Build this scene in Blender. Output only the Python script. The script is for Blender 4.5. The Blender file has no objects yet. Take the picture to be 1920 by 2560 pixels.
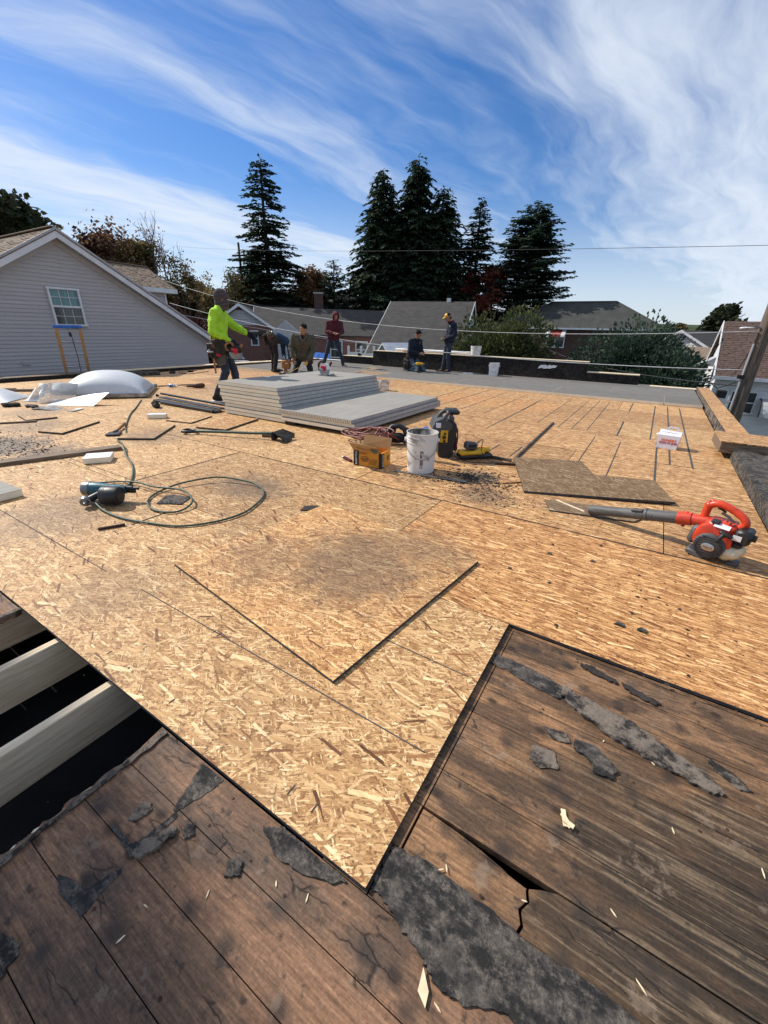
import bpy, bmesh, math, random
from mathutils import Vector, Matrix, noise, Euler
rad = math.radians
RND = random.Random(11)
SC = bpy.context.scene
COL = SC.collection

# ------------------------------------------------------------------ camera
CAM_H = 1.2
cd = bpy.data.cameras.new('camera'); cam = bpy.data.objects.new('camera', cd); COL.objects.link(cam)
cd.sensor_fit = 'HORIZONTAL'; cd.sensor_width = 36.0; cd.lens = 36.0 * 1025.5 / 1920.0
cd.clip_start = 0.02; cd.clip_end = 2000
ROT = Matrix(((0.8459709733503162, -0.23368849341263392, 0.4792940645316317),
              (0.5327518277663806, 0.3324007130508187, -0.7782578338666999),
              (0.02255221187154957, 0.9137283261505251, 0.4056993267554928)))
cam.matrix_world = Matrix.Translation((0, 0, CAM_H)) @ ROT.to_4x4()
SC.camera = cam

# ------------------------------------------------------------------ light, exposure
SUN_EL, SUN_AZ = rad(41), rad(268)          # azimuth clockwise from +Y
sd = bpy.data.lights.new('sun', 'SUN'); sd.energy = 4.9; sd.angle = rad(0.55); sd.color = (1.0, 0.94, 0.84)
so = bpy.data.objects.new('sun', sd); COL.objects.link(so)
sv = Vector((math.sin(SUN_AZ) * math.cos(SUN_EL), math.cos(SUN_AZ) * math.cos(SUN_EL), math.sin(SUN_EL)))
so.rotation_euler = sv.to_track_quat('Z', 'Y').to_euler(); so.location = (-20, 5, 25)
SC.view_settings.view_transform = 'Standard'; SC.view_settings.look = 'None'
SC.view_settings.gamma = 1; SC.view_settings.use_curve_mapping = False
SC.view_settings.exposure = 0.17
try:
    SC.cycles.max_bounces = 8; SC.cycles.transparent_max_bounces = 16
except Exception: pass

# ------------------------------------------------------------------ node helpers
class NT:
    def __init__(s, tree): s.t = tree; s.n = tree.nodes; s.l = tree.links
    def node(s, typ, ins=None, **kw):
        nd = s.n.new(typ)
        for k, v in kw.items(): setattr(nd, k, v)
        for k, v in (ins or {}).items(): s.put(nd.inputs[k], v)
        return nd
    def put(s, sock, v):
        if isinstance(v, bpy.types.NodeSocket): s.l.new(v, sock)
        elif isinstance(v, bpy.types.Node): s.l.new(v.outputs[0], sock)
        else:
            if sock.type == 'RGBA' and len(v) == 3: v = (*v, 1)
            sock.default_value = v
    def math(s, op, a, b=None, clamp=False):
        nd = s.node('ShaderNodeMath', operation=op, use_clamp=clamp); s.put(nd.inputs[0], a)
        if b is not None: s.put(nd.inputs[1], b)
        return nd.outputs[0]
    def mix(s, f, a, b, mode='MIX'):
        nd = s.node('ShaderNodeMix', data_type='RGBA', blend_type=mode)
        s.put(nd.inputs[0], f); s.put(nd.inputs[6], a); s.put(nd.inputs[7], b)
        return nd.outputs[2]
    def ramp(s, f, pts, interp='LINEAR'):
        nd = s.node('ShaderNodeValToRGB'); cr = nd.color_ramp; cr.interpolation = interp
        while len(cr.elements) < len(pts): cr.elements.new(0.5)
        for e, (p, c) in zip(cr.elements, pts):
            e.position = p; e.color = (c, c, c, 1) if isinstance(c, (int, float)) else (*c, 1)
        s.put(nd.inputs[0], f); return nd.outputs[0]
    def step(s, v, lo, hi):
        nd = s.node('ShaderNodeMapRange', interpolation_type='SMOOTHSTEP')
        s.put(nd.inputs[0], v); s.put(nd.inputs[1], lo); s.put(nd.inputs[2], hi); return nd.outputs[0]
    def noise(s, co, scale, detail=4, rough=0.55, dist=0, dim='3D'):
        nd = s.node('ShaderNodeTexNoise', noise_dimensions=dim)
        if co is not None: s.put(nd.inputs['Vector'], co)
        s.put(nd.inputs['Scale'], scale); nd.inputs['Detail'].default_value = detail
        nd.inputs['Roughness'].default_value = rough; nd.inputs['Distortion'].default_value = dist
        return nd.outputs[0]
    def mapv(s, co, loc=(0, 0, 0), rot=(0, 0, 0), scale=(1, 1, 1)):
        nd = s.node('ShaderNodeMapping'); s.put(nd.inputs['Vector'], co)
        nd.inputs['Location'].default_value = loc; nd.inputs['Rotation'].default_value = rot; nd.inputs['Scale'].default_value = scale
        return nd.outputs[0]
    def vadd(s, a, b, op='ADD'):
        nd = s.node('ShaderNodeVectorMath', operation=op); s.put(nd.inputs[0], a); s.put(nd.inputs[1], b); return nd.outputs[0]

# ------------------------------------------------------------------ world: blue sky with streaks of high cloud
W = bpy.data.worlds.new('World'); SC.world = W; W.use_nodes = True
w = NT(W.node_tree); w.n.clear()
sky = w.node('ShaderNodeTexSky', sky_type='NISHITA'); sky.sun_disc = False
sky.sun_elevation = SUN_EL; sky.sun_rotation = SUN_AZ; sky.air_density = 1.0; sky.dust_density = 0.35; sky.ozone_density = 2.6
tc = w.node('ShaderNodeTexCoord').outputs['Generated']
sep = w.node('ShaderNodeSeparateXYZ', {0: tc})
den = w.math('ADD', w.math('MAXIMUM', sep.outputs[2], 0.0), 0.12)
qx = w.math('DIVIDE', sep.outputs[0], den); qy = w.math('DIVIDE', sep.outputs[1], den)
ww = w.math('SUBTRACT', qx, w.math('MULTIPLY', w.math('SUBTRACT', qy, 1.0), 0.2))     # distance across the cloud streets
qv = w.node('ShaderNodeCombineXYZ', {0: ww, 1: qy, 2: 0.0}).outputs[0]
warp = w.math('MULTIPLY', w.math('SUBTRACT', w.noise(w.mapv(qv, scale=(1.0, 0.55, 1)), 1.3, 3), 0.5), 0.75)
wr = w.math('ADD', ww, warp)
tt = w.math('DIVIDE', w.math('ADD', wr, 4.0), 4.6)
T_ = lambda v: (v + 4) / 4.6
prof = w.ramp(tt, [(T_(-3.9), .7), (T_(-2.75), 1.0), (T_(-2.46), .92), (T_(-2.30), .16), (T_(-1.92), .12), (T_(-1.76), .42), (T_(-1.62), .76),
                   (T_(-1.45), .38), (T_(-1.25), .22), (T_(-0.95), .22), (T_(-0.70), .55), (T_(-0.42), .92), (T_(-0.1), .84), (T_(0.5), .7)])
far = w.step(sep.outputs[2], 0.30, 0.08)                   # streets close up towards the horizon on the right
rgt = w.step(ww, -1.35, -0.9)
prof = w.math('ADD', prof, w.math('MULTIPLY', w.math('MULTIPLY', far, rgt), 0.28))
wv = w.node('ShaderNodeCombineXYZ', {0: wr, 1: qy, 2: 0.0}).outputs[0]
n1 = w.noise(w.mapv(wv, rot=(0, 0, 0.25), scale=(2.6, 0.8, 1)), 1.5, 8, 0.55, 0.25)
n2 = w.noise(w.mapv(wv, rot=(0, 0, -0.75), scale=(4.5, 1.2, 1)), 2.2, 8, 0.56, 0.3)
nn = w.math('ADD', w.math('MULTIPLY', n1, 0.62), w.math('MULTIPLY', n2, 0.38))
dens = w.math('ADD', prof, w.math('MULTIPLY', w.math('SUBTRACT', nn, 0.5), 2.0))
cl = w.step(dens, 0.02, 1.38)
lowpale = w.step(sep.outputs[2], 0.28, 0.0)
cl = w.math('MAXIMUM', cl, w.math('MULTIPLY', lowpale, 0.72))
cl = w.math('MULTIPLY', cl, 0.93)
skc = w.node('ShaderNodeHueSaturation', {'Saturation': 1.28, 'Value': 1.0, 'Color': sky.outputs[0]}).outputs[0]
skc = w.mix(1.0, skc, (0.86, 0.92, 1.10, 1), 'MULTIPLY')
b1 = w.node('ShaderNodeBackground', {0: skc, 1: 0.10})
b2 = w.node('ShaderNodeBackground', {0: (0.76, 0.84, 0.95, 1), 1: 0.92})
mx = w.node('ShaderNodeMixShader', {0: cl, 1: b1.outputs[0], 2: b2.outputs[0]})
w.node('ShaderNodeOutputWorld', {0: mx.outputs[0]})

# ------------------------------------------------------------------ materials
MATS = {}
def new_mat(name):
    m = bpy.data.materials.new(name); m.use_nodes = True; m.node_tree.nodes.clear(); MATS[name] = m
    return m, NT(m.node_tree)
def finish(nt, color, rough=0.6, metal=0.0, height=None, bump=0.3, dist=0.01, spec=0.4, **extra):
    p = nt.node('ShaderNodeBsdfPrincipled', {'Base Color': color, 'Roughness': rough, 'Metallic': metal, 'Specular IOR Level': spec})
    for k, v in extra.items(): nt.put(p.inputs[k.replace('_', ' ')], v)
    if height is not None:
        b = nt.node('ShaderNodeBump', {'Strength': bump, 'Distance': dist, 'Height': height}); nt.put(p.inputs['Normal'], b.outputs[0])
    nt.node('ShaderNodeOutputMaterial', {0: p.outputs[0]}); return p
def pm(name, c1, c2=None, scale=8, rough=0.6, metal=0.0, bump=0.15, dist=0.004, stretch=(1, 1, 1), lo=0.35, hi=0.65, spec=0.35, rnd=0.0, **extra):
    """two colours mingled by noise, with a fine relief"""
    if name in MATS: return MATS[name]
    m, nt = new_mat(name)
    co = nt.node('ShaderNodeTexCoord').outputs['Object']
    oi = nt.node('ShaderNodeObjectInfo').outputs['Random']
    co = nt.vadd(co, nt.node('ShaderNodeCombineXYZ', {0: nt.math('MULTIPLY', oi, 37.0), 1: nt.math('MULTIPLY', oi, 91.0), 2: 0.0}).outputs[0])
    cs = nt.mapv(co, scale=stretch)
    n = nt.noise(cs, scale, 7, 0.6)
    c2 = c2 or tuple(x * 0.75 for x in c1)
    col = nt.mix(nt.step(n, lo, hi), c2, c1)
    if rnd: col = nt.mix(1.0, col, nt.ramp(oi, [(0, 1 - rnd), (1, 1 + rnd)]), 'MULTIPLY')
    finish(nt, col, rough, metal, nt.noise(cs, scale * 4, 4), bump, dist, spec, **extra)
    return m

def osb(name, angles, shift, tint, streak=0.25):
    m, nt = new_mat(name)
    tcn = nt.node('ShaderNodeTexCoord').outputs['Object']
    oi = nt.node('ShaderNodeObjectInfo').outputs['Random']
    off = nt.node('ShaderNodeCombineXYZ', {0: nt.math('MULTIPLY', oi, 53.0), 1: nt.math('MULTIPLY', oi, 29.0), 2: 0.0}).outputs[0]
    co = nt.vadd(tcn, off)
    wob = nt.node('ShaderNodeTexNoise', {'Vector': co, 'Scale': 55.0, 'Detail': 2.0})
    wv = nt.vadd(nt.vadd(wob.outputs['Color'], (0.5, 0.5, 0.5), 'SUBTRACT'), (0.006, 0.006, 0.0), 'MULTIPLY')
    cw = nt.vadd(co, wv)
    g = nt.noise(nt.mapv(co, scale=(9, 60, 1)), 3.0, 5, 0.6)
    base = nt.ramp(g, [(0.25, (0.17, 0.085, 0.035)), (0.5, (0.34, 0.185, 0.08)), (0.75, (0.50, 0.30, 0.14))])
    hgt = nt.math('MULTIPLY', g, 0.3)
    for k, (ang, L, Wd, thr, pal) in enumerate(angles):
        mp = nt.mapv(cw, loc=(k * 3.7 + shift, k * 1.3, 0), rot=(0, 0, ang))
        mp = nt.mapv(mp, scale=(1 / L, 1 / Wd, 1))
        v = nt.node('ShaderNodeTexVoronoi', {'Vector': mp, 'Scale': 1.0, 'Randomness': 1.0}, voronoi_dimensions='2D', feature='F1', distance='CHEBYCHEV')
        sc = nt.node('ShaderNodeSeparateColor', {0: v.outputs['Color']})
        lim = nt.math('ADD', nt.math('MULTIPLY', sc.outputs[1], 0.28), 0.16)
        msk = nt.math('MULTIPLY', nt.step(v.outputs['Distance'], lim, nt.math('SUBTRACT', lim, 0.03)), nt.math('GREATER_THAN', sc.outputs[0], thr))
        gr = nt.noise(nt.mapv(mp, scale=(0.7, 8, 1)), 2.2, 5, 0.65)
        fc = nt.ramp(sc.outputs[2], pal)
        fc = nt.mix(0.8, fc, nt.ramp(gr, [(0.28, 0.62), (0.5, 1.0), (0.72, 1.12)]), 'MULTIPLY')
        base = nt.mix(msk, base, fc)
        edge = nt.math('MULTIPLY', nt.math('MULTIPLY', nt.step(v.outputs['Distance'], nt.math('ADD', lim, 0.09), lim), nt.step(v.outputs['Distance'], lim, nt.math('ADD', lim, 0.012))), nt.math('GREATER_THAN', sc.outputs[0], thr))
        base = nt.mix(nt.math('MULTIPLY', edge, 0.6), base, (0.11, 0.055, 0.022, 1))
        hgt = nt.math('ADD', nt.math('MULTIPLY', hgt, nt.math('SUBTRACT', 1.0, msk)), nt.math('MULTIPLY', msk, nt.math('ADD', nt.math('MULTIPLY', sc.outputs[2], 0.7), 0.3)))
    # fine dark bark flecks
    fl = nt.noise(nt.mapv(co, scale=(40, 90, 1)), 2.0, 3)
    base = nt.mix(nt.math('MULTIPLY', nt.step(fl, 0.62, 0.70), 0.6), base, (0.07, 0.035, 0.02, 1))
    st = nt.noise(nt.mapv(co, scale=(3.2, 24, 1)), 2.0, 3, 0.6); st2 = nt.noise(nt.mapv(co, scale=(7, 46, 1)), 2.0, 2, 0.5)
    base = nt.mix(streak, base, nt.ramp(st, [(0.3, (0.72, 0.66, 0.60)), (0.5, (1.0, 1.0, 1.0)), (0.62, (1.08, 1.1, 1.12)), (0.72, (1.36, 1.44, 1.5))]), 'MULTIPLY')
    base = nt.mix(streak, base, nt.ramp(st2, [(0.32, (0.70, 0.64, 0.58)), (0.5, (1.0, 1.0, 1.0)), (0.68, (1.30, 1.36, 1.42))]), 'MULTIPLY')
    base = nt.mix(1.0, base, tint, 'MULTIPLY')
    base = nt.mix(1.0, base, nt.ramp(oi, [(0, (0.82, 0.80, 0.79)), (0.4, (1.0, 1.0, 1.0)), (0.7, (1.06, 1.06, 1.05)), (1, (1.06, 0.97, 0.88))]), 'MULTIPLY')
    # walked-in dirt, placed where the roof is dirty
    pos = nt.node('ShaderNodeNewGeometry').outputs['Position']
    d1 = nt.noise(pos, 1.1, 5, 0.6); d2 = nt.noise(pos, 7.0, 6, 0.65)
    dirt = nt.math('MULTIPLY', nt.step(d1, 0.50, 0.75), nt.step(d2, 0.35, 0.7))
    dirt = nt.math('MULTIPLY', dirt, 0.45)
    for (x, y, r, a, asp) in DIRT:
        dv = nt.vadd(nt.vadd(pos, (x, y, 0), 'SUBTRACT'), (1, asp, 0), 'MULTIPLY')
        ln = nt.node('ShaderNodeVectorMath', operation='LENGTH'); nt.put(ln.inputs[0], dv)
        ml = nt.math('ADD', ln.outputs['Value'], nt.math('MULTIPLY', nt.math('SUBTRACT', d2, 0.5), r * 1.3))
        dirt = nt.math('MAXIMUM', dirt, nt.math('MULTIPLY', nt.step(ml, r, r * 0.25), a))
    base = nt.mix(dirt, base, nt.mix(d2, (0.045, 0.035, 0.028, 1), (0.13, 0.10, 0.08, 1)))
    finish(nt, base, 0.62, 0.0, hgt, 0.55, 0.0015, 0.25)
    return m
LIGHT = [(0, (0.36, 0.21, 0.095)), (0.25, (0.50, 0.315, 0.15)), (0.6, (0.62, 0.42, 0.215)), (0.85, (0.73, 0.535, 0.30)), (1, (0.82, 0.66, 0.41))]
WARM = [(0, (0.28, 0.145, 0.065)), (0.3, (0.44, 0.26, 0.12)), (0.7, (0.57, 0.36, 0.18)), (0.92, (0.72, 0.52, 0.29)), (1, (0.84, 0.68, 0.43))]
TAN = [(0, (0.24, 0.125, 0.055)), (0.4, (0.40, 0.235, 0.11)), (0.8, (0.52, 0.33, 0.16)), (1, (0.62, 0.43, 0.23))]
BARK = [(0, (0.10, 0.045, 0.02)), (0.6, (0.22, 0.10, 0.045)), (1, (0.33, 0.17, 0.075))]
# dirty patches: x, y, radius, strength, y-stretch
DIRT = [(-1.15, 1.6, 0.62, 0.62, 1.0), (-0.95, 1.95, 0.5, 0.5, 1.3), (-1.6, 1.35, 0.4, 0.4, 1.0), (-2.6, 2.1, 0.55, 0.6, 1.5), (-3.2, 1.0, 0.6, 0.45, 1), (-5.6, 1.45, 0.75, 0.85, 1.2), (-5.0, 1.6, 0.45, 0.7, 1.0),
        (-1.15, 3.45, 0.33, 0.8, 1.2), (-0.95, 3.05, 0.35, 0.55, 1), (-4.7, 2.6, 0.5, 0.4, 1), (-6.4, 2.0, 0.6, 0.5, 1), (-1.6, 3.05, 0.3, 0.35, 1.4), (-0.25, 3.2, 0.45, 0.35, 1.6),
        (-7.4, 2.4, 0.6, 0.45, 1), (-2.0, 0.75, 0.4, 0.3, 1)]
osb('osb_mixed', [(0.2, .15, .022, .15, TAN), (1.25, .12, .019, .35, LIGHT), (-0.5, .16, .024, .30, LIGHT), (0.85, .11, .018, .45, WARM), (-1.0, .12, .020, .45, TAN), (0.0, .15, .020, .40, LIGHT),
                  (0.45, .17, .028, .62, LIGHT), (-0.2, .11, .012, .50, WARM), (1.9, .12, .017, .62, LIGHT), (0.65, .07, .008, .45, LIGHT), (-0.75, .06, .007, .5, TAN), (0.1, .14, .014, .6, LIGHT), (2.6, .06, .007, .5, LIGHT),
                  (-0.35, .15, .026, .80, LIGHT), (0.5, .12, .015, .975, BARK), (-0.6, .11, .014, .975, BARK), (0.1, .12, .012, .975, BARK)], 0.0, (1.03, 0.945, 0.845, 1), 0.5)
osb('osb_warm', [(0.0, .17, .020, .10, TAN), (0.15, .17, .018, .3, WARM), (-0.2, .18, .020, .35, WARM), (0.3, .13, .014, .45, TAN), (-0.1, .16, .016, .5, WARM), (0.1, .08, .008, .4, WARM),
                 (-0.3, .07, .007, .45, TAN), (0.0, .16, .017, .78, LIGHT), (0.3, .14, .016, .80, LIGHT), (-0.22, .13, .013, .78, LIGHT), (0.12, .06, .006, .6, LIGHT), (0.2, .14, .012, .93, BARK)], 11.0, (1.03, 0.91, 0.79, 1), 1.0)
osb('osb_grey', [(0.3, .13, .03, .05, TAN), (1.2, .11, .028, .4, TAN), (-0.4, .12, .024, .4, TAN), (0.1, .12, .02, .55, WARM), (0.9, .06, .012, .5, TAN)], 23.0, (0.62, 0.66, 0.70, 1))
def plank_mat(name, c1, c2, c3, grime, tarry, seed, spots=()):
    m, nt = new_mat(name)
    co0 = nt.node('ShaderNodeTexCoord').outputs['Object']
    oi = nt.node('ShaderNodeObjectInfo').outputs['Random']
    co = nt.vadd(co0, nt.node('ShaderNodeCombineXYZ', {0: nt.math('MULTIPLY', oi, 17.0), 1: nt.math('MULTIPLY', oi, 5.0), 2: 0.0}).outputs[0])
    pos = nt.node('ShaderNodeNewGeometry').outputs['Position']
    g = nt.noise(nt.mapv(co, scale=(3.5, 48, 3)), 2.4, 9, 0.7, 0.6)
    ring = nt.node('ShaderNodeTexWave', {'Vector': nt.mapv(co, scale=(0.8, 7, 1)), 'Scale': 2.6, 'Distortion': 5.5, 'Detail': 4.0, 'Detail Scale': 1.2}, wave_type='BANDS', bands_direction='Y').outputs[1]
    col = nt.ramp(g, [(0.25, c3), (0.5, c2), (0.75, c1)])
    col = nt.mix(0.35, col, nt.ramp(ring, [(0, 0.62), (1, 1.15)]), 'MULTIPLY')
    # grey weathering, tar film and scraped light streaks
    wz = nt.noise(nt.mapv(pos, loc=(seed, 0, 0), scale=(1.2, 2.6, 1)), 2.6, 7, 0.62)
    col = nt.mix(nt.math('MULTIPLY', nt.step(wz, 0.47, 0.68), grime), col, (0.085, 0.07, 0.058, 1))
    tz = nt.noise(nt.mapv(pos, loc=(seed + 4, 2, 0), scale=(1.6, 4.2, 1)), 1.9, 8, 0.66)
    col = nt.mix(nt.math('MULTIPLY', nt.step(tz, 0.44, 0.56), tarry), col, nt.mix(g, (0.020, 0.014, 0.010, 1), (0.062, 0.042, 0.028, 1)))
    sc_ = nt.noise(nt.mapv(pos, loc=(seed, 5, 0), rot=(0, 0, 0.05), scale=(1.3, 26, 1)), 2.0, 6, 0.7)
    col = nt.mix(nt.math('MULTIPLY', nt.step(sc_, 0.60, 0.70), 0.55), col, nt.mix(g, (0.12, 0.075, 0.045, 1), (0.26, 0.185, 0.125, 1)))
    film = None
    for (x, y, r, k) in spots:
        dv = nt.vadd(nt.vadd(pos, (x, y, 0), 'SUBTRACT'), (0.75, 1.2, 0), 'MULTIPLY')
        ln = nt.node('ShaderNodeVectorMath', operation='LENGTH'); nt.put(ln.inputs[0], dv)
        ml = nt.math('ADD', ln.outputs['Value'], nt.math('MULTIPLY', nt.math('SUBTRACT', tz, 0.5), r * 3.0))
        f_ = nt.math('MULTIPLY', nt.step(ml, r, r * 0.55), k); film = f_ if film is None else nt.math('MAXIMUM', film, f_)
    if film is not None: col = nt.mix(film, col, nt.mix(nt.step(sc_, 0.47, 0.64), nt.mix(wz, (0.016, 0.012, 0.008, 1), (0.045, 0.034, 0.023, 1)), (0.20, 0.145, 0.092, 1)))
    sp = nt.noise(nt.mapv(pos, loc=(seed, 9, 0)), 22, 5, 0.6)
    col = nt.mix(nt.math('MULTIPLY', nt.step(sp, 0.60, 0.70), 0.75), col, (0.028, 0.022, 0.02, 1))
    vk = nt.node('ShaderNodeTexVoronoi', {'Vector': nt.mapv(co, scale=(1, 1.5, 1)), 'Scale': 4.6}, voronoi_dimensions='2D')
    kn = nt.math('MULTIPLY', nt.step(vk.outputs['Distance'], 0.13, 0.03), nt.math('GREATER_THAN', nt.node('ShaderNodeSeparateColor', {0: vk.outputs['Color']}).outputs[0], 0.55))
    col = nt.mix(nt.math('MULTIPLY', kn, 0.85), col, (0.03, 0.018, 0.012, 1))
    col = nt.mix(1.0, col, nt.ramp(oi, [(0, (0.88, 0.87, 0.86)), (1, (1.12, 1.08, 1.03))]), 'MULTIPLY')
    fine = nt.noise(nt.mapv(co, scale=(9, 120, 1)), 2.0, 6, 0.7)
    col = nt.mix(0.9, col, nt.ramp(fine, [(0.3, 0.55), (0.5, 1.0), (0.7, 1.3)]), 'MULTIPLY')
    grit = nt.noise(pos, 130, 4, 0.7); col = nt.mix(0.8, col, nt.ramp(grit, [(0.3, 0.6), (0.5, 1.0), (0.72, 1.35)]), 'MULTIPLY')
    nh = nt.node('ShaderNodeTexVoronoi', {'Vector': nt.mapv(pos, loc=(seed, 0, 0)), 'Scale': 8.5}, voronoi_dimensions='2D')
    nr = nt.node('ShaderNodeSeparateColor', {0: nh.outputs['Color']}).outputs[1]
    halo = nt.math('MULTIPLY', nt.step(nt.math('ADD', nh.outputs['Distance'], nt.math('MULTIPLY', nt.math('SUBTRACT', sp, 0.5), 0.25)), 0.30, 0.04), nt.math('GREATER_THAN', nr, 0.5))
    col = nt.mix(nt.math('MULTIPLY', halo, 0.75), col, (0.035, 0.025, 0.02, 1))
    pale = nt.noise(nt.mapv(pos, loc=(3 + seed, 1, 0)), 9, 6, 0.7)
    col = nt.mix(nt.math('MULTIPLY', nt.step(pale, 0.60, 0.66), 0.4), col, (0.27, 0.20, 0.145, 1))
    ckn = nt.node('ShaderNodeTexVoronoi', {'Vector': nt.mapv(nt.vadd(pos, nt.vadd(nt.node('ShaderNodeTexNoise', {'Vector': pos, 'Scale': 30.0, 'Detail': 3.0}).outputs['Color'], (0.02, 0.02, 0.0), 'MULTIPLY')), loc=(seed, seed, 0), scale=(5, 26, 1)), 'Scale': 1.0}, voronoi_dimensions='2D', feature='DISTANCE_TO_EDGE').outputs[0]
    ck = nt.math('MULTIPLY', nt.step(ckn, 0.045, 0.0), nt.step(wz, 0.52, 0.62)); col = nt.mix(nt.math('MULTIPLY', ck, 0.8), col, (0.016, 0.011, 0.008, 1))
    h = nt.math('SUBTRACT', nt.math('ADD', nt.math('ADD', fine, nt.math('MULTIPLY', ring, 0.4)), nt.math('ADD', nt.math('MULTIPLY', sp, 0.9), nt.math('MULTIPLY', grit, 0.6))), nt.math('MULTIPLY', ck, 1.5))
    finish(nt, col, nt.ramp(tz, [(0.4, 0.75), (0.65, 0.5)]), 0, h, 0.55, 0.003, 0.3)
    return m
plank_mat('plank_brown', (0.36, 0.205, 0.122), (0.26, 0.143, 0.082), (0.14, 0.074, 0.042), 0.5, 0.55, 3.0)
plank_mat('plank_tarred', (0.40, 0.225, 0.115), (0.26, 0.143, 0.072), (0.11, 0.062, 0.035), 0.5, 0.7, 21.0, [(.42, .80, .30, .9), (.62, .98, .30, .85), (.22, 1.02, .16, .6), (.30, .60, .22, .8), (.05, .98, .12, .35), (.45, 1.22, .12, .5)])

def felt_mat(name, a, b, scuff):
    m, nt = new_mat(name)
    co = nt.node('ShaderNodeNewGeometry').outputs['Position']
    n = nt.noise(co, 9, 8, 0.7); f = nt.noise(co, 120, 7, 0.75); s2 = nt.noise(nt.mapv(co, scale=(1, 1.6, 1)), 26, 8, 0.72)
    col = nt.mix(nt.step(nt.math('ADD', nt.math('MULTIPLY', n, 0.6), nt.math('MULTIPLY', s2, 0.4)), 0.44, 0.55), a, b)
    col = nt.mix(nt.math('MULTIPLY', nt.math('MULTIPLY', nt.step(s2, 0.46, 0.62), nt.step(f, 0.40, 0.58)), scuff), col, (0.23, 0.19, 0.155, 1))
    finish(nt, col, 0.85, 0, nt.math('ADD', nt.math('ADD', f, nt.math('MULTIPLY', n, 2.5)), nt.math('MULTIPLY', s2, 1.6)), 1.0, 0.007, 0.25)
    return m
felt_mat('tar_felt', (0.030, 0.028, 0.027), (0.095, 0.083, 0.072), 0.8)
felt_mat('tar_felt_pale', (0.028, 0.025, 0.024), (0.23, 0.185, 0.145), 0.9)
felt_mat('tar_wall', (0.010, 0.009, 0.009), (0.026, 0.022, 0.02), 0.12)

pm('cut_edge', (0.085, 0.075, 0.07), (0.04, 0.045, 0.05), 30, 0.9)
pm('new_lumber', (0.74, 0.61, 0.43), (0.60, 0.46, 0.30), 5, 0.7, stretch=(14, 1.2, 14), bump=0.2, rnd=0.08)
pm('old_lumber', (0.21, 0.15, 0.10), (0.10, 0.07, 0.045), 7, 0.8, stretch=(1, 8, 8), rnd=0.15)
pm('void_shade_black', (0.012, 0.012, 0.013), (0.006, 0.006, 0.006), 3, 1.0)  # near-black, painted as the unlit space under the deck
pm('foil_grey', (0.31, 0.293, 0.262), (0.25, 0.235, 0.21), 3, 0.7, stretch=(9, 0.7, 1), spec=0.15, bump=0.1, rnd=0.04)
pm('foam_cream', (0.90, 0.82, 0.63), (0.84, 0.74, 0.54), 6, 0.8, stretch=(1, 1, 3), rnd=0.05)
pm('paper_grey', (0.185, 0.175, 0.16), (0.145, 0.137, 0.125), 5, 0.9, spec=0.1, stretch=(1, 4, 1), rnd=0.06)
pm('edge_paper', (0.44, 0.435, 0.42), (0.36, 0.355, 0.345), 5, 0.8, stretch=(1, 4, 1), rnd=0.06, spec=0.15)
pm('siding_vinyl', (0.44, 0.415, 0.41), (0.41, 0.39, 0.385), 2.2, 0.55, stretch=(1, 0.4, 4), bump=0.03, rnd=0.03)
pm('siding_white', (0.74, 0.74, 0.74), (0.66, 0.66, 0.67), 3, 0.5, bump=0.05, rnd=0.02)
pm('siding_grey', (0.42, 0.42, 0.43), (0.36, 0.36, 0.37), 3, 0.55, rnd=0.02)
pm('trim_white', (0.70, 0.71, 0.73), (0.62, 0.63, 0.66), 4, 0.45, bump=0.04)
pm('trim_grey', (0.40, 0.40, 0.42), (0.34, 0.34, 0.36), 3, 0.5, bump=0.04)
pm('shingle_tan', (0.27, 0.20, 0.145), (0.17, 0.125, 0.09), 9, 0.9, bump=0.4, rnd=0.12)
pm('shingle_brown', (0.125, 0.080, 0.064), (0.075, 0.048, 0.040), 9, 0.9, bump=0.4, rnd=0.12)
pm('roof_grey', (0.062, 0.057, 0.053), (0.042, 0.039, 0.037), 2.0, 0.9, bump=0.4, dist=0.02, stretch=(1, 1, 3), rnd=0.05)
pm('roof_green_grey', (0.055, 0.057, 0.051), (0.038, 0.040, 0.037), 1.3, 0.9, bump=0.4, dist=0.02, stretch=(1.5, 1, 0.5))
def brick_mat(name, c1, c2, mortar):
    m, nt = new_mat(name)
    co = nt.node('ShaderNodeTexCoord').outputs['Object']
    s = nt.node('ShaderNodeSeparateXYZ', {0: co})
    uv = nt.node('ShaderNodeCombineXYZ', {0: nt.math('ADD', s.outputs[0], s.outputs[1]), 1: s.outputs[2], 2: 0.0}).outputs[0]
    b = nt.node('ShaderNodeTexBrick', {'Vector': uv, 'Color1': c1, 'Color2': c2, 'Mortar': mortar, 'Scale': 1.0, 'Mortar Size': 0.008, 'Brick Width': 0.22, 'Row Height': 0.075})
    n = nt.noise(co, 5, 5)
    finish(nt, nt.mix(0.5, b.outputs[0], nt.ramp(n, [(0.3, 0.7), (0.7, 1.2)]), 'MULTIPLY'), 0.85, 0, b.outputs[1], -0.3, 0.01)
    return m
brick_mat('brick_red', (0.20, 0.075, 0.055, 1), (0.14, 0.05, 0.04, 1), (0.22, 0.18, 0.16, 1))
brick_mat('brick_dark', (0.085, 0.035, 0.03, 1), (0.06, 0.028, 0.025, 1), (0.09, 0.07, 0.06, 1))
pm('window_glass', (0.035, 0.055, 0.06), (0.02, 0.03, 0.035), 2, 0.06, spec=0.7, bump=0.02)
pm('window_curtain', (0.12, 0.27, 0.27), (0.055, 0.15, 0.16), 3, 0.16, stretch=(1, 9, 0.3), spec=0.6, bump=0.02)
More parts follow.
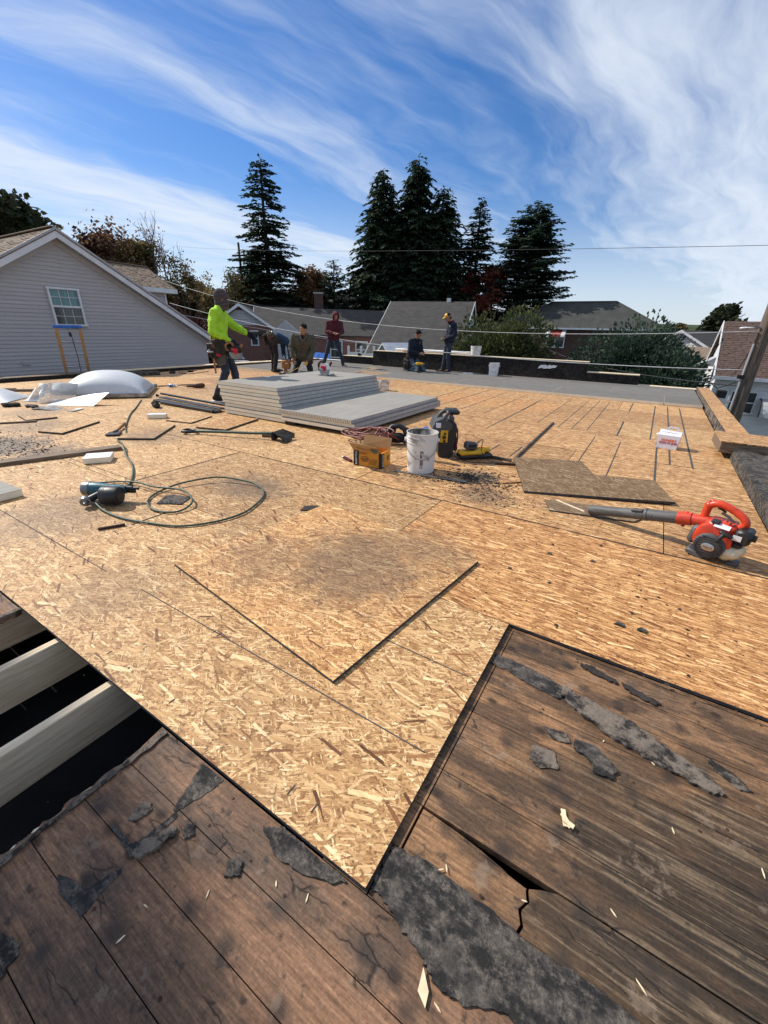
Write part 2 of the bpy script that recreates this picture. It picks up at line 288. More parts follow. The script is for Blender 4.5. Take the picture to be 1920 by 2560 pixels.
pm('black_plastic', (0.022, 0.022, 0.023), (0.013, 0.013, 0.014), 12, 0.45, spec=0.45, bump=0.05)
pm('grey_plastic', (0.085, 0.085, 0.088), (0.06, 0.06, 0.063), 14, 0.5, bump=0.06)
pm('tube_grey', (0.115, 0.113, 0.11), (0.075, 0.073, 0.07), 6, 0.55, stretch=(1, 6, 6), bump=0.06)
pm('orange_red', (0.70, 0.055, 0.015), (0.40, 0.035, 0.014), 11, 0.35, spec=0.5, bump=0.05)
pm('yellow_plastic', (0.72, 0.42, 0.015), (0.58, 0.31, 0.012), 10, 0.42, bump=0.05)
pm('milky_plastic', (0.62, 0.57, 0.40), (0.42, 0.37, 0.22), 9, 0.35, bump=0.05)
pm('white_plastic', (0.74, 0.73, 0.70), (0.52, 0.50, 0.47), 7, 0.5, lo=0.28, hi=0.5, bump=0.08)
pm('bucket_grubby', (0.70, 0.68, 0.64), (0.30, 0.275, 0.25), 9, 0.55, lo=0.30, hi=0.48, bump=0.1)
pm('bucket_inside', (0.62, 0.58, 0.50), (0.10, 0.09, 0.08), 9, 0.7, lo=0.42, hi=0.62, bump=0.2)
pm('blue_plastic', (0.03, 0.15, 0.55), (0.02, 0.11, 0.42), 9, 0.4)
pm('teal_metal', (0.04, 0.12, 0.15), (0.025, 0.075, 0.095), 12, 0.4, metal=0.3)
pm('grey_metal', (0.34, 0.35, 0.36), (0.18, 0.19, 0.20), 14, 0.35, metal=0.8)
pm('bright_metal', (0.62, 0.62, 0.62), (0.42, 0.42, 0.43), 14, 0.3, metal=0.9)
pm('rust', (0.075, 0.035, 0.022), (0.035, 0.018, 0.013), 20, 0.85)
pm('cardboard_orange', (0.62, 0.27, 0.03), (0.53, 0.215, 0.025), 5, 0.65, bump=0.06)
pm('cardboard_tan', (0.42, 0.26, 0.12), (0.36, 0.21, 0.09), 5, 0.75, bump=0.06)
pm('card_white', (0.76, 0.74, 0.78), (0.72, 0.70, 0.75), 4, 0.5, bump=0.02)
pm('print_black', (0.018, 0.018, 0.02), None, 4, 0.6); pm('print_white', (0.75, 0.75, 0.74), None, 4, 0.6)
pm('print_brown', (0.20, 0.085, 0.02), (0.27, 0.12, 0.02), 30, 0.6); pm('print_grey', (0.19, 0.18, 0.175), (0.28, 0.27, 0.26), 60, 0.7)
pm('print_orange', (0.78, 0.16, 0.02), None, 4, 0.5); pm('print_crimson', (0.55, 0.02, 0.05), None, 4, 0.5)
pm('print_olive', (0.12, 0.14, 0.05), (0.10, 0.09, 0.03), 20, 0.6)
pm('hose_green', (0.045, 0.085, 0.058), (0.03, 0.06, 0.04), 20, 0.5)
pm('hose_red', (0.24, 0.045, 0.03), (0.14, 0.03, 0.022), 20, 0.45, spec=0.5)
pm('ladder_wood', (0.44, 0.25, 0.09), (0.34, 0.18, 0.065), 9, 0.6, stretch=(4, 4, 1))
pm('dome_plastic', (0.62, 0.64, 0.655), (0.52, 0.53, 0.54), 30, 0.42, lo=0.2, hi=0.8, spec=0.6, bump=0.25, dist=0.002)
pm('clear_plastic', (0.80, 0.82, 0.82), (0.65, 0.67, 0.68), 12, 0.22, spec=0.5, bump=0.1, Transmission_Weight=0.75)
pm('bottle_clear', (0.8, 0.85, 0.9), (0.7, 0.75, 0.8), 9, 0.1, spec=0.6, Transmission_Weight=0.8)
pm('debris_dark', (0.045, 0.036, 0.03), (0.02, 0.017, 0.015), 30, 0.9)
pm('wood_chip', (0.78, 0.66, 0.44), (0.66, 0.52, 0.32), 20, 0.7)
pm('skin', (0.36, 0.185, 0.115), (0.30, 0.145, 0.09), 9, 0.5, bump=0.03)
pm('hair_black', (0.010, 0.009, 0.009), (0.014, 0.012, 0.011), 60, 0.8, bump=0.5, spec=0.15)
pm('hi_vis', (0.40, 0.68, 0.03), (0.30, 0.54, 0.02), 9, 0.75, bump=0.2)
pm('denim', (0.030, 0.042, 0.065), (0.019, 0.026, 0.042), 14, 0.85, bump=0.3)
pm('denim_pale', (0.10, 0.14, 0.175), (0.05, 0.075, 0.10), 9, 0.85, bump=0.3)
pm('black_cloth', (0.018, 0.018, 0.020), (0.011, 0.011, 0.012), 14, 0.85, bump=0.3)
pm('olive_cloth', (0.085, 0.083, 0.060), (0.055, 0.055, 0.042), 14, 0.9, bump=0.3)
pm('grey_cloth', (0.115, 0.105, 0.092), (0.08, 0.074, 0.066), 14, 0.9, bump=0.3)
pm('maroon_cloth', (0.095, 0.016, 0.024), (0.062, 0.011, 0.017), 14, 0.9, bump=0.3)
pm('navy_cloth', (0.012, 0.017, 0.034), (0.008, 0.011, 0.022), 14, 0.9, bump=0.3)
pm('blue_cloth', (0.022, 0.06, 0.12), (0.015, 0.035, 0.075), 14, 0.9, bump=0.3)
pm('leather_brown', (0.11, 0.055, 0.025), (0.06, 0.03, 0.015), 14, 0.7, bump=0.3)
pm('leather_tan', (0.34, 0.16, 0.055), (0.24, 0.10, 0.035), 14, 0.7, bump=0.3)
pm('leather_black', (0.018, 0.015, 0.013), (0.03, 0.022, 0.016), 14, 0.7, bump=0.3)
pm('eye_white', (0.7, 0.7, 0.68), None, 4, 0.3); pm('lip', (0.20, 0.07, 0.055), None, 9, 0.5)
def knit(name, a, b, k):
    m, nt = new_mat(name)
    co = nt.node('ShaderNodeTexCoord').outputs['Object']; z = nt.node('ShaderNodeSeparateXYZ', {0: co}).outputs[2]
    s = nt.math('SINE', nt.math('MULTIPLY', nt.math('ADD', z, nt.math('MULTIPLY', nt.noise(co, 9, 2), 0.01)), k))
    finish(nt, nt.mix(nt.step(s, 0.2, 0.7), a, b), 0.95, 0, s, 0.5, 0.004)
knit('knit_stripe', (0.026, 0.02, 0.027, 1), (0.17, 0.125, 0.125, 1), 330.0)
def foliage(name, a, b, c, sc, trans=0.25):
    m, nt = new_mat(name)
    co = nt.node('ShaderNodeTexCoord').outputs['Object']; geo = nt.node('ShaderNodeNewGeometry')
    n = nt.noise(co, sc, 4, 0.6); r = geo.outputs['Random Per Island']
    col = nt.mix(nt.step(n, 0.36, 0.64), a, b); col = nt.mix(nt.math('MULTIPLY', nt.step(r, 0.6, 1.0), 0.7), col, c)
    p = nt.node('ShaderNodeBsdfPrincipled', {'Base Color': col, 'Roughness': 0.7, 'Specular IOR Level': 0.2})
    t = nt.node('ShaderNodeBsdfTranslucent', {'Color': col})
    mxs = nt.node('ShaderNodeMixShader', {0: trans, 1: p.outputs[0], 2: t.outputs[0]})
    nt.node('ShaderNodeOutputMaterial', {0: mxs.outputs[0]})
foliage('needles_dark', (0.020, 0.040, 0.024), (0.040, 0.066, 0.036), (0.075, 0.10, 0.048), 0.5)
foliage('needles_blue', (0.026, 0.052, 0.036), (0.055, 0.088, 0.056), (0.09, 0.12, 0.065), 0.6)
foliage('needles_green', (0.034, 0.052, 0.022), (0.085, 0.105, 0.036), (0.16, 0.155, 0.05), 0.9)
foliage('leaves_dark', (0.025, 0.036, 0.018), (0.045, 0.055, 0.024), (0.07, 0.06, 0.03), 0.6)
foliage('leaves_rust', (0.15, 0.075, 0.042), (0.20, 0.11, 0.055), (0.26, 0.17, 0.08), 0.5, 0.35)
foliage('leaves_gold', (0.19, 0.135, 0.06), (0.26, 0.18, 0.075), (0.33, 0.23, 0.09), 0.5, 0.35)
foliage('leaves_olive', (0.075, 0.075, 0.03), (0.12, 0.105, 0.04), (0.17, 0.13, 0.045), 0.5, 0.3)
foliage('leaves_crimson', (0.095, 0.022, 0.018), (0.13, 0.035, 0.022), (0.18, 0.06, 0.03), 0.5, 0.3)
foliage('leaves_maroon', (0.035, 0.012, 0.014), (0.06, 0.018, 0.018), (0.09, 0.03, 0.025), 0.8, 0.25)
foliage('leaves_green', (0.04, 0.075, 0.018), (0.075, 0.12, 0.028), (0.10, 0.15, 0.035), 1.2, 0.3)
pm('bark', (0.075, 0.06, 0.048), (0.04, 0.032, 0.026), 9, 0.9, stretch=(4, 4, 0.7), bump=0.5, dist=0.02)
pm('bark_grey', (0.15, 0.125, 0.11), (0.09, 0.075, 0.065), 9, 0.9, stretch=(4, 4, 0.7), bump=0.5, dist=0.02)
pm('pole_wood', (0.20, 0.155, 0.115), (0.09, 0.068, 0.05), 5, 0.9, stretch=(9, 9, 0.6), bump=0.6, dist=0.015)
pm('grass', (0.085, 0.105, 0.04), (0.055, 0.07, 0.028), 0.6, 0.9, bump=0.6, dist=0.05)
pm('asphalt', (0.055, 0.055, 0.056), (0.04, 0.04, 0.041), 2, 0.9)
pm('wire_pale', (0.55, 0.55, 0.55), None, 4, 0.5); pm('wire_dark', (0.03, 0.03, 0.032), None, 4, 0.6)
pm('car_white', (0.72, 0.73, 0.74), None, 3, 0.25, spec=0.6); pm('tarp_blue', (0.02, 0.12, 0.42), (0.015, 0.09, 0.33), 3, 0.4)
pm('awning_red', (0.30, 0.03, 0.025), None, 3, 0.6)
pm('concrete', (0.34, 0.33, 0.31), (0.25, 0.24, 0.225), 5, 0.9)

# ------------------------------------------------------------------ mesh helpers
V3 = lambda *a: Vector(a)
class MB:
    """collects shapes and links them as one mesh object"""
    def __init__(s): s.v = []; s.f = []; s.mi = []; s.cur = 0
    def add(s, vs, fs, M=None):
        o = len(s.v)
        s.v += [tuple(M @ Vector(p)) if M else tuple(p) for p in vs]
        s.f += [tuple(i + o for i in q) for q in fs]; s.mi += [s.cur] * len(fs)
    def box(s, c, d, M=None, b=0.0, rz=0.0, rx=0.0, ry=0.0):
        x, y, z = (k / 2 for k in d)
        T = Matrix.Translation(c) @ Euler((rx, ry, rz)).to_matrix().to_4x4()
        if M: T = M @ T
        if b > 0:
            b = min(b, x * .9, y * .9, z * .9)
            vs = []
            for sz in (-1, 1):
                for (dx, dy) in ((-1, -1), (1, -1), (1, 1), (-1, 1)):
                    vs += [(dx * (x - b), dy * (y - b), sz * z), (dx * x, dy * (y - b), sz * (z - b)), (dx * (x - b), dy * y, sz * (z - b))]
            bm = bmesh.new()
            for p in vs: bm.verts.new(p)
            r = bmesh.ops.convex_hull(bm, input=bm.verts)
            bm.verts.index_update()
            bm.normal_update()
            s.add([v.co.copy() for v in bm.verts], [[v.index for v in f.verts] for f in bm.faces], T); bm.free(); return s
        vs = [(-x, -y, -z), (x, -y, -z), (x, y, -z), (-x, y, -z), (-x, -y, z), (x, -y, z), (x, y, z), (-x, y, z)]
        s.add(vs, [(0, 3, 2, 1), (4, 5, 6, 7), (0, 1, 5, 4), (1, 2, 6, 5), (2, 3, 7, 6), (3, 0, 4, 7)], T); return s
    def prism(s, poly, z0, z1, M=None):
        n = len(poly)
        a = sum(poly[i][0] * poly[(i + 1) % n][1] - poly[(i + 1) % n][0] * poly[i][1] for i in range(n))
        if a < 0: poly = poly[::-1]
        vs = [(x, y, z0) for x, y in poly] + [(x, y, z1) for x, y in poly]
        s.add(vs, [tuple(range(n - 1, -1, -1)), tuple(range(n, 2 * n))] + [(i, (i + 1) % n, (i + 1) % n + n, i + n) for i in range(n)], M); return s
    def tube(s, path, r, n=8, closed=False, caps=True, M=None):
        P = [Vector(p) for p in path]; k = len(P)
        rr = r if isinstance(r, (list, tuple)) else [r] * k
        t0 = (P[1] - P[0]).normalized(); up = Vector((0, 0, 1)) if abs(t0.z) < 0.9 else Vector((1, 0, 0))
        u = t0.cross(up).normalized(); vs = []
        for i in range(k):
            a = P[(i - 1) % k] if (i > 0 or closed) else P[0]; b = P[(i + 1) % k] if (i < k - 1 or closed) else P[-1]
            t = (b - a).normalized() if (b - a).length > 1e-9 else t0
            u = (u - t * u.dot(t)); u = u.normalized() if u.length > 1e-6 else t.orthogonal().normalized()
            q = t.cross(u)
            for j in range(n):
                an = 2 * math.pi * j / n; vs.append(P[i] + (u * math.cos(an) + q * math.sin(an)) * rr[i])
        fs = [(i * n + j, i * n + (j + 1) % n, (i + 1) % k * n + (j + 1) % n, (i + 1) % k * n + j) for i in range(k if closed else k - 1) for j in range(n)]
        if caps and not closed: fs += [tuple(range(n - 1, -1, -1)), tuple(range((k - 1) * n, k * n))]
        s.add(vs, fs, M); return s
    def lathe(s, prof, n=24, M=None, cap0=True, cap1=True):
        vs = [(r * math.cos(2 * math.pi * j / n), r * math.sin(2 * math.pi * j / n), z) for r, z in prof for j in range(n)]
        k = len(prof)
        fs = [(i * n + j, i * n + (j + 1) % n, (i + 1) * n + (j + 1) % n, (i + 1) * n + j) for i in range(k - 1) for j in range(n)]
        if cap0: fs.append(tuple(range(n - 1, -1, -1)))
        if cap1: fs.append(tuple(range((k - 1) * n, k * n)))
        s.add(vs, fs, M); return s
    def ball(s, c, r, n=12, M=None):
        rx, ry, rz = r if isinstance(r, (tuple, list)) else (r, r, r)
        m = max(6, n // 2 + 2); vs = [(c[0], c[1], c[2] - rz)]
        for i in range(1, m):
            a = -math.pi / 2 + math.pi * i / m
            for j in range(n):
                b = 2 * math.pi * j / n; vs.append((c[0] + rx * math.cos(a) * math.cos(b), c[1] + ry * math.cos(a) * math.sin(b), c[2] + rz * math.sin(a)))
        vs.append((c[0], c[1], c[2] + rz)); L = len(vs) - 1
        fs = [(0, 1 + (j + 1) % n, 1 + j) for j in range(n)]
        fs += [(1 + i * n + j, 1 + i * n + (j + 1) % n, 1 + (i + 1) * n + (j + 1) % n, 1 + (i + 1) * n + j) for i in range(m - 2) for j in range(n)]
        fs += [(1 + (m - 2) * n + j, 1 + (m - 2) * n + (j + 1) % n, L) for j in range(n)]
        s.add(vs, fs, M); return s
    def cap(s, p0, p1, r0, r1, n=12):
        """a tapered capsule"""
        p0, p1 = Vector(p0), Vector(p1); d = p1 - p0; L = max(d.length, 1e-5); d = d / L
        u = d.orthogonal().normalized(); q = d.cross(u); vs = [p0 - d * r0]; rings = []
        for a in (-60, -30, 0): rings.append((p0 + d * r0 * math.sin(rad(a)), r0 * math.cos(rad(a))))
        for a in (0, 30, 60): rings.append((p1 + d * r1 * math.sin(rad(a)), r1 * math.cos(rad(a))))
        for c, r in rings:
            for j in range(n):
                an = 2 * math.pi * j / n; vs.append(c + (u * math.cos(an) + q * math.sin(an)) * r)
        vs.append(p1 + d * r1); e = len(vs) - 1; k = len(rings)
        fs = [(0, 1 + (j + 1) % n, 1 + j) for j in range(n)]
        fs += [(1 + i * n + j, 1 + i * n + (j + 1) % n, 1 + (i + 1) * n + (j + 1) % n, 1 + (i + 1) * n + j) for i in range(k - 1) for j in range(n)]
        fs += [(1 + (k - 1) * n + j, 1 + (k - 1) * n + (j + 1) % n, e) for j in range(n)]
        s.add(vs, fs); return s
    def mesh(s, name):
        me = bpy.data.meshes.new(name); me.from_pydata(s.v, [], s.f); return me
    def build(s, name, mat, parent=None, smooth=None, loc=None, rot=None):
        me = s.mesh(name)
        mats = mat if isinstance(mat, (list, tuple)) else [mat]
        for m in mats: me.materials.append(MATS[m])
        if len(mats) > 1: me.polygons.foreach_set('material_index', s.mi)
        bm = bmesh.new(); bm.from_mesh(me); bmesh.ops.recalc_face_normals(bm, faces=bm.faces); bm.to_mesh(me); bm.free()
        if smooth is not None: shade(me, smooth)
        o = bpy.data.objects.new(name, me); COL.objects.link(o)
        if loc: o.location = loc
        if rot: o.rotation_euler = rot
        if parent: o.parent = parent
        return o
def shade(me, deg):
    me.polygons.foreach_set('use_smooth', [True] * len(me.polygons))
    me.set_sharp_from_angle(angle=rad(deg))
def raw(name, vs, fs, mat, parent=None, smooth=None):
    """large meshes: no normal repair"""
    me = bpy.data.meshes.new(name); me.from_pydata(vs, [], fs); me.materials.append(MATS[mat])
    if smooth is not None: shade(me, smooth)
    o = bpy.data.objects.new(name, me); COL.objects.link(o)
    if parent: o.parent = parent
    return o
def tag(o, label=None, cat=None, group=None, kind=None):
    for k, v in (('label', label), ('category', cat), ('group', group), ('kind', kind)):
        if v: o[k] = v
    return o
def thing(name, label, cat, loc=(0, 0, 0), rz=0.0, group=None, kind=None):
    o = bpy.data.objects.new(name, None); COL.objects.link(o); o.empty_display_size = 0.1
    o.location = loc; o.rotation_euler = (0, 0, rz)
    return tag(o, label, cat, group, kind)
def struct(name): return thing(name, None, None, kind='structure')
def dup(o, parent=None):
    c = o.copy(); COL.objects.link(c)
    if parent: c.parent = parent
    for ch in [x for x in o.children]: dup(ch, c)
    return c
def text(parent, s, size, M, mat, extrude=0.0006, bold=0.0, sx=1.0, name='lettering'):
    cu = bpy.data.curves.new('t', 'FONT'); cu.body = s; cu.size = size; cu.extrude = extrude; cu.align_x = 'CENTER'; cu.align_y = 'CENTER'; cu.offset = bold
    to = bpy.data.objects.new('t', cu); COL.objects.link(to)
    dg = bpy.context.evaluated_depsgraph_get(); me = bpy.data.meshes.new_from_object(to.evaluated_get(dg))
    bpy.data.objects.remove(to); bpy.data.curves.remove(cu)
    me.transform(M @ Matrix.Diagonal((sx, 1, 1, 1))); me.materials.clear(); me.materials.append(MATS[mat]); me.name = name
    o = bpy.data.objects.new(name, me); COL.objects.link(o); o.parent = parent
    return o
def frame(o, x, z):
    """matrix whose x axis runs along x and whose y axis runs along z (for lettering on an upright face)"""
    x = Vector(x).normalized(); y = Vector(z).normalized(); n = x.cross(y)
    M = Matrix((x, y, n)).transposed().to_4x4(); M.translation = o; return M
def jag(a, b, n, amp, rnd=RND):
    """points from a to b (2D), wandering sideways"""
    a, b = Vector(a), Vector(b); d = b - a; nrm = Vector((-d.y, d.x)).normalized(); out = []
    for i in range(n + 1):
        t = i / n; out.append(tuple(a + d * t + nrm * (rnd.uniform(-amp, amp) if 0 < i < n else 0)))
    return out

# ------------------------------------------------------------------ the roof: deck, planks, joists, opening
deck = struct('roof_deck')
TH = 0.014
rows = [.43, 1.575, 2.755, 3.9, 5.0, 6.2, 7.27, 8.45, 9.62, 10.8, 12.8]
offs = [-.29, -1.17, -2.0, -0.55, -1.45, -0.22, -1.3, -.4, -1.6, -.9]
X0, X1 = -11.55, 0.905
rd = random.Random(5)
for i in range(10):
    y0, y1 = rows[i], rows[i + 1]
    xs = sorted([offs[i] + 2.3 * k for k in range(-6, 3)])
    lim1 = -.29 if i == 0 else X1
    xs = [X0] + [x for x in xs if X0 + .15 < x < lim1 - .15] + [lim1]
    for a, b in zip(xs, xs[1:]):
        if i == 9 and a > 20: continue
        g = 0.0028
        cx, cy = (a + b) / 2, (y0 + y1) / 2
        hx, hy = (b - a) / 2 - g, (y1 - y0) / 2 - g
        q = MB(); q.box((0, 0, -TH / 2), (2 * hx, 2 * hy, TH))
        q.mi = [1, 0, 1, 1, 1, 1]
        mixed = (i <= 1 and cx < -.2) or (i <= 4 and cx < -2.6) or rd.random() < 0.12
        o = q.build('osb_sheet', ['osb_mixed' if mixed else 'osb_warm', 'cut_edge'], deck)
        o.location = (cx, cy, rd.uniform(-.0012, 0.0008)); o.rotation_euler = (0, 0, rd.uniform(-.0006, .0006))
# nail and layout lines snapped on the sheets, joints between sheets run dark
LINES = [(-.22, 8.42, 9.5), (-.23, 6.15, 7.29), (.15, 6.21, 9.43), (.35, 7.27, 9.47), (.35, 5.0, 5.72), (.54, 4.99, 9.4), (.225, 4.21, 6.03), (-.61, 6.24, 9.44), (-.8, 6.22, 9.43),
         (-.98, 6.22, 9.27), (-1.76, 6.22, 8.22), (-.46, 4.52, 5.93), (-.16, 4.1, 5.8), (-1.78, 5.48, 8.79), (-1.3, 6.4, 9.3), (-2.2, 6.6, 9.4), (-2.65, 6.7, 9.4), (-3.1, 6.8, 9.5), (-3.6, 7.0, 9.6), (-1.35, 4.3, 4.75), (-1.1, 4.3, 4.8), (-1.58, 4.2, 4.7),
         (-2.66, 1.18, 1.42), (-3.47, 1.66, 2.75)]
for k, (x, a, b) in enumerate(LINES):
    wd = .017 if k < 7 else .010
    MB().box((x, (a + b) / 2, .0014), (wd, b - a, .0012), rz=rd.uniform(-.004, .004)).build('layout_line', 'cut_edge', deck)
for (y, a, b) in [(.812, -1.9, -.33), (1.177, -.72, -.33), (.80, -3.7, -2.2), (1.64, -4.6, -3.5), (2.745, -3.2, -.3), (2.745, -.25, .9), (5.0, .2, .56)]:
    MB().box(((a + b) / 2, y, .0014), (b - a, .0045, .0012)).build('layout_line', 'cut_edge', deck)
for k in range(60):   # short pencil ticks and nail heads on the near sheets
    x = rd.uniform(-2.2, -.35); y = rd.choice([.812, 1.177, .5, 1.5]) + rd.uniform(-.004, .004)
    if k % 4 == 0: MB().box((x, y, .0014), (.004, rd.uniform(.02, .04), .0012)).build('layout_line', 'cut_edge', deck)

# sheathing planks along x, 5 inches wide
PZ = -.0165
ys = [.43 + .125 * k for k in range(-16, 10)]
def plank(poly, mat, z=None, th=.022):
    z = PZ + rd.uniform(-.0012, .0) if z is None else z
    cx = sum(p[0] for p in poly) / len(poly); cy = sum(p[1] for p in poly) / len(poly)
    o = MB().prism([(x - cx, y - cy) for x, y in poly], -th, 0).build('plank', mat, deck); o.location = (cx, cy, z); return o
XL = -1.085
for y0, y1 in zip(ys, ys[1:]):
    g = .0011
    a, b = y0 + g, y1 - g
    if y1 < .44:                                  # left field
        edge = jag((XL + rd.uniform(-.012, .012), b), (XL + rd.uniform(-.012, .012), a), 7, .012)
        jx = rd.uniform(.75, .9)
        if b > .40: edge = [(XL - .02, b), (XL, a)]
        plank(edge + [(jx, a), (jx, b)], 'plank_brown')
        plank([(jx + .004, a), (1.0, a), (1.0, b), (jx + .004, b)], 'plank_tarred')
    else:                                         # right field beside the sheet corner
        if .55 < y0 < .56:                        # broken board with an open split above it
            top = [(-.262, b - .003), (-.16, b - .006), (-.09, b - .012), (-.04, b - .020), (.0, b - .027), (.03, b - .030)]
            plank([(-.42, a), (-.268, a), (-.268, b), (-.42, b)], 'plank_tarred')
            plank([(-.262, a), (.028, a), (.034, a + .02), (.022, a + .045), (.035, a + .07), (.026, a + .095)][:6] + top[::-1], 'plank_tarred', z=-.022)
            plank([(.036, a), (1.0, a), (1.0, b), (.095, b - .001), (.06, b - .014), (.034, b - .028), (.043, a + .072), (.03, a + .046), (.042, a + .02)], 'plank_tarred', z=-.019)
        else:
            cut = -.262 if .5 < y0 < 1.5 else -.285
            plank([(-.42, a), (cut - .004, a), (cut - .004, b), (-.42, b)], 'plank_tarred')
            jx = rd.uniform(.7, .9)
            plank([(cut, a), (jx, a), (jx, b), (cut, b)], 'plank_tarred'); plank([(jx + .003, a), (1.0, a), (1.0, b), (jx + .003, b)], 'plank_tarred')
plank([(-.30, 1.558), (1.0, 1.558), (1.0, 1.575), (-.30, 1.575)], 'plank_tarred')
# torn layers along the edge of the opening
for k, (dz, ox, m) in enumerate([(-.0095, .004, 'tar_felt_pale'), (-.013, -.006, 'old_lumber'), (-.021, -.012, 'new_lumber')]):
    pts = jag((XL + .004 + ox, .425), (XL + .001 + ox, -.9), 60, .007); pts2 = jag((XL + .014 + ox, -.9), (XL + .016 + ox, .425), 44, .005)
    MB().prism(pts + pts2, dz - .003, dz).build('torn_edge', m, deck)
# beyond the opening
for k, (a, b) in enumerate([(.30, .43), (.17, .296), (.04, .166), (-.09, .036), (-.22, -.094), (-.35, -.224), (-.48, -.354), (-.61, -.484), (-.74, -.614), (-.87, -.744), (-1.0, -.874)]):
    plank(jag((-2.22, b), (-2.22, a), 5, .02) + [(-7.5, a), (-7.5, b)], 'plank_brown')
MB().box((-2.215, -.3, -.012), (.02, 1.46, .012)).build('torn_edge', 'tar_felt_pale', deck)
# joists under the deck
for k, x in enumerate([-1.46, -1.885, -2.31, -2.74]):
    q = MB().box((0, 0, -.092), (.038, 4.0, .184), b=.003); o = q.build('joist', 'new_lumber', deck); o.location = (x, .45, -.0365); o.rotation_euler = (0, 0, rd.uniform(-.004, .004))
q = MB(); q.box((-5.3, 6.2, -.62), (12.8, 15.8, .02)); q.build('void_shade_board', 'void_shade_black', deck)  # black sheet added below; its colour stands in for shade in the opening
for (c, d) in [((-5.3, -1.52, -.33), (12.8, .05, .55)), ((-3.7, -.5, -.33), (.05, 2.1, .55))]: MB().box(c, d).build('void_shade_board', 'void_shade_black', deck)  # sides of the opening, their shade painted black too

# torn felt left on the planks
def felt(poly, z0, z1, mat, label, curl=0.0, name='roofing_felt'):
    cx = sum(p[0] for p in poly) / len(poly); cy = sum(p[1] for p in poly) / len(poly)
    bm = bmesh.new(); top = [bm.verts.new((x - cx, y - cy, z1 - z0)) for x, y in poly]
    f = bm.faces.new(top); ext = bmesh.ops.extrude_face_region(bm, geom=[f]); 
    for v in [e for e in ext['geom'] if isinstance(e, bmesh.types.BMVert)]: v.co.z -= (z1 - z0)
    bmesh.ops.triangulate(bm, faces=[fc for fc in bm.faces if len(fc.verts) > 4])
    for _ in range(3): 
        bmesh.ops.subdivide_edges(bm, edges=[e for e in bm.edges if e.calc_length() > .03], cuts=1); bmesh.ops.triangulate(bm, faces=[fc for fc in bm.faces if len(fc.verts) > 4])
    for v in bm.verts:
        n = noise.noise(Vector((v.co.x + cx, v.co.y + cy, 0)) * 16); v.co.z += max(0, n) * curl + (.0004 if v.co.z > 0.0005 else 0)
    bmesh.ops.recalc_face_normals(bm, faces=bm.faces)
    me = bpy.data.meshes.new(name); bm.to_mesh(me); bm.free(); me.materials.append(MATS[mat])
    o = bpy.data.objects.new(name, me); COL.objects.link(o); o.location = (cx, cy, z0)
    if label: tag(o, label, 'roofing felt')
    return o
F0 = -.0175
def ring(pts, seg=4, amp=.008): 
    out = []
    for a, b in zip(pts, pts[1:] + pts[:1]): out += jag(a, b, seg * 2, amp * .8)[:-1]
    return out
felt(ring([(-.287, .545), (-.20, .566), (-.05, .562), (.06, .552), (.22, .556), (.33, .548), (.37, .50), (.33, .455), (.24, .43), (.15, .415), (.05, .425), (-.02, .392), (-.09, .385), (-.13, .405), (-.20, .425), (-.24, .44), (-.285, .445)], 4, .006),
     F0, -.0125, 'tar_felt', 'wide strip of black torn roofing felt running past the corner of the wooden sheet', .007)
felt(ring([(-.285, 1.37), (-.18, 1.375), (-.05, 1.35), (.02, 1.315), (-.02, 1.275), (-.12, 1.285), (-.2, 1.305), (-.285, 1.315)], 3, .006), F0, -.013, 'tar_felt', 'dark torn strip of roofing felt reaching to the sheet edge on the old boards', .004)
felt(ring([(.0, 1.335), (.1, 1.325), (.22, 1.31), (.31, 1.265), (.42, 1.225), (.46, 1.185), (.42, 1.165), (.30, 1.18), (.17, 1.20), (.06, 1.245), (.0, 1.285)], 4, .007), F0 + .001, -.009, 'tar_felt_pale', 'long pale scuffed sheet of roofing felt with a black ragged end', .007)
felt(ring([(.06, 1.135), (.12, 1.145), (.185, 1.09), (.175, 1.05), (.13, 1.045), (.12, 1.075), (.06, 1.10)], 3, .006), F0, -.010, 'tar_felt', 'small black curled scrap of roofing felt in the middle of the old boards', .006)
felt(ring([(-.04, 1.13), (.03, 1.14), (.05, 1.11), (.0, 1.095)], 3, .004), F0, -.014, 'tar_felt_pale', 'small pale square of felt beside the black curled scrap', .002)
felt(ring([(-.055, 1.035), (.01, 1.05), (.035, 1.0), (-.015, .97), (-.05, .985)], 3, .004), F0, -.014, 'tar_felt_pale', 'pale patch of felt below the black curled scrap', .002)
felt(ring([(-.04, 1.34), (.01, 1.35), (.02, 1.30), (-.03, 1.29)], 3, .004), F0 + .004, -.010, 'tar_felt_pale', 'pale square patch lying across the dark torn felt strip', .002)
felt(ring([(-.83, .20), (-.80, .265), (-.785, .275), (-.772, .255), (-.782, .215), (-.80, .18), (-.825, .18)], 3, .005), F0, -.008, 'tar_felt_pale', 'curled sliver of felt standing up on the brown boards', .012)
felt(ring([(-.93, .255), (-.905, .275), (-.885, .262), (-.892, .225), (-.915, .215)], 3, .004), F0, -.013, 'tar_felt_pale', 'small grey flake of felt near the opening', .003)
felt(ring([(-.95, -.07), (-.86, -.035), (-.83, -.075), (-.845, -.12), (-.93, -.20), (-.98, -.18), (-1.0, -.12)], 4, .008), F0, -.012, 'tar_felt_pale', 'grey wrinkled piece of felt at the bottom of the brown boards', .010)
felt(ring([(-.60, .40), (-.56, .426), (-.50, .426), (-.40, .426), (-.34, .424), (-.37, .40), (-.46, .375), (-.53, .37)], 3, .005), F0, -.013, 'tar_felt', 'dark half round piece of felt tucked under the near sheet edge', .004)
felt(ring([(-.775, .29), (-.755, .305), (-.735, .29), (-.748, .268)], 3, .004), F0, -.012, 'tar_felt', 'small dark chip of felt on the joint between two brown boards', .004)
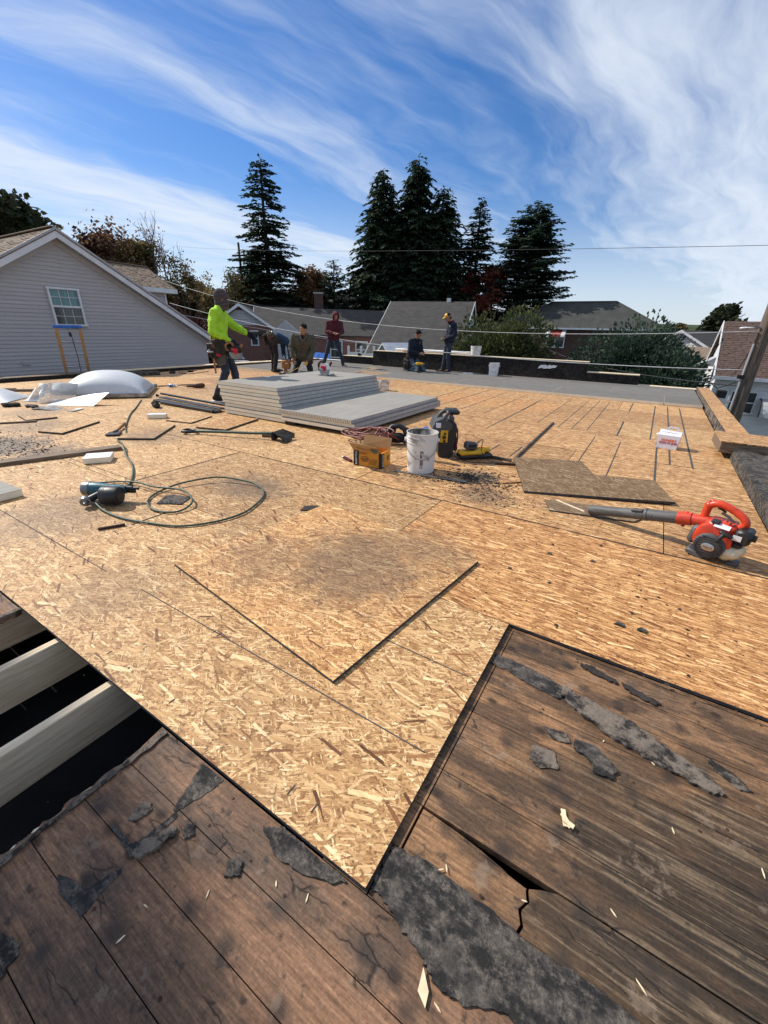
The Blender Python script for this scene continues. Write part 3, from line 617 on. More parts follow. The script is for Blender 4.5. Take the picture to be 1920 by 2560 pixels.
felt(ring([(-.615, .30), (-.585, .318), (-.565, .295), (-.595, .272)], 3, .004), F0, -.012, 'tar_felt', 'dark chip of felt beside the half round piece', .004)
felt(ring([(.02, 1.50), (.06, 1.515), (.15, 1.49), (.16, 1.47), (.08, 1.475)], 4, .007), F0, -.010, 'debris_dark', 'black crumbly tar patch near the top of the old boards', .008)
felt(ring([(.17, 1.49), (.23, 1.475), (.30, 1.455), (.28, 1.435), (.2, 1.45)], 4, .007), F0, -.010, 'debris_dark', 'second black crumbly tar patch by the sheet edge', .008)
felt(ring([(.42, 1.30), (.5, 1.27), (.53, 1.235), (.5, 1.225), (.44, 1.26)], 3, .005), F0, -.013, 'tar_felt_pale', 'thin grey scrap of felt beyond the long pale sheet', .004)
# black tar marks left on the brown boards
for poly in [[(-.885, .42), (-.792, .426), (-.792, .394), (-.815, .33), (-.825, .297), (-.84, .297), (-.858, .347)], [(-.827, .297), (-.813, .294), (-.812, .216), (-.82, .173), (-.932, .182), (-.926, .192), (-.85, .192), (-.838, .215)],
             [(-.935, .06), (-.899, .073), (-.845, .083), (-.825, .147), (-.812, .145), (-.808, .088), (-.80, .05), (-.891, .045)]]:
    MB().prism(ring(poly, 3, .003), PZ - .001, PZ + .0012).build('tar_stain', 'tar_felt', deck)
# splinters and nail heads on the planks
for k, (x, y, L) in enumerate([(.075, .86, .05), (-.01, .45, .02), (.27, .61, .03), (.21, .71, .02), (.52, 1.0, .03), (-.07, .36, .022), (-.15, .58, .02), (-.16, .57, .018), (-.20, .55, .02), (.03, .62, .016), (-.69, .08, .022), (-.60, .23, .02), (-.4, .35, .022), (-.56, -.06, .03),
                               (-.48, .33, .016), (-.7, .14, .016), (.28, 1.18, .014), (.14, 1.18, .014), (.33, .99, .02)]):
    q = MB()
    if k == 0:
        for j in range(3): q.box((j * .006, -j * .006, .004 + j * .003), (.045 - j * .008, .012, .003), rz=1.9 + j * .5)
    else: q.prism([(-L * .45, 0), (-L * .1, -.0016), (L * .45, -.0006), (L * .3, .0014), (-L * .2, .0016)], 0, .0016, Matrix.Rotation(rd.uniform(0, 3), 4, 'Z'))
    tag(q.build('wood_splinter', 'wood_chip', loc=(x, y, -.016 if k else -.015)), 'thick pale bundle of splinters on the dark boards' if k == 0 else 'tiny pale wood splinter lying on the old roof boards', 'wood splinter', 'wood splinters on the old boards')
q = MB().prism([(0, 0), (.02, .012), (.034, .044), (.017, .034), (.003, .026)], 0, .003); tag(q.build('wood_splinter', 'wood_chip', loc=(-.09, .345, -.0135), rot=(.1, 0, 1.2)), 'largest pale shard of wood at the bottom of the brown boards', 'wood splinter')
nl = MB()
for k in range(60):
    x = rd.uniform(-1.0, 1.0); y0 = rd.choice(ys); y = y0 + rd.choice([.02, .10]); 
    if y > .43 and x < -.2: x = rd.uniform(-.24, .9)
    nl.lathe([(.0042, PZ - .0015), (.0042, PZ + .0004), (.002, PZ + .001)], 8, Matrix.Translation((x, y, 0)))
nl.build('nail_head', 'rust', deck)['kind'] = 'stuff'

# sheets of the same board lying loose on the deck
def loose_sheet(pts, z0, z1, label, mat='osb_mixed', tilt=(0, 0), name='loose_osb_sheet', th=.013):
    cx = sum(p[0] for p in pts) / len(pts); cy = sum(p[1] for p in pts) / len(pts)
    q = MB(); q.prism([(x - cx, y - cy) for x, y in pts], 0, z1 - z0); n = len(pts); q.mi = [1, 0] + [1] * n
    return tag(q.build(name, [mat, 'cut_edge'], loc=(cx, cy, z0), rot=(*tilt, 0)), label, 'wooden board')
loose_sheet([(-.737, .868), (-.598, 2.003), (-1.826, 2.168), (-1.965, 1.033)], .0015, .016, 'large stained square of pressed board lying askew over the sheets in the foreground')
def patch(c, l, r, label, mat='osb_mixed', h=.022):
    c, l, r = Vector(c), Vector(l), Vector(r); loose_sheet([tuple(c), tuple(r), tuple(l + r - c), tuple(l)], .002, h, label, mat)
patch((-6.78, 2.07), (-7.25, 2.14), (-6.72, 2.40), 'small square of pressed board beside the broken clear plastic')
patch((-5.66, 2.02), (-5.98, 1.90), (-6.02, 2.60), 'dirty square of pressed board left of the scraper')
patch((-4.62, 2.50), (-4.94, 2.27), (-5.08, 3.06), 'dirty square of pressed board right of the scraper')
patch((-5.06, 3.27), (-5.46, 3.17), (-5.24, 3.73), 'dirty square of pressed board behind the shovel handle', h=.016)
patch((-4.36, 3.27), (-4.77, 3.14), (-4.56, 3.98), 'clean square of pressed board nearest the stacked panels', 'osb_warm')
patch((-10.5, 6.95), (-11.0, 6.98), (-10.75, 7.75), 'thin board lying by the low roof edge behind the man in green', 'osb_warm', .016)
loose_sheet([(-.68, 3.29), (.37, 3.70), (.22, 4.20), (-.25, 4.06), (-.42, 4.46), (-1.03, 4.20)], .012, .03, 'grey weathered offcut with a notched edge lying beside the leaf blower', 'osb_grey', tilt=(.012, -.008))
loose_sheet([(-.42, 3.02), (.12, 3.15), (.25, 3.42), (-.5, 3.22)], .001, .011, 'grimy offcut sticking out from under the notched board', 'osb_grey')

# ------------------------------------------------------------------ insulation boards already laid along the far edge
rd = random.Random(8)
def ins_board(x0, x1, y0, y1, h=.05):
    q = MB().box((0, 0, h / 2), (x1 - x0 - .006, y1 - y0 - .006, h)); q.mi = [1, 0, 1, 1, 1, 1]
    o = q.build('insulation_board', ['paper_grey', 'foam_cream'], deck); o.location = ((x0 + x1) / 2, (y0 + y1) / 2, .0015 + rd.uniform(0, .002)); o.rotation_euler = (0, 0, rd.uniform(-.002, .002))
for y0, y1, xs in [(9.68, 10.86, [-6.55, -4.2, -1.8, .28, .9]), (10.86, 12.04, [-7.6, -5.6, -3.2, -.75, .9]), (12.04, 12.72, [-8.1, -6.6, -4.2, -1.9, .2, .9]),
                   (8.95, 10.15, [-11.4, -9.0, -6.56]), (10.15, 11.35, [-11.4, -10.1, -7.62]), (11.35, 13.4, [-11.4, -9.8, -8.12])]:
    for a, b in zip(xs, xs[1:]): ins_board(a, b, y0, y1)
bw = struct('building_wall')
for n_, c, d in [('brick_face', (-11.7, 5.9, -2.5), (.28, 15.4, 3.9)), ('brick_face', (-5.2, 13.2, -2.5), (12.6, .3, 3.9)), ('brick_face', (1.08, 5.9, -2.5), (.30, 15.0, 3.9)), ('brick_face', (-5.3, -1.7, -2.5), (12.6, .3, 3.9))]:
    MB().box(c, d).build(n_, 'brick_red', bw)

# ------------------------------------------------------------------ low walls round the roof
def rough_box(q, x0, x1, y0, y1, z0, z1, step=.14, amp=.012, seed=0):
    """a box whose faces are lumpy, like walls mopped with tar"""
    bm = bmesh.new(); bmesh.ops.create_cube(bm, size=1)
    for v in bm.verts: v.co = Vector((x0 + (v.co.x + .5) * (x1 - x0), y0 + (v.co.y + .5) * (y1 - y0), z0 + (v.co.z + .5) * (z1 - z0)))
    for _ in range(7):
        es = [e for e in bm.edges if e.calc_length() > step * 1.5]
        if not es: break
        bmesh.ops.subdivide_edges(bm, edges=es, cuts=1, use_grid_fill=True)
    for v in bm.verts:
        p = v.co * 5 + Vector((seed, 0, 0)); v.co += Vector((noise.noise(p), noise.noise(p + Vector((9, 3, 1))), noise.noise(p + Vector((2, 7, 5))))) * amp
        p = v.co * 17; v.co += Vector((noise.noise(p), noise.noise(p + Vector((9, 3, 1))), noise.noise(p + Vector((2, 7, 5))))) * amp * .6
    bm.verts.index_update(); q.add([v.co.copy() for v in bm.verts], [[v.index for v in f.verts] for f in bm.faces]); bm.free()
t = thing('parapet_wall', 'low black curb with pale wooden capping along the roof edge beside the grey house', 'parapet', (-11.7, 7, -.5))
q = MB(); rough_box(q, -.15, .15, -5.5, 6.5, 0, .57, .3, .012); q.build('wall', 'tar_wall', t, 40)
for a, b, h in [(-1.4, 1.2, .60), (1.2, 3.6, .605), (3.6, 6.5, .60)]: MB().box((0, (a + b) / 2, h - .01), (.30, b - a - .01, .02)).build('coping_board', 'new_lumber', t)
for a, b, h in [(-5.5, -3.6, .585), (-3.6, -1.45, .59)]: MB().box((.0, (a + b) / 2, h - .008), (.27, b - a - .02, .012)).build('coping_board', 'old_lumber', t)
t = thing('parapet_wall', 'stepped black tarred wall with wooden capping along the far edge of the roof', 'parapet', (-4, 12.95, -.5))
for (a, b, h, y0) in [(-5.95, -4.5, .81, .0), (-4.5, 2.44, 1.04, -.15), (2.44, 3.69, .79, -.15), (3.69, 5.06, .545, -.15)]:
    q = MB(); rough_box(q, a + .003, b - .003, y0, y0 + .3, 0, h - .022, .22, .014, a); q.build('wall', 'tar_wall', t, 40)
    n = max(1, round((b - a) / 2.3))
    for k in range(n):
        c0, c1 = a + (b - a) * k / n, a + (b - a) * (k + 1) / n
        MB().box(((c0 + c1) / 2, y0 + .15, h - .009), (c1 - c0 - .008, .33, .018)).build('coping_board', 'new_lumber', t)
q = MB(); q.prism(jag((1.15, .80), (1.62, .84), 9, .02) + jag((1.66, .90), (1.2, .88), 9, .025), -.172, -.15, Matrix(((1, 0, 0, 0), (0, 0, 1, 0), (0, 1, 0, 0), (0, 0, 0, 1))))
q.build('bare_patch', 'siding_white', t)
t = thing('parapet_wall', 'low curb with a pale cap behind the man in the dark red hood', 'parapet', (-10.8, 13.6, -.5))
q = MB(); rough_box(q, -.9, .85, -.12, .12, 0, .56, .25, .012); q.build('wall', 'tar_wall', t, 40); MB().box((0, 0, .57), (1.76, .26, .018)).build('coping_board', 'siding_white', t)
t = thing('parapet_wall', 'low rubbly wall capped with strips of new pressed board on the right roof edge', 'parapet', (1.06, 9.5, -.5))
q = MB(); rough_box(q, -.115, .125, -3.25, 3.3, 0, .585, .11, .022); q.build('wall', 'tar_felt_pale', t, 40)
for a, b, dz in [(-3.22, -2.25, .004), (-2.24, .1, 0), (.11, 3.25, .0)]:
    q = MB().box((0.0, (a + b) / 2, .60 + dz), (.235, b - a - .008, .016)); q.mi = [1, 0, 1, 1, 1, 1]; q.build('coping_board', ['osb_warm', 'cut_edge'], t)
t = thing('timber_block', 'short thick wooden cap resting across the end of the black wall on the right', 'timber', (1.05, 5.98, .06), rz=.02)
q = MB().box((0, 0, .055), (.54, .62, .11), b=.006); q.build('block', 'old_lumber', t); MB().box((0.0, 0, .117), (.545, .63, .012)).build('cover_board', 'osb_warm', t)
for y in (-.2, .2): MB().box((0, y, .02), (.30, .1, .05)).build('bearer', 'tar_felt', t)
t = thing('parapet_wall', 'thick black tar covered wall running towards the camera on the right roof edge', 'parapet', (1.06, 3.6, -.5))
q = MB(); rough_box(q, -.15, .17, -5.2, 2.35, 0, .60, .09, .024, 3); q.build('wall', 'tar_felt', t, 40)

# ------------------------------------------------------------------ ground
def gz(x, y):
    s = -.75 * x + .66 * y; t = max(0, min(1, (s - 14) / 26)); t = t * t * (3 - 2 * t)
    r = max(0, min(1, (x + 26) / 30)); return -4.2 + 2.9 * t * (1 - .6 * r)
g = []; fs = []; NX = 90
ax = [-400 + 800 * (i / NX) for i in range(NX + 1)]
ax = [math.copysign(abs(a / 400) ** 1.8 * 400, a) for a in ax]
for j in range(NX + 1):
    for i in range(NX + 1): g.append((ax[i] - 10, ax[j] + 20, gz(ax[i] - 10, ax[j] + 20)))
for j in range(NX):
    for i in range(NX): a = j * (NX + 1) + i; fs.append((a, a + 1, a + NX + 2, a + NX + 1))
tag(raw('ground', g, fs, 'grass', None, 60), kind='structure')
hv, hf = [], []
for i in range(121):
    an = rad(-110 + 1.3 * i); h = 9 + 7 * noise.noise(Vector((i * .09, 3, 0))) + (6 if i < 50 else 0)
    for r, z in ((330, -6), (345, h * .7), (370, h), (390, -6)): hv.append((math.sin(an) * r, math.cos(an) * r, z))
for i in range(120):
    for k in range(3): a = i * 4 + k; hf.append((a, a + 1, a + 5, a + 4))
tag(raw('hills', hv, hf, 'needles_green', None, 80), kind='structure')
vs = [(x, y, gz(x, y) + .03) for y in range(8, 36, 2) for x in (-24.5, -20)]
tag(raw('driveway', vs, [(2 * i, 2 * i + 1, 2 * i + 3, 2 * i + 2) for i in range(len(vs) // 2 - 1)], 'asphalt'), kind='structure')

tag(raw('parking_lot', [(1.3, -8, -4.17), (16, -8, -4.17), (16, 23.5, -4.17), (1.3, 23.5, -4.17)], [(0, 1, 2, 3)], 'asphalt'), kind='structure')

# ------------------------------------------------------------------ shingles as rows of tabs
def shingles(name, mat, parent, O, U, V, lu, lv, row, tab, seed=0, skip=None):
    O, U, V = Vector(O), Vector(U).normalized(), Vector(V).normalized(); N = U.cross(V).normalized()
    if N.z < 0: N = -N
    r = random.Random(seed); vs, fs = [], []
    for j in range(int(lv / row) + 1):
        v0 = j * row; v1 = min(lv, v0 + row * 1.25)
        if v0 >= lv: break
        u = -r.uniform(0, tab)
        while u < lu:
            a, b = max(0, u + .004), min(lu, u + tab * r.uniform(.8, 1.2)); u += tab
            if b - a < .02 or (skip and skip((a + b) / 2, v0)): continue
            h0 = .016 + r.choice([0, 0, .007]); jit = r.uniform(-.006, .006) * row / .14
            p = [O + U * a + V * (v0 + jit) + N * h0, O + U * b + V * (v0 + jit) + N * h0, O + U * b + V * v1 + N * .003, O + U * a + V * v1 + N * .003,
                 O + U * a + V * (v0 + jit), O + U * b + V * (v0 + jit)]
            k = len(vs); vs += [tuple(x) for x in p]; fs += [(k, k + 1, k + 2, k + 3), (k + 4, k + 5, k + 1, k)]
    o = raw(name, vs, fs, mat, parent); o['kind'] = 'stuff'; return o
def slab(name, pts, th, mat, parent):
    """a flat slab under the given corner points"""
    P = [Vector(p) for p in pts]; N = (P[1] - P[0]).cross(P[2] - P[0]).normalized()
    if N.z < 0: N = -N
    n = len(P); q = MB(); q.add(P + [p - N * th for p in P], [tuple(range(n)), tuple(range(2 * n - 1, n - 1, -1))] + [(i, (i + 1) % n, (i + 1) % n + n, i + n) for i in range(n)])
    return q.build(name, mat, parent)

# ------------------------------------------------------------------ the grey sided house on the left
HX, HY, RZ, SL = -14.5, 6.25, 3.45, .595
house = thing('gable_house', 'grey sided house with a steep gable, one small window and a tan shingled roof', 'house', (HX, HY, -4.2))
o = Vector((HX, HY, -4.2)); Z = 4.2
q = MB(); M = Matrix(((0, 0, 1, 0), (1, 0, 0, 0), (0, 1, 0, 0), (0, 0, 0, 1)))
q.prism([(-4.3, 0), (4.3, 0), (4.3, Z + RZ - 4.3 * SL - .1), (0, Z + RZ - .1), (-4.3, Z + RZ - 4.3 * SL - .1)], -9.5, -.02, M); q.build('wall', 'siding_vinyl', house)
z = -1.2; cr = .0965
while z < 3.2:
    z1 = min(z + cr, 3.28); hw0 = min(4.25, (3.30 - z) / SL); hw1 = min(4.25, (3.30 - z1) / SL)
    if hw0 < .15: break
    zb = z + .006; vs = [(.020, -hw0, zb), (.020, hw0, zb), (.004, hw1, z1 + .006), (.004, -hw1, z1 + .006), (-.012, -hw0, zb), (-.012, hw0, zb), (-.012, hw1, z1), (-.012, -hw1, z1)]
    q = MB(); q.add([(x, y, zz + Z) for x, y, zz in vs], [(0, 1, 2, 3), (4, 7, 6, 5), (0, 4, 5, 1), (1, 5, 6, 2), (2, 6, 7, 3), (3, 7, 4, 0)]); q.build('siding_board', 'siding_vinyl', house); z += cr
for s, L in ((1, 4.45), (-1, 4.5)):
    d = Vector((0, s, -SL)).normalized(); ln = L * math.hypot(1, SL)
    def rk(nm, x0, x1, drop0, drop1, mt):
        q = MB(); vs = []
        for x in (x0, x1):
            for (yy, dz) in ((0, -drop0), (s * L, -drop0), (s * L, -drop1), (0, -drop1)): vs.append((x, yy, Z + RZ - abs(yy) * SL + dz))
        q.add(vs, [(0, 1, 2, 3), (7, 6, 5, 4), (0, 4, 5, 1), (1, 5, 6, 2), (2, 6, 7, 3), (3, 7, 4, 0)]); return q.build(nm, mt, house)
    rk('fascia_board', .25, .275, -.005, .21, 'trim_white'); rk('drip_edge', .276, .30, -.03, .03, 'trim_grey')
    rk('soffit', .02, .25, .185, .2, 'trim_grey'); rk('frieze_board', .018, .04, .2, .34, 'siding_vinyl')
    ro = slab('roof', [(.28, 0, Z + RZ + .01), (.28, s * L, Z + RZ + .01 - L * SL), (-9.8, s * L, Z + RZ + .01 - L * SL), (-9.8, 0, Z + RZ + .01)], .06, 'shingle_tan', house)
    if s < 0: shingles('shingle', 'shingle_tan', house, (-9.8, s * L, Z + RZ + .012 - L * SL), (1, 0, 0), (0, -s, SL), 10.05, ln, .14, .32, 3)
MB().box((-4.76, 0, Z + RZ + .03), (10.1, .22, .03), b=.01).build('ridge_cap', 'shingle_tan', house)
# window
wy0, wy1, wz0, wz1 = -.46, .28, Z + 1.10, Z + 2.07
wf = MB()
for c, d in [((.05, (wy0 + wy1) / 2, wz1 - .025), (.07, wy1 - wy0 + .08, .05)), ((.05, (wy0 + wy1) / 2, wz0 + .02), (.09, wy1 - wy0 + .10, .05)), ((.05, wy0, (wz0 + wz1) / 2), (.068, .05, wz1 - wz0)), ((.05, wy1, (wz0 + wz1) / 2), (.068, .05, wz1 - wz0))]: wf.box(c, d)
win = wf.build('window', 'trim_white', house); zm = (wz0 + wz1) / 2
MB().box((.056, (wy0 + wy1) / 2, zm + .01), (.05, wy1 - wy0 - .05, .05)).build('sash_rail', 'trim_white', win)
for i in range(3):
    for j in range(4):
        a = wy0 + .03 + i * (wy1 - wy0 - .06) / 3; b = a + (wy1 - wy0 - .06) / 3; lo = (zm + .035 + (j - 2) * .215) if j > 1 else wz0 + .045 + j * .21
        MB().box((.034, (a + b) / 2, lo + .105), (.006, b - a - .016, .196)).build('pane', 'window_curtain' if j > 1 else 'window_glass', win)
m_ = MB()
for i in (1, 2):
    y = wy0 + .03 + i * (wy1 - wy0 - .06) / 3; m_.box((.041, y, (zm + wz1) / 2), (.012, .014, wz1 - zm - .05)); m_.box((.041, y, (zm + wz0) / 2), (.009, .010, zm - wz0 - .05))
m_.box((.042, (wy0 + wy1) / 2, zm + .245), (.012, wy1 - wy0 - .05, .014)); m_.box((.042, (wy0 + wy1) / 2, wz0 + .25), (.009, wy1 - wy0 - .05, .010)); m_.build('muntin', 'trim_white', win)
q = MB(); q.box((.03, -1.42, Z + .12), (.04, .16, .025)); q.box((.03, -1.5, Z + .16), (.04, .03, .09)); q.build('vent_hood', 'trim_grey', house)
# dormer, seen over the slope
D0 = Vector((-2.0, 0, Z))
q = MB(); q.prism([(0, 0), (1.55, 0), (1.55, 1.2), (0, 2.05), (-1.55, 1.2), (-1.55, 0)], 1.3, 4.35, Matrix.Translation((-3.75, 0, Z + 1.15)) @ Matrix(((1, 0, 0, 0), (0, 0, 1, 0), (0, 1, 0, 0), (0, 0, 0, 1)))); dm = q.build('dormer', 'siding_vinyl', house)
for k in range(9): MB().box((-2.18, 2.8, Z + 1.2 + k * .15), (.018, 3.1, .144), ry=-.06).build('siding_board', 'siding_vinyl', dm)
MB().box((-2.17, 4.33, Z + 1.75), (.05, .07, 1.2)).build('corner_board', 'trim_white', dm)
slab('roof', [(-1.95, .9, Z + 2.44), (-1.95, 4.7, Z + 2.44), (-3.75, 4.7, Z + 3.28), (-3.75, .9, Z + 3.28)], .05, 'shingle_tan', dm)
slab('roof', [(-5.55, .9, Z + 2.44), (-5.55, 4.7, Z + 2.44), (-3.75, 4.7, Z + 3.28), (-3.75, .9, Z + 3.28)], .05, 'shingle_tan', dm)
MB().box((-1.93, 2.8, Z + 2.37), (.03, 3.84, .15)).build('fascia_board', 'trim_white', dm); MB().box((-2.08, 2.8, Z + 2.30), (.3, 3.7, .02)).build('soffit', 'trim_white', dm)
shingles('shingle', 'shingle_tan', dm, (-1.95, .9, Z + 2.445), (0, 1, 0), (-1.8, 0, .84), 3.8, 1.98, .12, .3, 5)
MB().box((-3.75, 2.8, Z + 3.3), (.2, 3.85, .03)).build('ridge_cap', 'shingle_tan', dm)

# ladder against the roof edge
t = thing('ladder', 'wooden railed ladder with a blue top bar standing against the roof edge by the window', 'ladder', (-12.62, 5.14, -4.2))
for s in (-1, 1): MB().box((.13, s * .255, 2.64), (.035, .065, 5.36), ry=.075, b=.006).build('rail', 'ladder_wood', t)
for k in range(17): 
    zz = 5.25 - .29 * k; x = .13 + (zz - 2.64) * math.tan(.075)
    MB().tube([(x, -.25, zz), (x, .25, zz)], .016, 8).build('rung', 'bright_metal', t, 40)
MB().box((.325, 0, 5.30), (.07, .60, .07), b=.01).build('top_bar', 'blue_plastic', t)
q = MB(); q.ball((.36, .0, 5.13), (.03, .035, .06), 8); q.build('pulley', 'black_plastic', t, 40); MB().tube([(.36, .02, 5.12), (.33, .05, 4.6), (.29, .04, 4.0)], .008, 6).build('rope', 'black_cloth', t)

# ------------------------------------------------------------------ houses further off
def gable_body(q, L, Wd, zw, zr, M):
    """box with a gable roof line: ridge along local x, length L, width Wd"""
    vs = [(x, y, z_) for x in (-L / 2, L / 2) for (y, z_) in ((-Wd / 2, 0), (Wd / 2, 0), (Wd / 2, zw), (0, zr), (-Wd / 2, zw))]
    q.add(vs, [(4, 3, 2, 1, 0), (5, 6, 7, 8, 9), (0, 1, 6, 5), (1, 2, 7, 6), (2, 3, 8, 7), (3, 4, 9, 8), (4, 0, 5, 9)], M)
def simple_window(parent, M, w_, h_, frame_mat='trim_white', glass='window_glass', split=True):
    q = MB()
    for c, d in [((0, 0, h_ / 2), (w_ + .1, .06, .07)), ((0, 0, -h_ / 2), (w_ + .14, .09, .07)), ((-w_ / 2, 0, 0), (.07, .056, h_)), ((w_ / 2, 0, 0), (.07, .056, h_))]: q.box(c, d, M)
    if split: q.box((0, 0, 0), (w_, .045, .05), M)
    o = q.build('window', frame_mat, parent)
    for s in (1, -1): MB().box((0, .012, s * h_ / 4), (w_ - .05, .01, h_ / 2 - .05), M).build('pane', glass, o)
    return o
def house_of(name, label, loc, rz, L, Wd, zw, zr, wall, roof, gable=None, over=.35, hip=0.0):
    h = thing(name, label, 'house', loc, rz)
    if hip:
        MB().box((0, 0, zw / 2), (L, Wd, zw)).build('wall', wall, h)
        a, b = L / 2 + over, Wd / 2 + over; ze = zw - over * (zr - zw) / (Wd / 2) * .5; r = L / 2 - hip
        q = MB(); q.add([(-a, -b, ze), (a, -b, ze), (a, b, ze), (-a, b, ze), (-r, 0, zr), (r, 0, zr)], [(0, 1, 5, 4), (1, 2, 5), (2, 3, 4, 5), (3, 0, 4), (3, 2, 1, 0)]); q.build('roof', roof, h)
        q = MB(); q.box((0, -b, ze - .05), (2 * a + .1, .08, .12)); q.box((a, 0, ze - .05), (.08, 2 * b, .11)); q.box((-a, 0, ze - .05), (.08, 2 * b, .11)); q.build('gutter', 'trim_white', h)
        q = MB(); q.tube([(-r, 0, zr), (r, 0, zr)], .08, 6); q.tube([(r, 0, zr), (a, -b, ze)], .06, 6); q.build('ridge_cap', roof, h)
    else:
        q = MB(); gable_body(q, L, Wd, zw, zr - .12, Matrix.Identity(4)); q.build('wall', wall, h)
        sl = (zr - zw) / (Wd / 2); b = Wd / 2 + over; a = L / 2 + over
        for s in (-1, 1): slab('roof', [(-a, s * b, zr - b * sl), (a, s * b, zr - b * sl), (a, 0, zr), (-a, 0, zr)], .10, roof, h)
        for s in (-1, 1):
            q = MB(); vs = []
            for x in (s * (a + .005), s * (a + .035)):
                for yy in (-b, 0, b): vs += [(x, yy, zr - abs(yy) * sl + .01), (x, yy, zr - abs(yy) * sl - .2)]
            q.add(vs, [(0, 1, 3, 2), (2, 3, 5, 4), (6, 8, 9, 7), (8, 10, 11, 9), (0, 2, 8, 6), (2, 4, 10, 8), (1, 7, 9, 3), (3, 9, 11, 5), (0, 6, 7, 1), (4, 5, 11, 10)]); q.build('rake_board', 'trim_white', h)
        if gable:
            for s in (-1, 1):
                n = int((zr - .3 - zw) / .2)
                for k in range(n):
                    z0 = zw + k * .2; w0 = (zr - .25 - z0) / sl; w1 = max(.02, (zr - .25 - z0 - .19) / sl); x0, x1 = s * L / 2, s * (L / 2 + .03)
                    q = MB(); q.add([(x1 + s * .02, -w0, z0), (x1 + s * .02, w0, z0), (x1, w1, z0 + .19), (x1, -w1, z0 + .19), (x0, -w0, z0), (x0, w0, z0), (x0, w1, z0 + .19), (x0, -w1, z0 + .19)],
                                    [(0, 1, 2, 3), (7, 6, 5, 4), (0, 4, 5, 1), (2, 6, 7, 3), (1, 5, 6, 2), (3, 7, 4, 0)]); q.build('siding_board', gable, h)
    return h
# dark brick house with a hipped roof
h = house_of('brick_house', 'dark brick house with a broad grey hipped roof and a red striped awning', (-6.6, 42.2, -4.2), .03, 12.4, 8.2, 5.95, 7.95, 'brick_dark', 'roof_green_grey', hip=3.6)
Mw = Matrix.Translation((-1.0, -4.13, 4.85)); simple_window(h, Mw, 1.35, .85, split=False); MB().box((-1.0, -4.17, 4.85), (.06, .05, .85)).build('mullion', 'trim_white', h)
q = MB(); 
for k in range(5): q.cur = 1 if k in (0, 4) else 0; q.add([(-1.75 + k * .3, -4.13, 5.75), (-1.45 + k * .3, -4.13, 5.75), (-1.45 + k * .3, -4.85, 5.33), (-1.75 + k * .3, -4.85, 5.33), (-1.75 + k * .3, -4.87, 5.20), (-1.45 + k * .3, -4.87, 5.20)], [(0, 1, 2, 3), (3, 2, 5, 4)])
q.build('awning', ['awning_red', 'siding_white'], h)
simple_window(h, Mw @ Matrix.Translation((5.4, 0, 0)), 1.2, 1.1)
# steep grey roof in the middle
h = house_of('shingled_house', 'house with a tall steep dark grey shingled roof and a white sided gable end', (-15.6, 31.5, -3.9), math.atan2(.235, .959), 6.1, 13.0, 3.05, 7.15, 'siding_grey', 'roof_grey', gable='siding_white', over=.2)
MB().box((1.3, .1, 7.2), (.3, .3, .35)).build('roof_vent', 'bright_metal', h)
q = MB(); q.prism([(0, 0), (.45, 0), (.22, .55)], 0, .04, Matrix.Translation((3.09, -.22, 6.1)) @ Matrix(((0, 0, 1, 0), (1, 0, 0, 0), (0, 1, 0, 0), (0, 0, 0, 1)))); q.build('gable_vent', 'window_glass', h)
# brick house with grey gable, left of the tall spruce
h = house_of('brick_house', 'small red brick house with a grey sided gable, just left of the tall spruce', (-30.5, 30.4, -2.2), rad(74), 7.5, 4.6, 3.3, 5.2, 'brick_red', 'roof_grey', gable='siding_grey')
h = house_of('garage', 'low brick wing with a grey sided gable facing the roof, behind the man in green', (-29.0, 25.0, -1.6), rad(-48), 5.5, 4.4, 2.9, 4.35, 'brick_red', 'roof_grey', gable='siding_grey', over=.3)
simple_window(h, Matrix.Translation((2.78, .9, 2.0)) @ Matrix.Rotation(rad(90), 4, 'Z'), .5, 1.0)
h = house_of('brick_house', 'long low brick house with grey roof, chimney and white windows behind the kneeling man', (-24.6, 29.9, -2.4), rad(41), 11.0, 7.0, 3.3, 5.1, 'brick_red', 'roof_grey', gable='siding_white')
MB().box((-.6, .9, 5.3), (.75, .6, 1.9)).build('chimney', 'brick_dark', h); MB().box((-.6, .9, 6.3), (.85, .7, .12)).build('chimney_cap', 'concrete', h)
for x in (-3.6, .6, 2.6): simple_window(h, Matrix.Translation((x, -3.53, 2.1)), .9, 1.2)
q = MB(); gable_body(q, 1.2, 2.2, 3.2, 4.1, Matrix.Translation((-3.2, -3.6, 0)) @ Matrix.Rotation(rad(90), 4, 'Z')); q.build('front_gable', 'siding_grey', h)
h = house_of('two_storey_house', 'white two storey house with dark shutters and a pale grey roof behind the brick houses', (-34.0, 38.3, -2.0), rad(40), 10.0, 6.5, 5.3, 6.9, 'siding_white', 'roof_grey', gable='siding_white')
for x in (-3.6, -1.2, 1.4, 3.6):
    simple_window(h, Matrix.Translation((x, -3.28, 4.55)), .8, 1.0)
    for s in (-1, 1): MB().box((x + s * .62, -3.27, 4.55), (.28, .05, 1.05)).build('shutter', 'print_black', h)
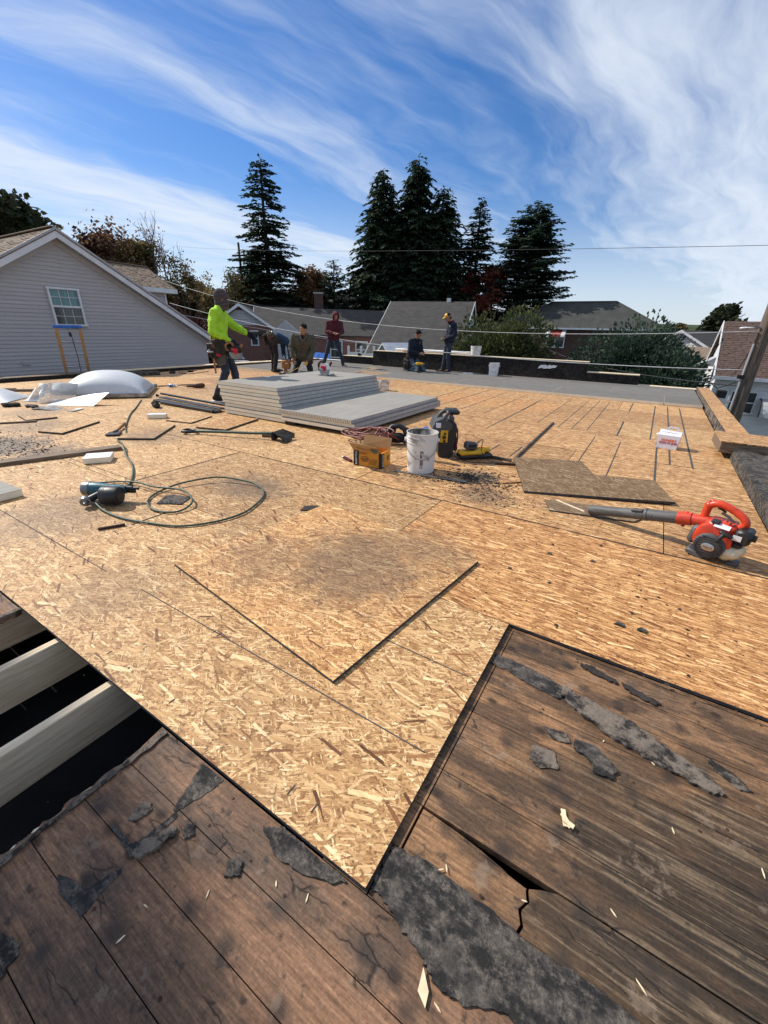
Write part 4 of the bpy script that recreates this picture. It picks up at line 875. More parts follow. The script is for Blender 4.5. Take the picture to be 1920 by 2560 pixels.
# white house on the right
h = thing('white_house', 'white sided house with a big brown shingled roof on the far right behind the pole', 'house', (2.35, 24.9, -4.2))
MB().box((6.3, 3.6, 1.9), (12.2, 6.6, 3.8)).build('wall', 'siding_white', h)
z = .2
while z < 3.75:
    MB().box((6.25, .27, z + .09), (12.3, .03, .175), rx=.09).build('siding_board', 'siding_white', h)
    MB().box((.17, 3.6, z + .09), (.03, 6.7, .175), ry=-.09).build('siding_board', 'siding_white', h); z += .18
ze_, zr_, run = 3.82, 6.18, 3.4
slab('roof', [(.0, -.12, ze_), (12.6, -.12, ze_), (12.6, run, zr_), (.0, run, zr_)], .08, 'shingle_brown', h); slab('roof', [(.0, 2 * run + .1, ze_), (12.6, 2 * run + .1, ze_), (12.6, run, zr_), (.0, run, zr_)], .08, 'shingle_brown', h)
shingles('shingle', 'shingle_brown', h, (.0, -.12, ze_ + .005), (1, 0, 0), (0, run + .12, zr_ - ze_), 7.0, 4.2, .14, .33, 7)
q = MB(); q.prism([(.2, 0), (2 * run - .2, 0), (run, zr_ - ze_ - .1)], 0, .1, Matrix.Translation((.18, 0, ze_ - .03)) @ Matrix(((0, 0, 1, 0), (1, 0, 0, 0), (0, 1, 0, 0), (0, 0, 0, 1)))); q.build('gable_wall', 'siding_white', h)
for s in (0, 1):
    y0, y1 = (-.14, run) if s == 0 else (2 * run + .12, run)
    q = MB(); q.add([(x, y, z_) for x in (-.03, .0) for (y, z_) in ((y0, ze_ + .03), (y1, zr_ + .03), (y1, zr_ - .22), (y0, ze_ - .22))], [(0, 1, 2, 3), (7, 6, 5, 4), (0, 4, 5, 1), (2, 6, 7, 3), (1, 5, 6, 2), (3, 7, 4, 0)]); q.build('rake_board', 'trim_white', h)
MB().box((6.3, -.17, ze_ - .07), (12.7, .1, .14)).build('gutter', 'trim_white', h); MB().box((6.3, .06, ze_ - .16), (12.5, .36, .02)).build('soffit', 'trim_white', h)
for x, w_, in ((1.34, .95), (3.7, .9)):
    simple_window(h, Matrix.Translation((x, .235, 2.72)), w_, .95)
q = MB()
pr = [(-.12 - .75 * math.sin(rad(15 * j)), 2.95 - .72 * (1 - math.cos(rad(15 * j)))) for j in range(7)]
vs = [(x, y + .3, z_) for x in (1.95, 3.3) for y, z_ in pr]; q.add(vs, [(j, j + 1, j + 8, j + 7) for j in range(6)]); aw = q.build('awning', 'siding_grey', h)
MB().tube([(1.95, y + .29, z_ + .01) for y, z_ in pr], .03, 6).build('awning_frame', 'print_black', aw)
# hood over the gable window
q = MB(); q.add([(-.0, 1.6, 4.55), (-.0, 3.0, 4.55), (-.65, 3.0, 4.15), (-.65, 1.6, 4.15), (0, 1.6, 4.12), (0, 3.0, 4.12)], [(0, 1, 2, 3), (0, 3, 4), (1, 5, 2), (3, 2, 5, 4)]); q.build('window_hood', 'siding_grey', h)
simple_window(h, Matrix.Translation((.14, 2.3, 3.6)) @ Matrix.Rotation(rad(-90), 4, 'Z'), .8, 1.0)
MB().box((.4, -.6, 3.1), (.35, .5, .3)).build('meter_box', 'print_black', h)
h = house_of('white_house', 'distant white house with a grey roof seen past the white gable on the right', (2.8, 52, -4.6), rad(70), 9, 6.4, 4.6, 6.4, 'siding_white', 'roof_grey', gable='siding_white')
h = house_of('low_building', 'distant low building with a brown roof between the shrubs and the white house', (.2, 44, -4.4), rad(10), 6, 5, 3.6, 4.9, 'siding_white', 'shingle_tan', gable='siding_white')
# small sheds and fences just over the wall
h = thing('shed', 'small grey sided shed with a shallow gable just over the far wall', 'shed', (-11.0, 19.0, -3.9), rad(-22))
q = MB(); gable_body(q, 2.0, 1.1, 3.95, 4.45, Matrix.Rotation(rad(90), 4, 'Z')); q.build('wall', 'siding_grey', h)
for s in (-1, 1): slab('roof', [(s * .72, -1.1, 3.9), (s * .72, 1.1, 3.9), (0, 1.1, 4.54), (0, -1.1, 4.54)], .06, 'trim_white', h)
h = thing('shed', 'small pale green grey shed roof peeping over the wall before the round shrub', 'shed', (-2.6, 17.8, -4.2), rad(10))
q = MB(); gable_body(q, 2.2, 2.0, 3.4, 4.1, Matrix.Rotation(rad(90), 4, 'Z')); q.build('wall', 'siding_grey', h)
for s in (-1, 1): slab('roof', [(s * 1.1, -1.2, 3.46), (s * 1.1, 1.2, 3.46), (0, 1.2, 4.22), (0, -1.2, 4.22)], .06, 'roof_green_grey', h)
f = thing('fence', 'white panelled fence beyond the roof between the hooded man and the kneeling man', 'fence', (-15.6, 20.9, -3.9), rad(28))
for k in range(4): MB().box((k * .75, 0, 2.1), (.12, .12, 4.2), b=.01).build('post', 'siding_white', f)
for k in range(3): 
    for j in range(5): MB().box((k * .75 + .375, .02, 3.1 + j * .17 - k * .06), (.64, .04, .165)).build('slat', 'siding_white', f)
t = thing('canopy', 'blue tarpaulin canopy standing in the yard behind the hooded man', 'canopy', (-16.6, 19.4, -3.4), rad(35))
q = MB(); q.add([(-.6, -.5, 3.05), (.6, -.5, 2.95), (.6, .5, 3.25), (-.6, .5, 3.35), (0, 0, 3.22)], [(0, 1, 4), (1, 2, 4), (2, 3, 4), (3, 0, 4)]); q.build('sheet', 'tarp_blue', t)
for x in (-.55, .55):
    for y in (-.45, .45): MB().tube([(x, y, 0), (x, y, 3.0 + (.27 if y > 0 else 0))], .03, 6).build('leg', 'grey_metal', t)
# pipe on the far wall cap
tag(MB().tube([(-7.7, 13.02, .60), (-5.0, 13.0, .60)], .045, 10).build('pipe', 'siding_white', None, 40), 'white pipe lying along the top of the far wall between the two men', 'pipe')

# white car
def car(label, loc, rz):
    t = thing('parked_car', label, 'car', loc, rz)
    prof = [(-2.1, .35), (-2.15, .75), (-1.95, .95), (-1.35, 1.0), (-.75, 1.42), (.55, 1.45), (1.15, 1.02), (2.0, .88), (2.2, .65), (2.15, .35)]
    M = Matrix(((1, 0, 0, 0), (0, 0, 1, 0), (0, 1, 0, 0), (0, 0, 0, 1)))
    q = MB(); q.prism(prof, -.85, .85, M); q.build('body', 'car_white', t, 30)
    for s in (-1, 1):
        q = MB(); q.prism([(-1.25, 1.0), (-.72, 1.36), (.5, 1.39), (1.0, 1.03)], s * .852 - .004, s * .852 + .004, M); q.build('side_window', 'window_glass', t)
        for x in (-1.35, 1.35):
            q = MB(); q.lathe([(.20, -.1), (.33, -.1), (.33, .1), (.2, .1)], 16, Matrix.Translation((x, s * .78, .33)) @ Matrix.Rotation(rad(90), 4, 'X')); wh = q.build('wheel', 'black_plastic', t, 40)
        MB().box((2.16, s * .6, .72), (.06, .3, .14), b=.02).build('headlight', 'bright_metal', t)
    MB().box((.87, 0, 1.2), (.02, 1.4, .5), ry=-.92).build('windscreen', 'window_glass', t); MB().box((-1.06, 0, 1.2), (.02, 1.4, .5), ry=.95).build('rear_window', 'window_glass', t)
    return t
car('white parked car half hidden behind the man in green', (-23.3, 18.9, gz(-23.3, 18.9) + .04), rad(30))

# ------------------------------------------------------------------ utility pole and wires
t = thing('utility_pole', 'weathered wooden utility pole standing past the right roof edge', 'utility pole', (1.79, 12.5, -4.3))
pp = [(.0 + .03 * math.sin(i * 1.3) * .4, .01 * math.cos(i), i * .6) for i in range(20)]
MB().tube(pp, [.155 - .003 * i for i in range(20)], 14).build('pole', 'pole_wood', t, 50)
MB().tube([(-.12, -.12, 0), (-.13, -.1, 4.0), (-.12, -.11, 5.4)], .022, 6).build('conduit', 'trim_grey', t)
q = MB(); q.box((-.30, -.1, 5.72), (.18, .07, .03), b=.012); q.ball((-.40, -.1, 5.71), (.06, .045, .025), 10); q.build('street_lamp', 'siding_white', t, 40); MB().tube([(-.02, -.1, 5.68), (-.2, -.1, 5.76)], .02, 6).build('lamp_arm', 'grey_metal', t)
q = MB(); q.box((-.15, -.13, 4.72), (.12, .06, .08)); q.tube([(-.2, -.16, 4.6), (-.5, -.2, 4.45), (-.75, -.2, 4.62)], .012, 6); q.build('cable_clamp', 'print_black', t)
def wire(label, a, b, sag, r, mat, n=28, extra=None):
    a, b = Vector(a), Vector(b); P_ = []
    for i in range(n + 1):
        u = i / n; p = a.lerp(b, u); p.z -= sag * 4 * u * (1 - u); P_.append(tuple(p))
    o = tag(MB().tube(P_, r, 5).build('overhead_wire', mat, None, 80), label, 'wire'); return o
wire('thick pale cable sagging from the pole across behind the workers to the grey house', (1.70, 12.45, .56), (-18.5, 11.9, 2.05), .52, .011, 'wire_pale')
wire('thin dark sagging wire crossing the hipped roof and the steep grey roof', (1.75, 12.45, 1.36), (-21.8, 14.0, 3.2), .82, .009, 'wire_pale')
wire('black cable leaving the pole below the others towards the round shrub', (1.85, 12.45, .22), (-6.5, 28.5, .55), .35, .016, 'wire_dark')
wire('short pale cable running from the grey house to the steep grey roof', (-18.4, 12.1, 1.63), (-17.0, 27.6, .12), .12, .010, 'wire_pale')
wire('thin high wire crossing the whole sky above the rooftops', (3.6, 12.45, 2.85), (-41, 27.5, 7.9), .25, .0055, 'wire_dark')
tag(MB().tube([(1.66, 12.5, 2.76), (1.60, 12.5, 2.66), (1.62, 12.5, 2.4), (1.70, 12.5, 2.1), (1.80, 12.5, 1.9)], .008, 5).build('overhead_wire', 'wire_dark', None, 80), 'short drop wire hanging from the high wire at the top of the pole', 'wire')
wire('bundled dark service wire from the pole towards the white house', (1.75, 12.6, 1.36), (2.9, 24.7, -.3), .3, .012, 'wire_dark')
t = thing('utility_pole', 'thin distant utility pole behind the tan roofs left of the tall spruce', 'utility pole', (-34.0, 29.4, -1.6))
MB().tube([(0, 0, 0), (0, 0, 9.6)], [.14, .09], 8).build('pole', 'bark', t); MB().box((0, 0, 8.6), (1.3, .1, .1), rz=.6).build('crossarm', 'bark', t)

# ------------------------------------------------------------------ trees
def trunk_of(parent, h, r, mat, lean=(0, 0), n=8, wob=.15, seed=0):
    r_ = random.Random(seed); P_ = []
    for i in range(9):
        u = i / 8; P_.append((lean[0] * u + r_.uniform(-wob, wob) * u * .4, lean[1] * u + r_.uniform(-wob, wob) * u * .4, h * u))
    return MB().tube(P_, [r * (1 - .85 * i / 8) + .01 for i in range(9)], n).build('trunk', mat, parent, 60)
def conifer(label, x, y, h, r, mat, seed, lo=.08, power=.85, dens=1.0, droop=.35, whorl=.42, spray=.5, up=0.0, round_=False, open_=0.0, group=None):
    z0 = gz(x, y); t = thing('conifer_tree', label, 'tree', (x, y, z0 - .1)); R_ = random.Random(seed)
    h = h - z0; trunk_of(t, h * .97, .022 * h, 'bark', seed=seed)
    vs, fs, lim = [], [], MB()
    z = h * lo
    while z < h * .985:
        u = (z - h * lo) / (h * (1 - lo))
        L0 = r * ((1 - u) ** power if not round_ else math.sqrt(max(0, 1 - u ** 2.6)) * (.75 + .25 * min(1, u * 4)))
        nb = max(6, int((7 + 5.5 * (1 - u)) * dens))
        ph = R_.uniform(0, 6.28)
        for b in range(nb):
            if R_.random() < open_: continue
            an = ph + 6.283 * b / nb + R_.uniform(-.35, .35); L = L0 * R_.uniform(.6, 1.12) + .12
            d = Vector((math.cos(an), math.sin(an), 0)); zz = z + R_.uniform(-.34, .34); rise = up + R_.uniform(-.1, .15)
            n = max(3, int(L / .19)); pts = []
            for i in range(n + 1):
                s = i / n; pts.append(Vector((0, 0, zz)) + d * (L * s) + Vector((0, 0, L * (rise * s - droop * s * s * (1.3 - .55 * s)))))
            if L > .7 and b % 2 == 0: lim.tube([pts[0], pts[n // 2], pts[-1]], [.02 + .012 * L, .012 + .006 * L, .006], 4, caps=False)
            side = Vector((-d.y, d.x, 0))
            for i in range(1, n + 1):
                s = i / n
                if s < .22 and R_.random() < .7: continue
                for sg in (-1, 1, 0):
                    tw = L * .34 * (1.1 - .75 * s) * R_.uniform(.6, 1.15) if sg else .01
                    m_ = max(1, int(tw / (spray * .42))); td = (side * sg + d * R_.uniform(.5, .9)).normalized() if sg else d
                    for j in range(m_):
                        wd = spray * R_.uniform(.6, 1.1) * min(1.0, .4 + L * .5)
                        p = pts[i] + td * (tw * j / m_) + Vector((R_.uniform(-.06, .06), R_.uniform(-.06, .06), R_.uniform(-.06, .06) - droop * .3 * tw * j / m_))
                        out = (td + Vector((R_.uniform(-.5, .5), R_.uniform(-.5, .5), 0))).normalized()
                        tip = p + out * wd + Vector((0, 0, -1)) * wd * R_.uniform(.1, .75) * (1.0 if droop > .2 else .25)
                        w2 = out.cross(Vector((0, 0, 1))); w2 = (w2.normalized() if w2.length > .01 else side) * wd * .30 + Vector((0, 0, R_.uniform(-.14, .14) * wd))
                        mid = p + (tip - p) * .5 + Vector((0, 0, wd * .08)); k = len(vs)
                        vs += [tuple(p), tuple(mid + w2), tuple(tip), tuple(mid - w2)]; fs += [(k, k + 1, k + 2, k + 3)]
        z += whorl * R_.uniform(.45, 1.25) * (.55 + .6 * (1 - u))
    # leader
    for i in range(14):
        an = R_.uniform(0, 6.28); zz = h * R_.uniform(.95, 1.0); d = Vector((math.cos(an), math.sin(an), .5)) * R_.uniform(.12, .4) * (1.02 - zz / h + .12) * 3; k = len(vs)
        vs += [(0, 0, zz), tuple(Vector((0, 0, zz)) + d * .6 + Vector((.05, .02, .05))), tuple(Vector((0, 0, zz + .1)) + d), tuple(Vector((0, 0, zz)) + d * .6 - Vector((.05, .02, 0)))]; fs += [(k, k + 1, k + 2), (k, k + 2, k + 3)]
    raw('crown', vs, fs, mat, t)
    if lim.v: lim.build('limb', 'bark', t)
    if group: t['group'] = group
    return t
def leafy(label, x, y, h, r, mats, seed, leaf=.16, n=4000, limb='bark', bare=.0, base=.25, squash=1.0, lean=(0, 0), name='leafy_tree', levels=4):
    z0 = gz(x, y); t = thing(name, label, 'tree', (x, y, z0 - .1)); R_ = random.Random(seed); h = h - z0
    tips = []; lm = MB()
    def grow(p, d, L, rd_, lv):
        n_ = 4; P_ = [p]
        for i in range(n_):
            d2 = (d + Vector((R_.uniform(-.28, .28), R_.uniform(-.28, .28), R_.uniform(-.1, .22)))).normalized(); d = d2; P_.append(P_[-1] + d * (L / n_))
        lm.tube(P_, [rd_ * (1 - .4 * i / n_) for i in range(n_ + 1)], 6 if lv < 2 else 4, caps=False)
        if lv >= 2: tips.extend(P_[2:])
        if lv < levels:
            for k in range(R_.choice([2, 3, 3]) if lv > 0 else R_.choice([4, 5])):
                q = P_[-1] if k < 2 else P_[R_.choice([2, 3])]
                a = R_.uniform(0, 6.28); dv = (d * R_.uniform(.7, 1.2) + Vector((math.cos(a), math.sin(a), R_.uniform(0, .5))) * R_.uniform(.5, .95)).normalized()
                grow(q, dv, L * R_.uniform(.55, .78), rd_ * .55, lv + 1)
    grow(Vector((0, 0, 0)), Vector((lean[0], lean[1], 1)).normalized(), h * base, .02 * h + .03, 0)
    mz = max(p.z for p in tips); mr = max(1e-3, sorted(math.hypot(p.x, p.y) for p in tips)[int(len(tips) * .93)])
    f = lambda p: Vector((p.x * r / mr * (1 if p.z > h * base else .6), p.y * r / mr, p.z * h / mz))
    for i, v in enumerate(lm.v):
        q = Vector(v); kx = min(1, max(0, (q.z - h * base * .5) / (h * base))); sc = 1 + (r / mr - 1) * kx; lm.v[i] = (q.x * sc, q.y * sc, q.z * h / mz)
    lm.build('trunk', limb, t, 60)
    tp = []
    for p in tips:
        kx = min(1, max(0, (p.z - h * base * .5) / (h * base))); sc = 1 + (r / mr - 1) * kx; tp.append(Vector((p.x * sc, p.y * sc, p.z * h / mz)))
    for mi, m in enumerate(mats):
        vs, fs = [], []
        for c in range(int((2.6 if bare < .2 else 1.5) * n * (1 - bare) / len(mats))):
            p = R_.choice(tp); 
            if noise.noise(p * .55 + Vector((mi * 7 + seed, 0, 0))) < -.18 + bare * .4: continue
            s = leaf * R_.uniform(.6, 1.3) * 2.0
            c0 = p + Vector((R_.gauss(0, 1), R_.gauss(0, 1), R_.gauss(0, .8))) * (.042 * h * (1 - .5 * bare))
            a = Vector((R_.uniform(-1, 1), R_.uniform(-1, 1), R_.uniform(-.8, .5))).normalized(); b = a.orthogonal().normalized(); b = (b * math.cos(c) + a.cross(b) * math.sin(c))
            k = len(vs); vs += [tuple(c0 - a * s * .5), tuple(c0 + b * s * .28), tuple(c0 + a * s * .5), tuple(c0 - b * s * .28)]; fs.append((k, k + 1, k + 2, k + 3))
        if vs: raw('crown', vs, fs, m, t)
    return t
def shrub(label, x, y, z0, rx, ry, top, mat, seed, n=9000, leaf=.11, wid=.26, name='shrub', sprigs=30, lobes=7, stems='bark', cat='shrub'):
    """a bushy evergreen: sprays of needles over several lobes, twigs standing out of the outline"""
    t = thing(name, label, cat, (x, y, z0)); R_ = random.Random(seed); h = top - z0
    lb = [(Vector((R_.uniform(-.55, .55) * rx, R_.uniform(-.55, .55) * ry, h * R_.uniform(.35, .72))), R_.uniform(.38, .6)) for _ in range(lobes)] + [(Vector((0, 0, h * .42)), .8)]
    vs, fs = [], []
    def spray(p, d, s):
        sd = d.orthogonal().normalized(); a_ = R_.uniform(0, 6.28); sd = sd * math.cos(a_) + d.cross(sd) * math.sin(a_); k = len(vs)
        vs.extend([tuple(p - d * s * .2), tuple(p + d * s * .4 + sd * s * wid), tuple(p + d * s), tuple(p + d * s * .4 - sd * s * wid)]); fs.append((k, k + 1, k + 2, k + 3))
    for i in range(n):
        c, s = lb[min(len(lb) - 1, int(R_.random() * (len(lb) + 1)))]; d = Vector((R_.gauss(0, 1), R_.gauss(0, 1), R_.gauss(0, 1))).normalized()
        rr = R_.uniform(.72, 1.03) if R_.random() < .8 else R_.uniform(.3, .75)
        p = c + Vector((d.x * rx * s, d.y * ry * s, d.z * h * .42 * s * 1.15)) * rr
        p += d * noise.noise(p * 2.1 + Vector((seed, 0, 0))) * .35
        if p.z < 0 or p.z > h * 1.02: continue
        spray(p, (d + Vector((R_.uniform(-.6, .6), R_.uniform(-.6, .6), R_.uniform(-.3, .7)))).normalized(), leaf * R_.uniform(1.2, 2.8))
    tw = MB()
    for i in range(sprigs):
        c, s = R_.choice(lb); a = R_.uniform(0, 6.28); p = c + Vector((math.cos(a) * rx * s * R_.uniform(.2, .9), math.sin(a) * ry * s * R_.uniform(.2, .9), h * .38 * s)); p.z = min(p.z, h * .93)
        d = Vector((math.cos(a) * .35, math.sin(a) * .35, 1)).normalized(); L = h * R_.uniform(.06, .15); tw.tube([p - d * .3, p + d * L], [.012, .004], 4, caps=False)
        for k in range(16): spray(p + d * L * R_.uniform(-.3, 1.0), (d * .8 + Vector((R_.uniform(-1, 1), R_.uniform(-1, 1), R_.uniform(-.1, .4)))).normalized(), leaf * R_.uniform(.8, 1.6))
    raw('foliage', vs, fs, mat, t)
    for k in range(4): tw.tube([(R_.uniform(-.15, .15), R_.uniform(-.15, .15), 0), (R_.uniform(-.4, .4) * rx, R_.uniform(-.4, .4) * ry, h * .55)], [.06, .02], 6, caps=False)
    tw.build('stem', stems, t)
    return t
TG = 'tall evergreens behind the houses'
conifer('tall lone spruce with an open crown, leftmost of the tall evergreens', -32.4, 31.2, 14.5, 4.2, 'needles_dark', 1, lo=.12, power=.66, dens=.78, droop=.2, whorl=.44, spray=.48, open_=.1, group=TG)
conifer('dense dark spruce, left one of the pair with merging crowns', -24.6, 38.4, 14.3, 5.0, 'needles_dark', 2, lo=.03, power=.66, dens=1.2, droop=.42, whorl=.45, spray=.5, group=TG)
conifer('tallest dense dark spruce, middle one of the merging crowns', -21.7, 39.6, 15.2, 4.7, 'needles_dark', 3, lo=.03, power=.6, dens=1.2, droop=.42, whorl=.45, spray=.5, group=TG)
conifer('dense dark spruce on the right flank of the merging crowns', -19.6, 40.6, 13.0, 4.4, 'needles_dark', 4, lo=.03, power=.55, dens=1.2, droop=.45, whorl=.45, spray=.5, group=TG)
conifer('slender pointed spruce standing above the red maple', -16.5, 42.0, 12.1, 3.3, 'needles_dark', 5, lo=.05, power=.78, dens=1.2, droop=.18, whorl=.42, spray=.5, up=.15, group=TG)
conifer('broad round topped pine at the right end of the tall evergreens', -12.0, 43.6, 11.4, 3.9, 'needles_blue', 6, lo=.05, droop=.18, whorl=.42, dens=1.4, spray=.42, up=.2, round_=True, group=TG)
conifer('short blue green pine just left of the merging dark spruces', -27.6, 34.8, 7.0, 2.3, 'needles_blue', 7, lo=.05, power=.6, dens=1.3, droop=.1, whorl=.4, spray=.42, up=.2, group=TG)
conifer('low dark spruce in the shade behind the tall lone spruce', -37.8, 34.0, 8.0, 3.4, 'needles_dark', 8, lo=.02, power=.6, dens=1.2, droop=.3, whorl=.45, spray=.5, group=TG)
leafy('red maple glowing under the slender pointed spruce', -15.3, 41.0, 6.6, 1.9, ['leaves_crimson'], 11, .17, 4200, base=.25)
leafy('rust coloured tree behind the right side of the tall lone spruce', -31.4, 35.2, 6.5, 2.0, ['leaves_rust'], 12, .16, 3000)
leafy('large dark green tree behind the peak of the grey house', -38.6, 15.3, 8.7, 4.4, ['leaves_dark'], 13, .24, 11000, base=.22)
leafy('dark red brown tree right behind the peak of the grey house', -36.9, 18.0, 7.7, 1.7, ['leaves_rust', 'leaves_maroon'], 14, .15, 3200, 'bark_grey', .25, base=.3)
leafy('rust and gold tree with thin top twigs behind the grey house', -36.2, 19.3, 8.3, 1.7, ['leaves_rust', 'leaves_gold'], 15, .13, 2600, 'bark_grey', .5, base=.3, lean=(-.1, -.05))
leafy('gold brown leafy tree standing over the tan dormer roof', -35.5, 20.6, 6.9, 1.9, ['leaves_gold', 'leaves_olive'], 16, .15, 3600, 'bark_grey', .1, base=.25)
leafy('tall nearly bare grey tree, highest over the tan dormer', -34.9, 21.7, 9.1, 1.5, ['leaves_rust'], 17, .10, 1600, 'bark_grey', .6, base=.32)
leafy('sparse olive tree leaning right past the dormer', -34.2, 23.3, 7.2, 1.7, ['leaves_olive'], 18, .11, 2200, 'bark_grey', .45, base=.3, lean=(.12, .1))
leafy('thin yellowing tree with bare forked stems beyond the dormer', -33.8, 25.0, 5.9, 1.6, ['leaves_gold'], 19, .11, 1500, 'bark_grey', .45, base=.35)
leafy('round topped sparse tree in the gap left of the man in green', -33.0, 26.3, 5.8, 1.5, ['leaves_olive', 'leaves_gold'], 20, .11, 2200, 'bark_grey', .35, base=.38)
leafy('faint bare tree over the head of the man in green', -36.0, 30.4, 6.0, 1.6, ['leaves_gold'], 21, .10, 900, 'bark_grey', .7, base=.35)
leafy('small rust tree beside the thin distant utility pole', -35.0, 28.8, 5.0, 1.5, ['leaves_rust', 'leaves_gold'], 22, .14, 2600, 'bark_grey', .1, base=.25)
leafy('low gold tree behind the thin distant utility pole', -37.0, 33.0, 5.4, 2.2, ['leaves_gold', 'leaves_olive'], 23, .16, 3000, 'bark_grey', .0, base=.22)
leafy('gold thicket tree low between the dormer and the man in green', -31.0, 23.0, 3.6, 1.8, ['leaves_gold', 'leaves_olive'], 24, .15, 2600, 'bark_grey', 0, base=.2)
leafy('bare scrubby tree with tan leaves left of the white house', .95, 24.5, .9, 1.1, ['leaves_gold', 'leaves_rust'], 25, .10, 1500, 'bark_grey', .4, base=.35)
leafy('round green tree behind the ridge of the white house', 3.9, 60.0, 4.1, 3.8, ['leaves_dark'], 26, .3, 7000, base=.25)
leafy('distant brown tree low on the horizon right of the round shrub', .2, 62.0, 2.4, 3.0, ['leaves_rust', 'leaves_olive'], 27, .3, 3500, base=.2)
shrub('dark crimson bush beside the right slope of the grey house', -25.0, 17.6, -3.2, 2.1, 2.1, 2.75, 'leaves_maroon', 31, 6000, .13, sprigs=12, lobes=6)
shrub('dark green hedge bush low behind the man in green', -28.9, 21.0, -2.2, 1.6, 1.6, 1.95, 'needles_green', 35, 4500, .14, sprigs=4)
shrub('wide loose green evergreen shrub in front of the steep grey roof', -6.0, 19.2, -4.1, 2.35, 1.9, 2.35, 'needles_green', 32, 60000, .06, .34, sprigs=26, lobes=20, name='evergreen_shrub')
shrub('big round dark evergreen shrub with twigs standing out of its top', -.75, 20.2, -4.2, 2.7, 2.3, 2.15, 'needles_blue', 33, 70000, .058, .34, sprigs=70, lobes=20, name='evergreen_shrub')
shrub('clipped round green bush on the lawn behind the man in green', -29.7, 26.3, gz(-29.7, 26.3), .62, .62, gz(-29.7, 26.3) + 1.35, 'leaves_green', 34, 3500, .07, sprigs=0, lobes=3)
shrub('low clipped hedge in shade at the foot of the utility pole', 3.3, 15.2, -4.2, 1.0, 2.0, -1.9, 'leaves_green', 36, 4000, .09, sprigs=0, name='hedge', cat='hedge')

# unseen tree added left of the view, crown shaped to shade the near boards
tr = thing('leafy_tree', 'tall narrow dense tree added out of view to shade the near boards', 'tree', (-13.15, -1.28, -4.2))
MB().tube([(0, 0, 0), (.05, .05, 6), (0, 0, 12), (0, -.05, 16.5)], [.2, .16, .1, .03], 8).build('trunk', 'bark', tr, 60)
R_ = random.Random(91); vs, fs = [], []
for i in range(15000):
    u = R_.random(); a_ = R_.uniform(0, 6.283); z_ = 11.2 + 5.6 * u; r_ = 1.2 * (math.sin(math.pi * min(1, .12 + .86 * u)) ** .5) * math.sqrt(R_.random()) * (1 + .25 * noise.noise(Vector((math.cos(a_), math.sin(a_), z_))))
    p = Vector((math.cos(a_) * r_, math.sin(a_) * r_ - .04 * (z_ - 14.2), z_)); d_ = Vector((R_.uniform(-1, 1), R_.uniform(-1, 1), R_.uniform(-1, 1))).normalized(); e_ = d_.orthogonal().normalized(); s_ = R_.uniform(.07, .15); k = len(vs)
    vs += [tuple(p - d_ * s_), tuple(p + e_ * s_ * .55), tuple(p + d_ * s_), tuple(p - e_ * s_ * .55)]; fs.append((k, k + 1, k + 2, k + 3))
raw('crown', vs, fs, 'leaves_dark', tr)

leafy('gold leafed thicket filling the gap between the dormer and the man in green', -34.0, 21.9, 3.9, 2.2, ['leaves_gold', 'leaves_olive'], 41, .17, 3400, base=.2)
leafy('brown leafed tree low behind the knit hat of the man in green', -37.5, 27.2, 4.9, 2.6, ['leaves_rust', 'leaves_olive'], 42, .18, 3800, base=.2)
leafy('dull green tree low at the left of the thin distant pole', -40.0, 30.0, 5.0, 2.8, ['leaves_olive', 'leaves_dark'], 43, .2, 3600, base=.2)

# ------------------------------------------------------------------ stacked insulation panels
rd = random.Random(21)
NTH = ['topmost', 'second', 'third', 'fourth', 'fifth', 'sixth', 'seventh', 'eighth', 'lowest']
T_P = .0495
for k in range(9):
    lv = 8 - k; z = .012 + lv * T_P; f = max(0, lv - 3) / 5
    t = thing('insulation_panel', f'{NTH[k]} grey faced foam panel in the tall stack behind the bucket', 'insulation panel', (-4.74 - .085 * f + rd.uniform(-.012, .012) - (.0 if lv > 1 else -.02), 5.26 + rd.uniform(-.015, .015), z), rz=rd.uniform(-.006, .006), group='panels of the tall stack')
    MB().box((0, 0, .024), (1.216, 2.436, .041)).build('foam_core', 'foam_cream', t)
    q = MB(); q.box((0, 0, .0462), (1.222, 2.44, .0028)); q.box((0, 0, .0018), (1.222, 2.44, .0028)); q.build('facing', 'foil_grey', t)
    MB().box((.6095, 0, .024), (.003, 2.44, .041)).build('edge_facing', 'edge_paper', t)
for k, s in enumerate(['topmost', 'middle', 'lowest']):
    z = .05 + (2 - k) * T_P
    t = thing('insulation_panel', f'{s} grey faced foam panel in the low stack of three', 'insulation panel', (-3.525 + rd.uniform(-.012, .012) - (.04 if k == 0 else 0), 5.22 + rd.uniform(-.02, .02), z), rz=rd.uniform(-.006, .006), group='panels of the low stack')
    MB().box((0, 0, .024), (1.216, 2.436, .041)).build('foam_core', 'foam_cream', t)
    q = MB(); q.box((0, 0, .0462), (1.222, 2.44, .0028)); q.box((0, 0, .0018), (1.222, 2.44, .0028)); q.build('facing', 'foil_grey', t)
    MB().box((.6095, 0, .024), (.003, 2.44, .041)).build('edge_facing', 'edge_paper', t)
    if k == 0:
        q = MB()
        for j in range(46): q.box((-.58 + j * .0258, -1.2195, .024), (.008, .004, .036), ry=.35)
        q.build('saw_mark', 'print_grey', t)['kind'] = 'stuff'
for x, y in [(-3.98, 4.06), (-3.1, 4.4), (-3.6, 5.3), (-3.1, 6.2), (-4.0, 6.2)]:
    tag(MB().box((0, 0, .024), (.14, .3 if y > 4.1 else .08, .047)).build('spacer_block', 'rust' if y < 4.1 else 'old_lumber', loc=(x, y, .001)), 'small wood block carrying the low stack of panels', 'wood block', 'blocks under the low stack')

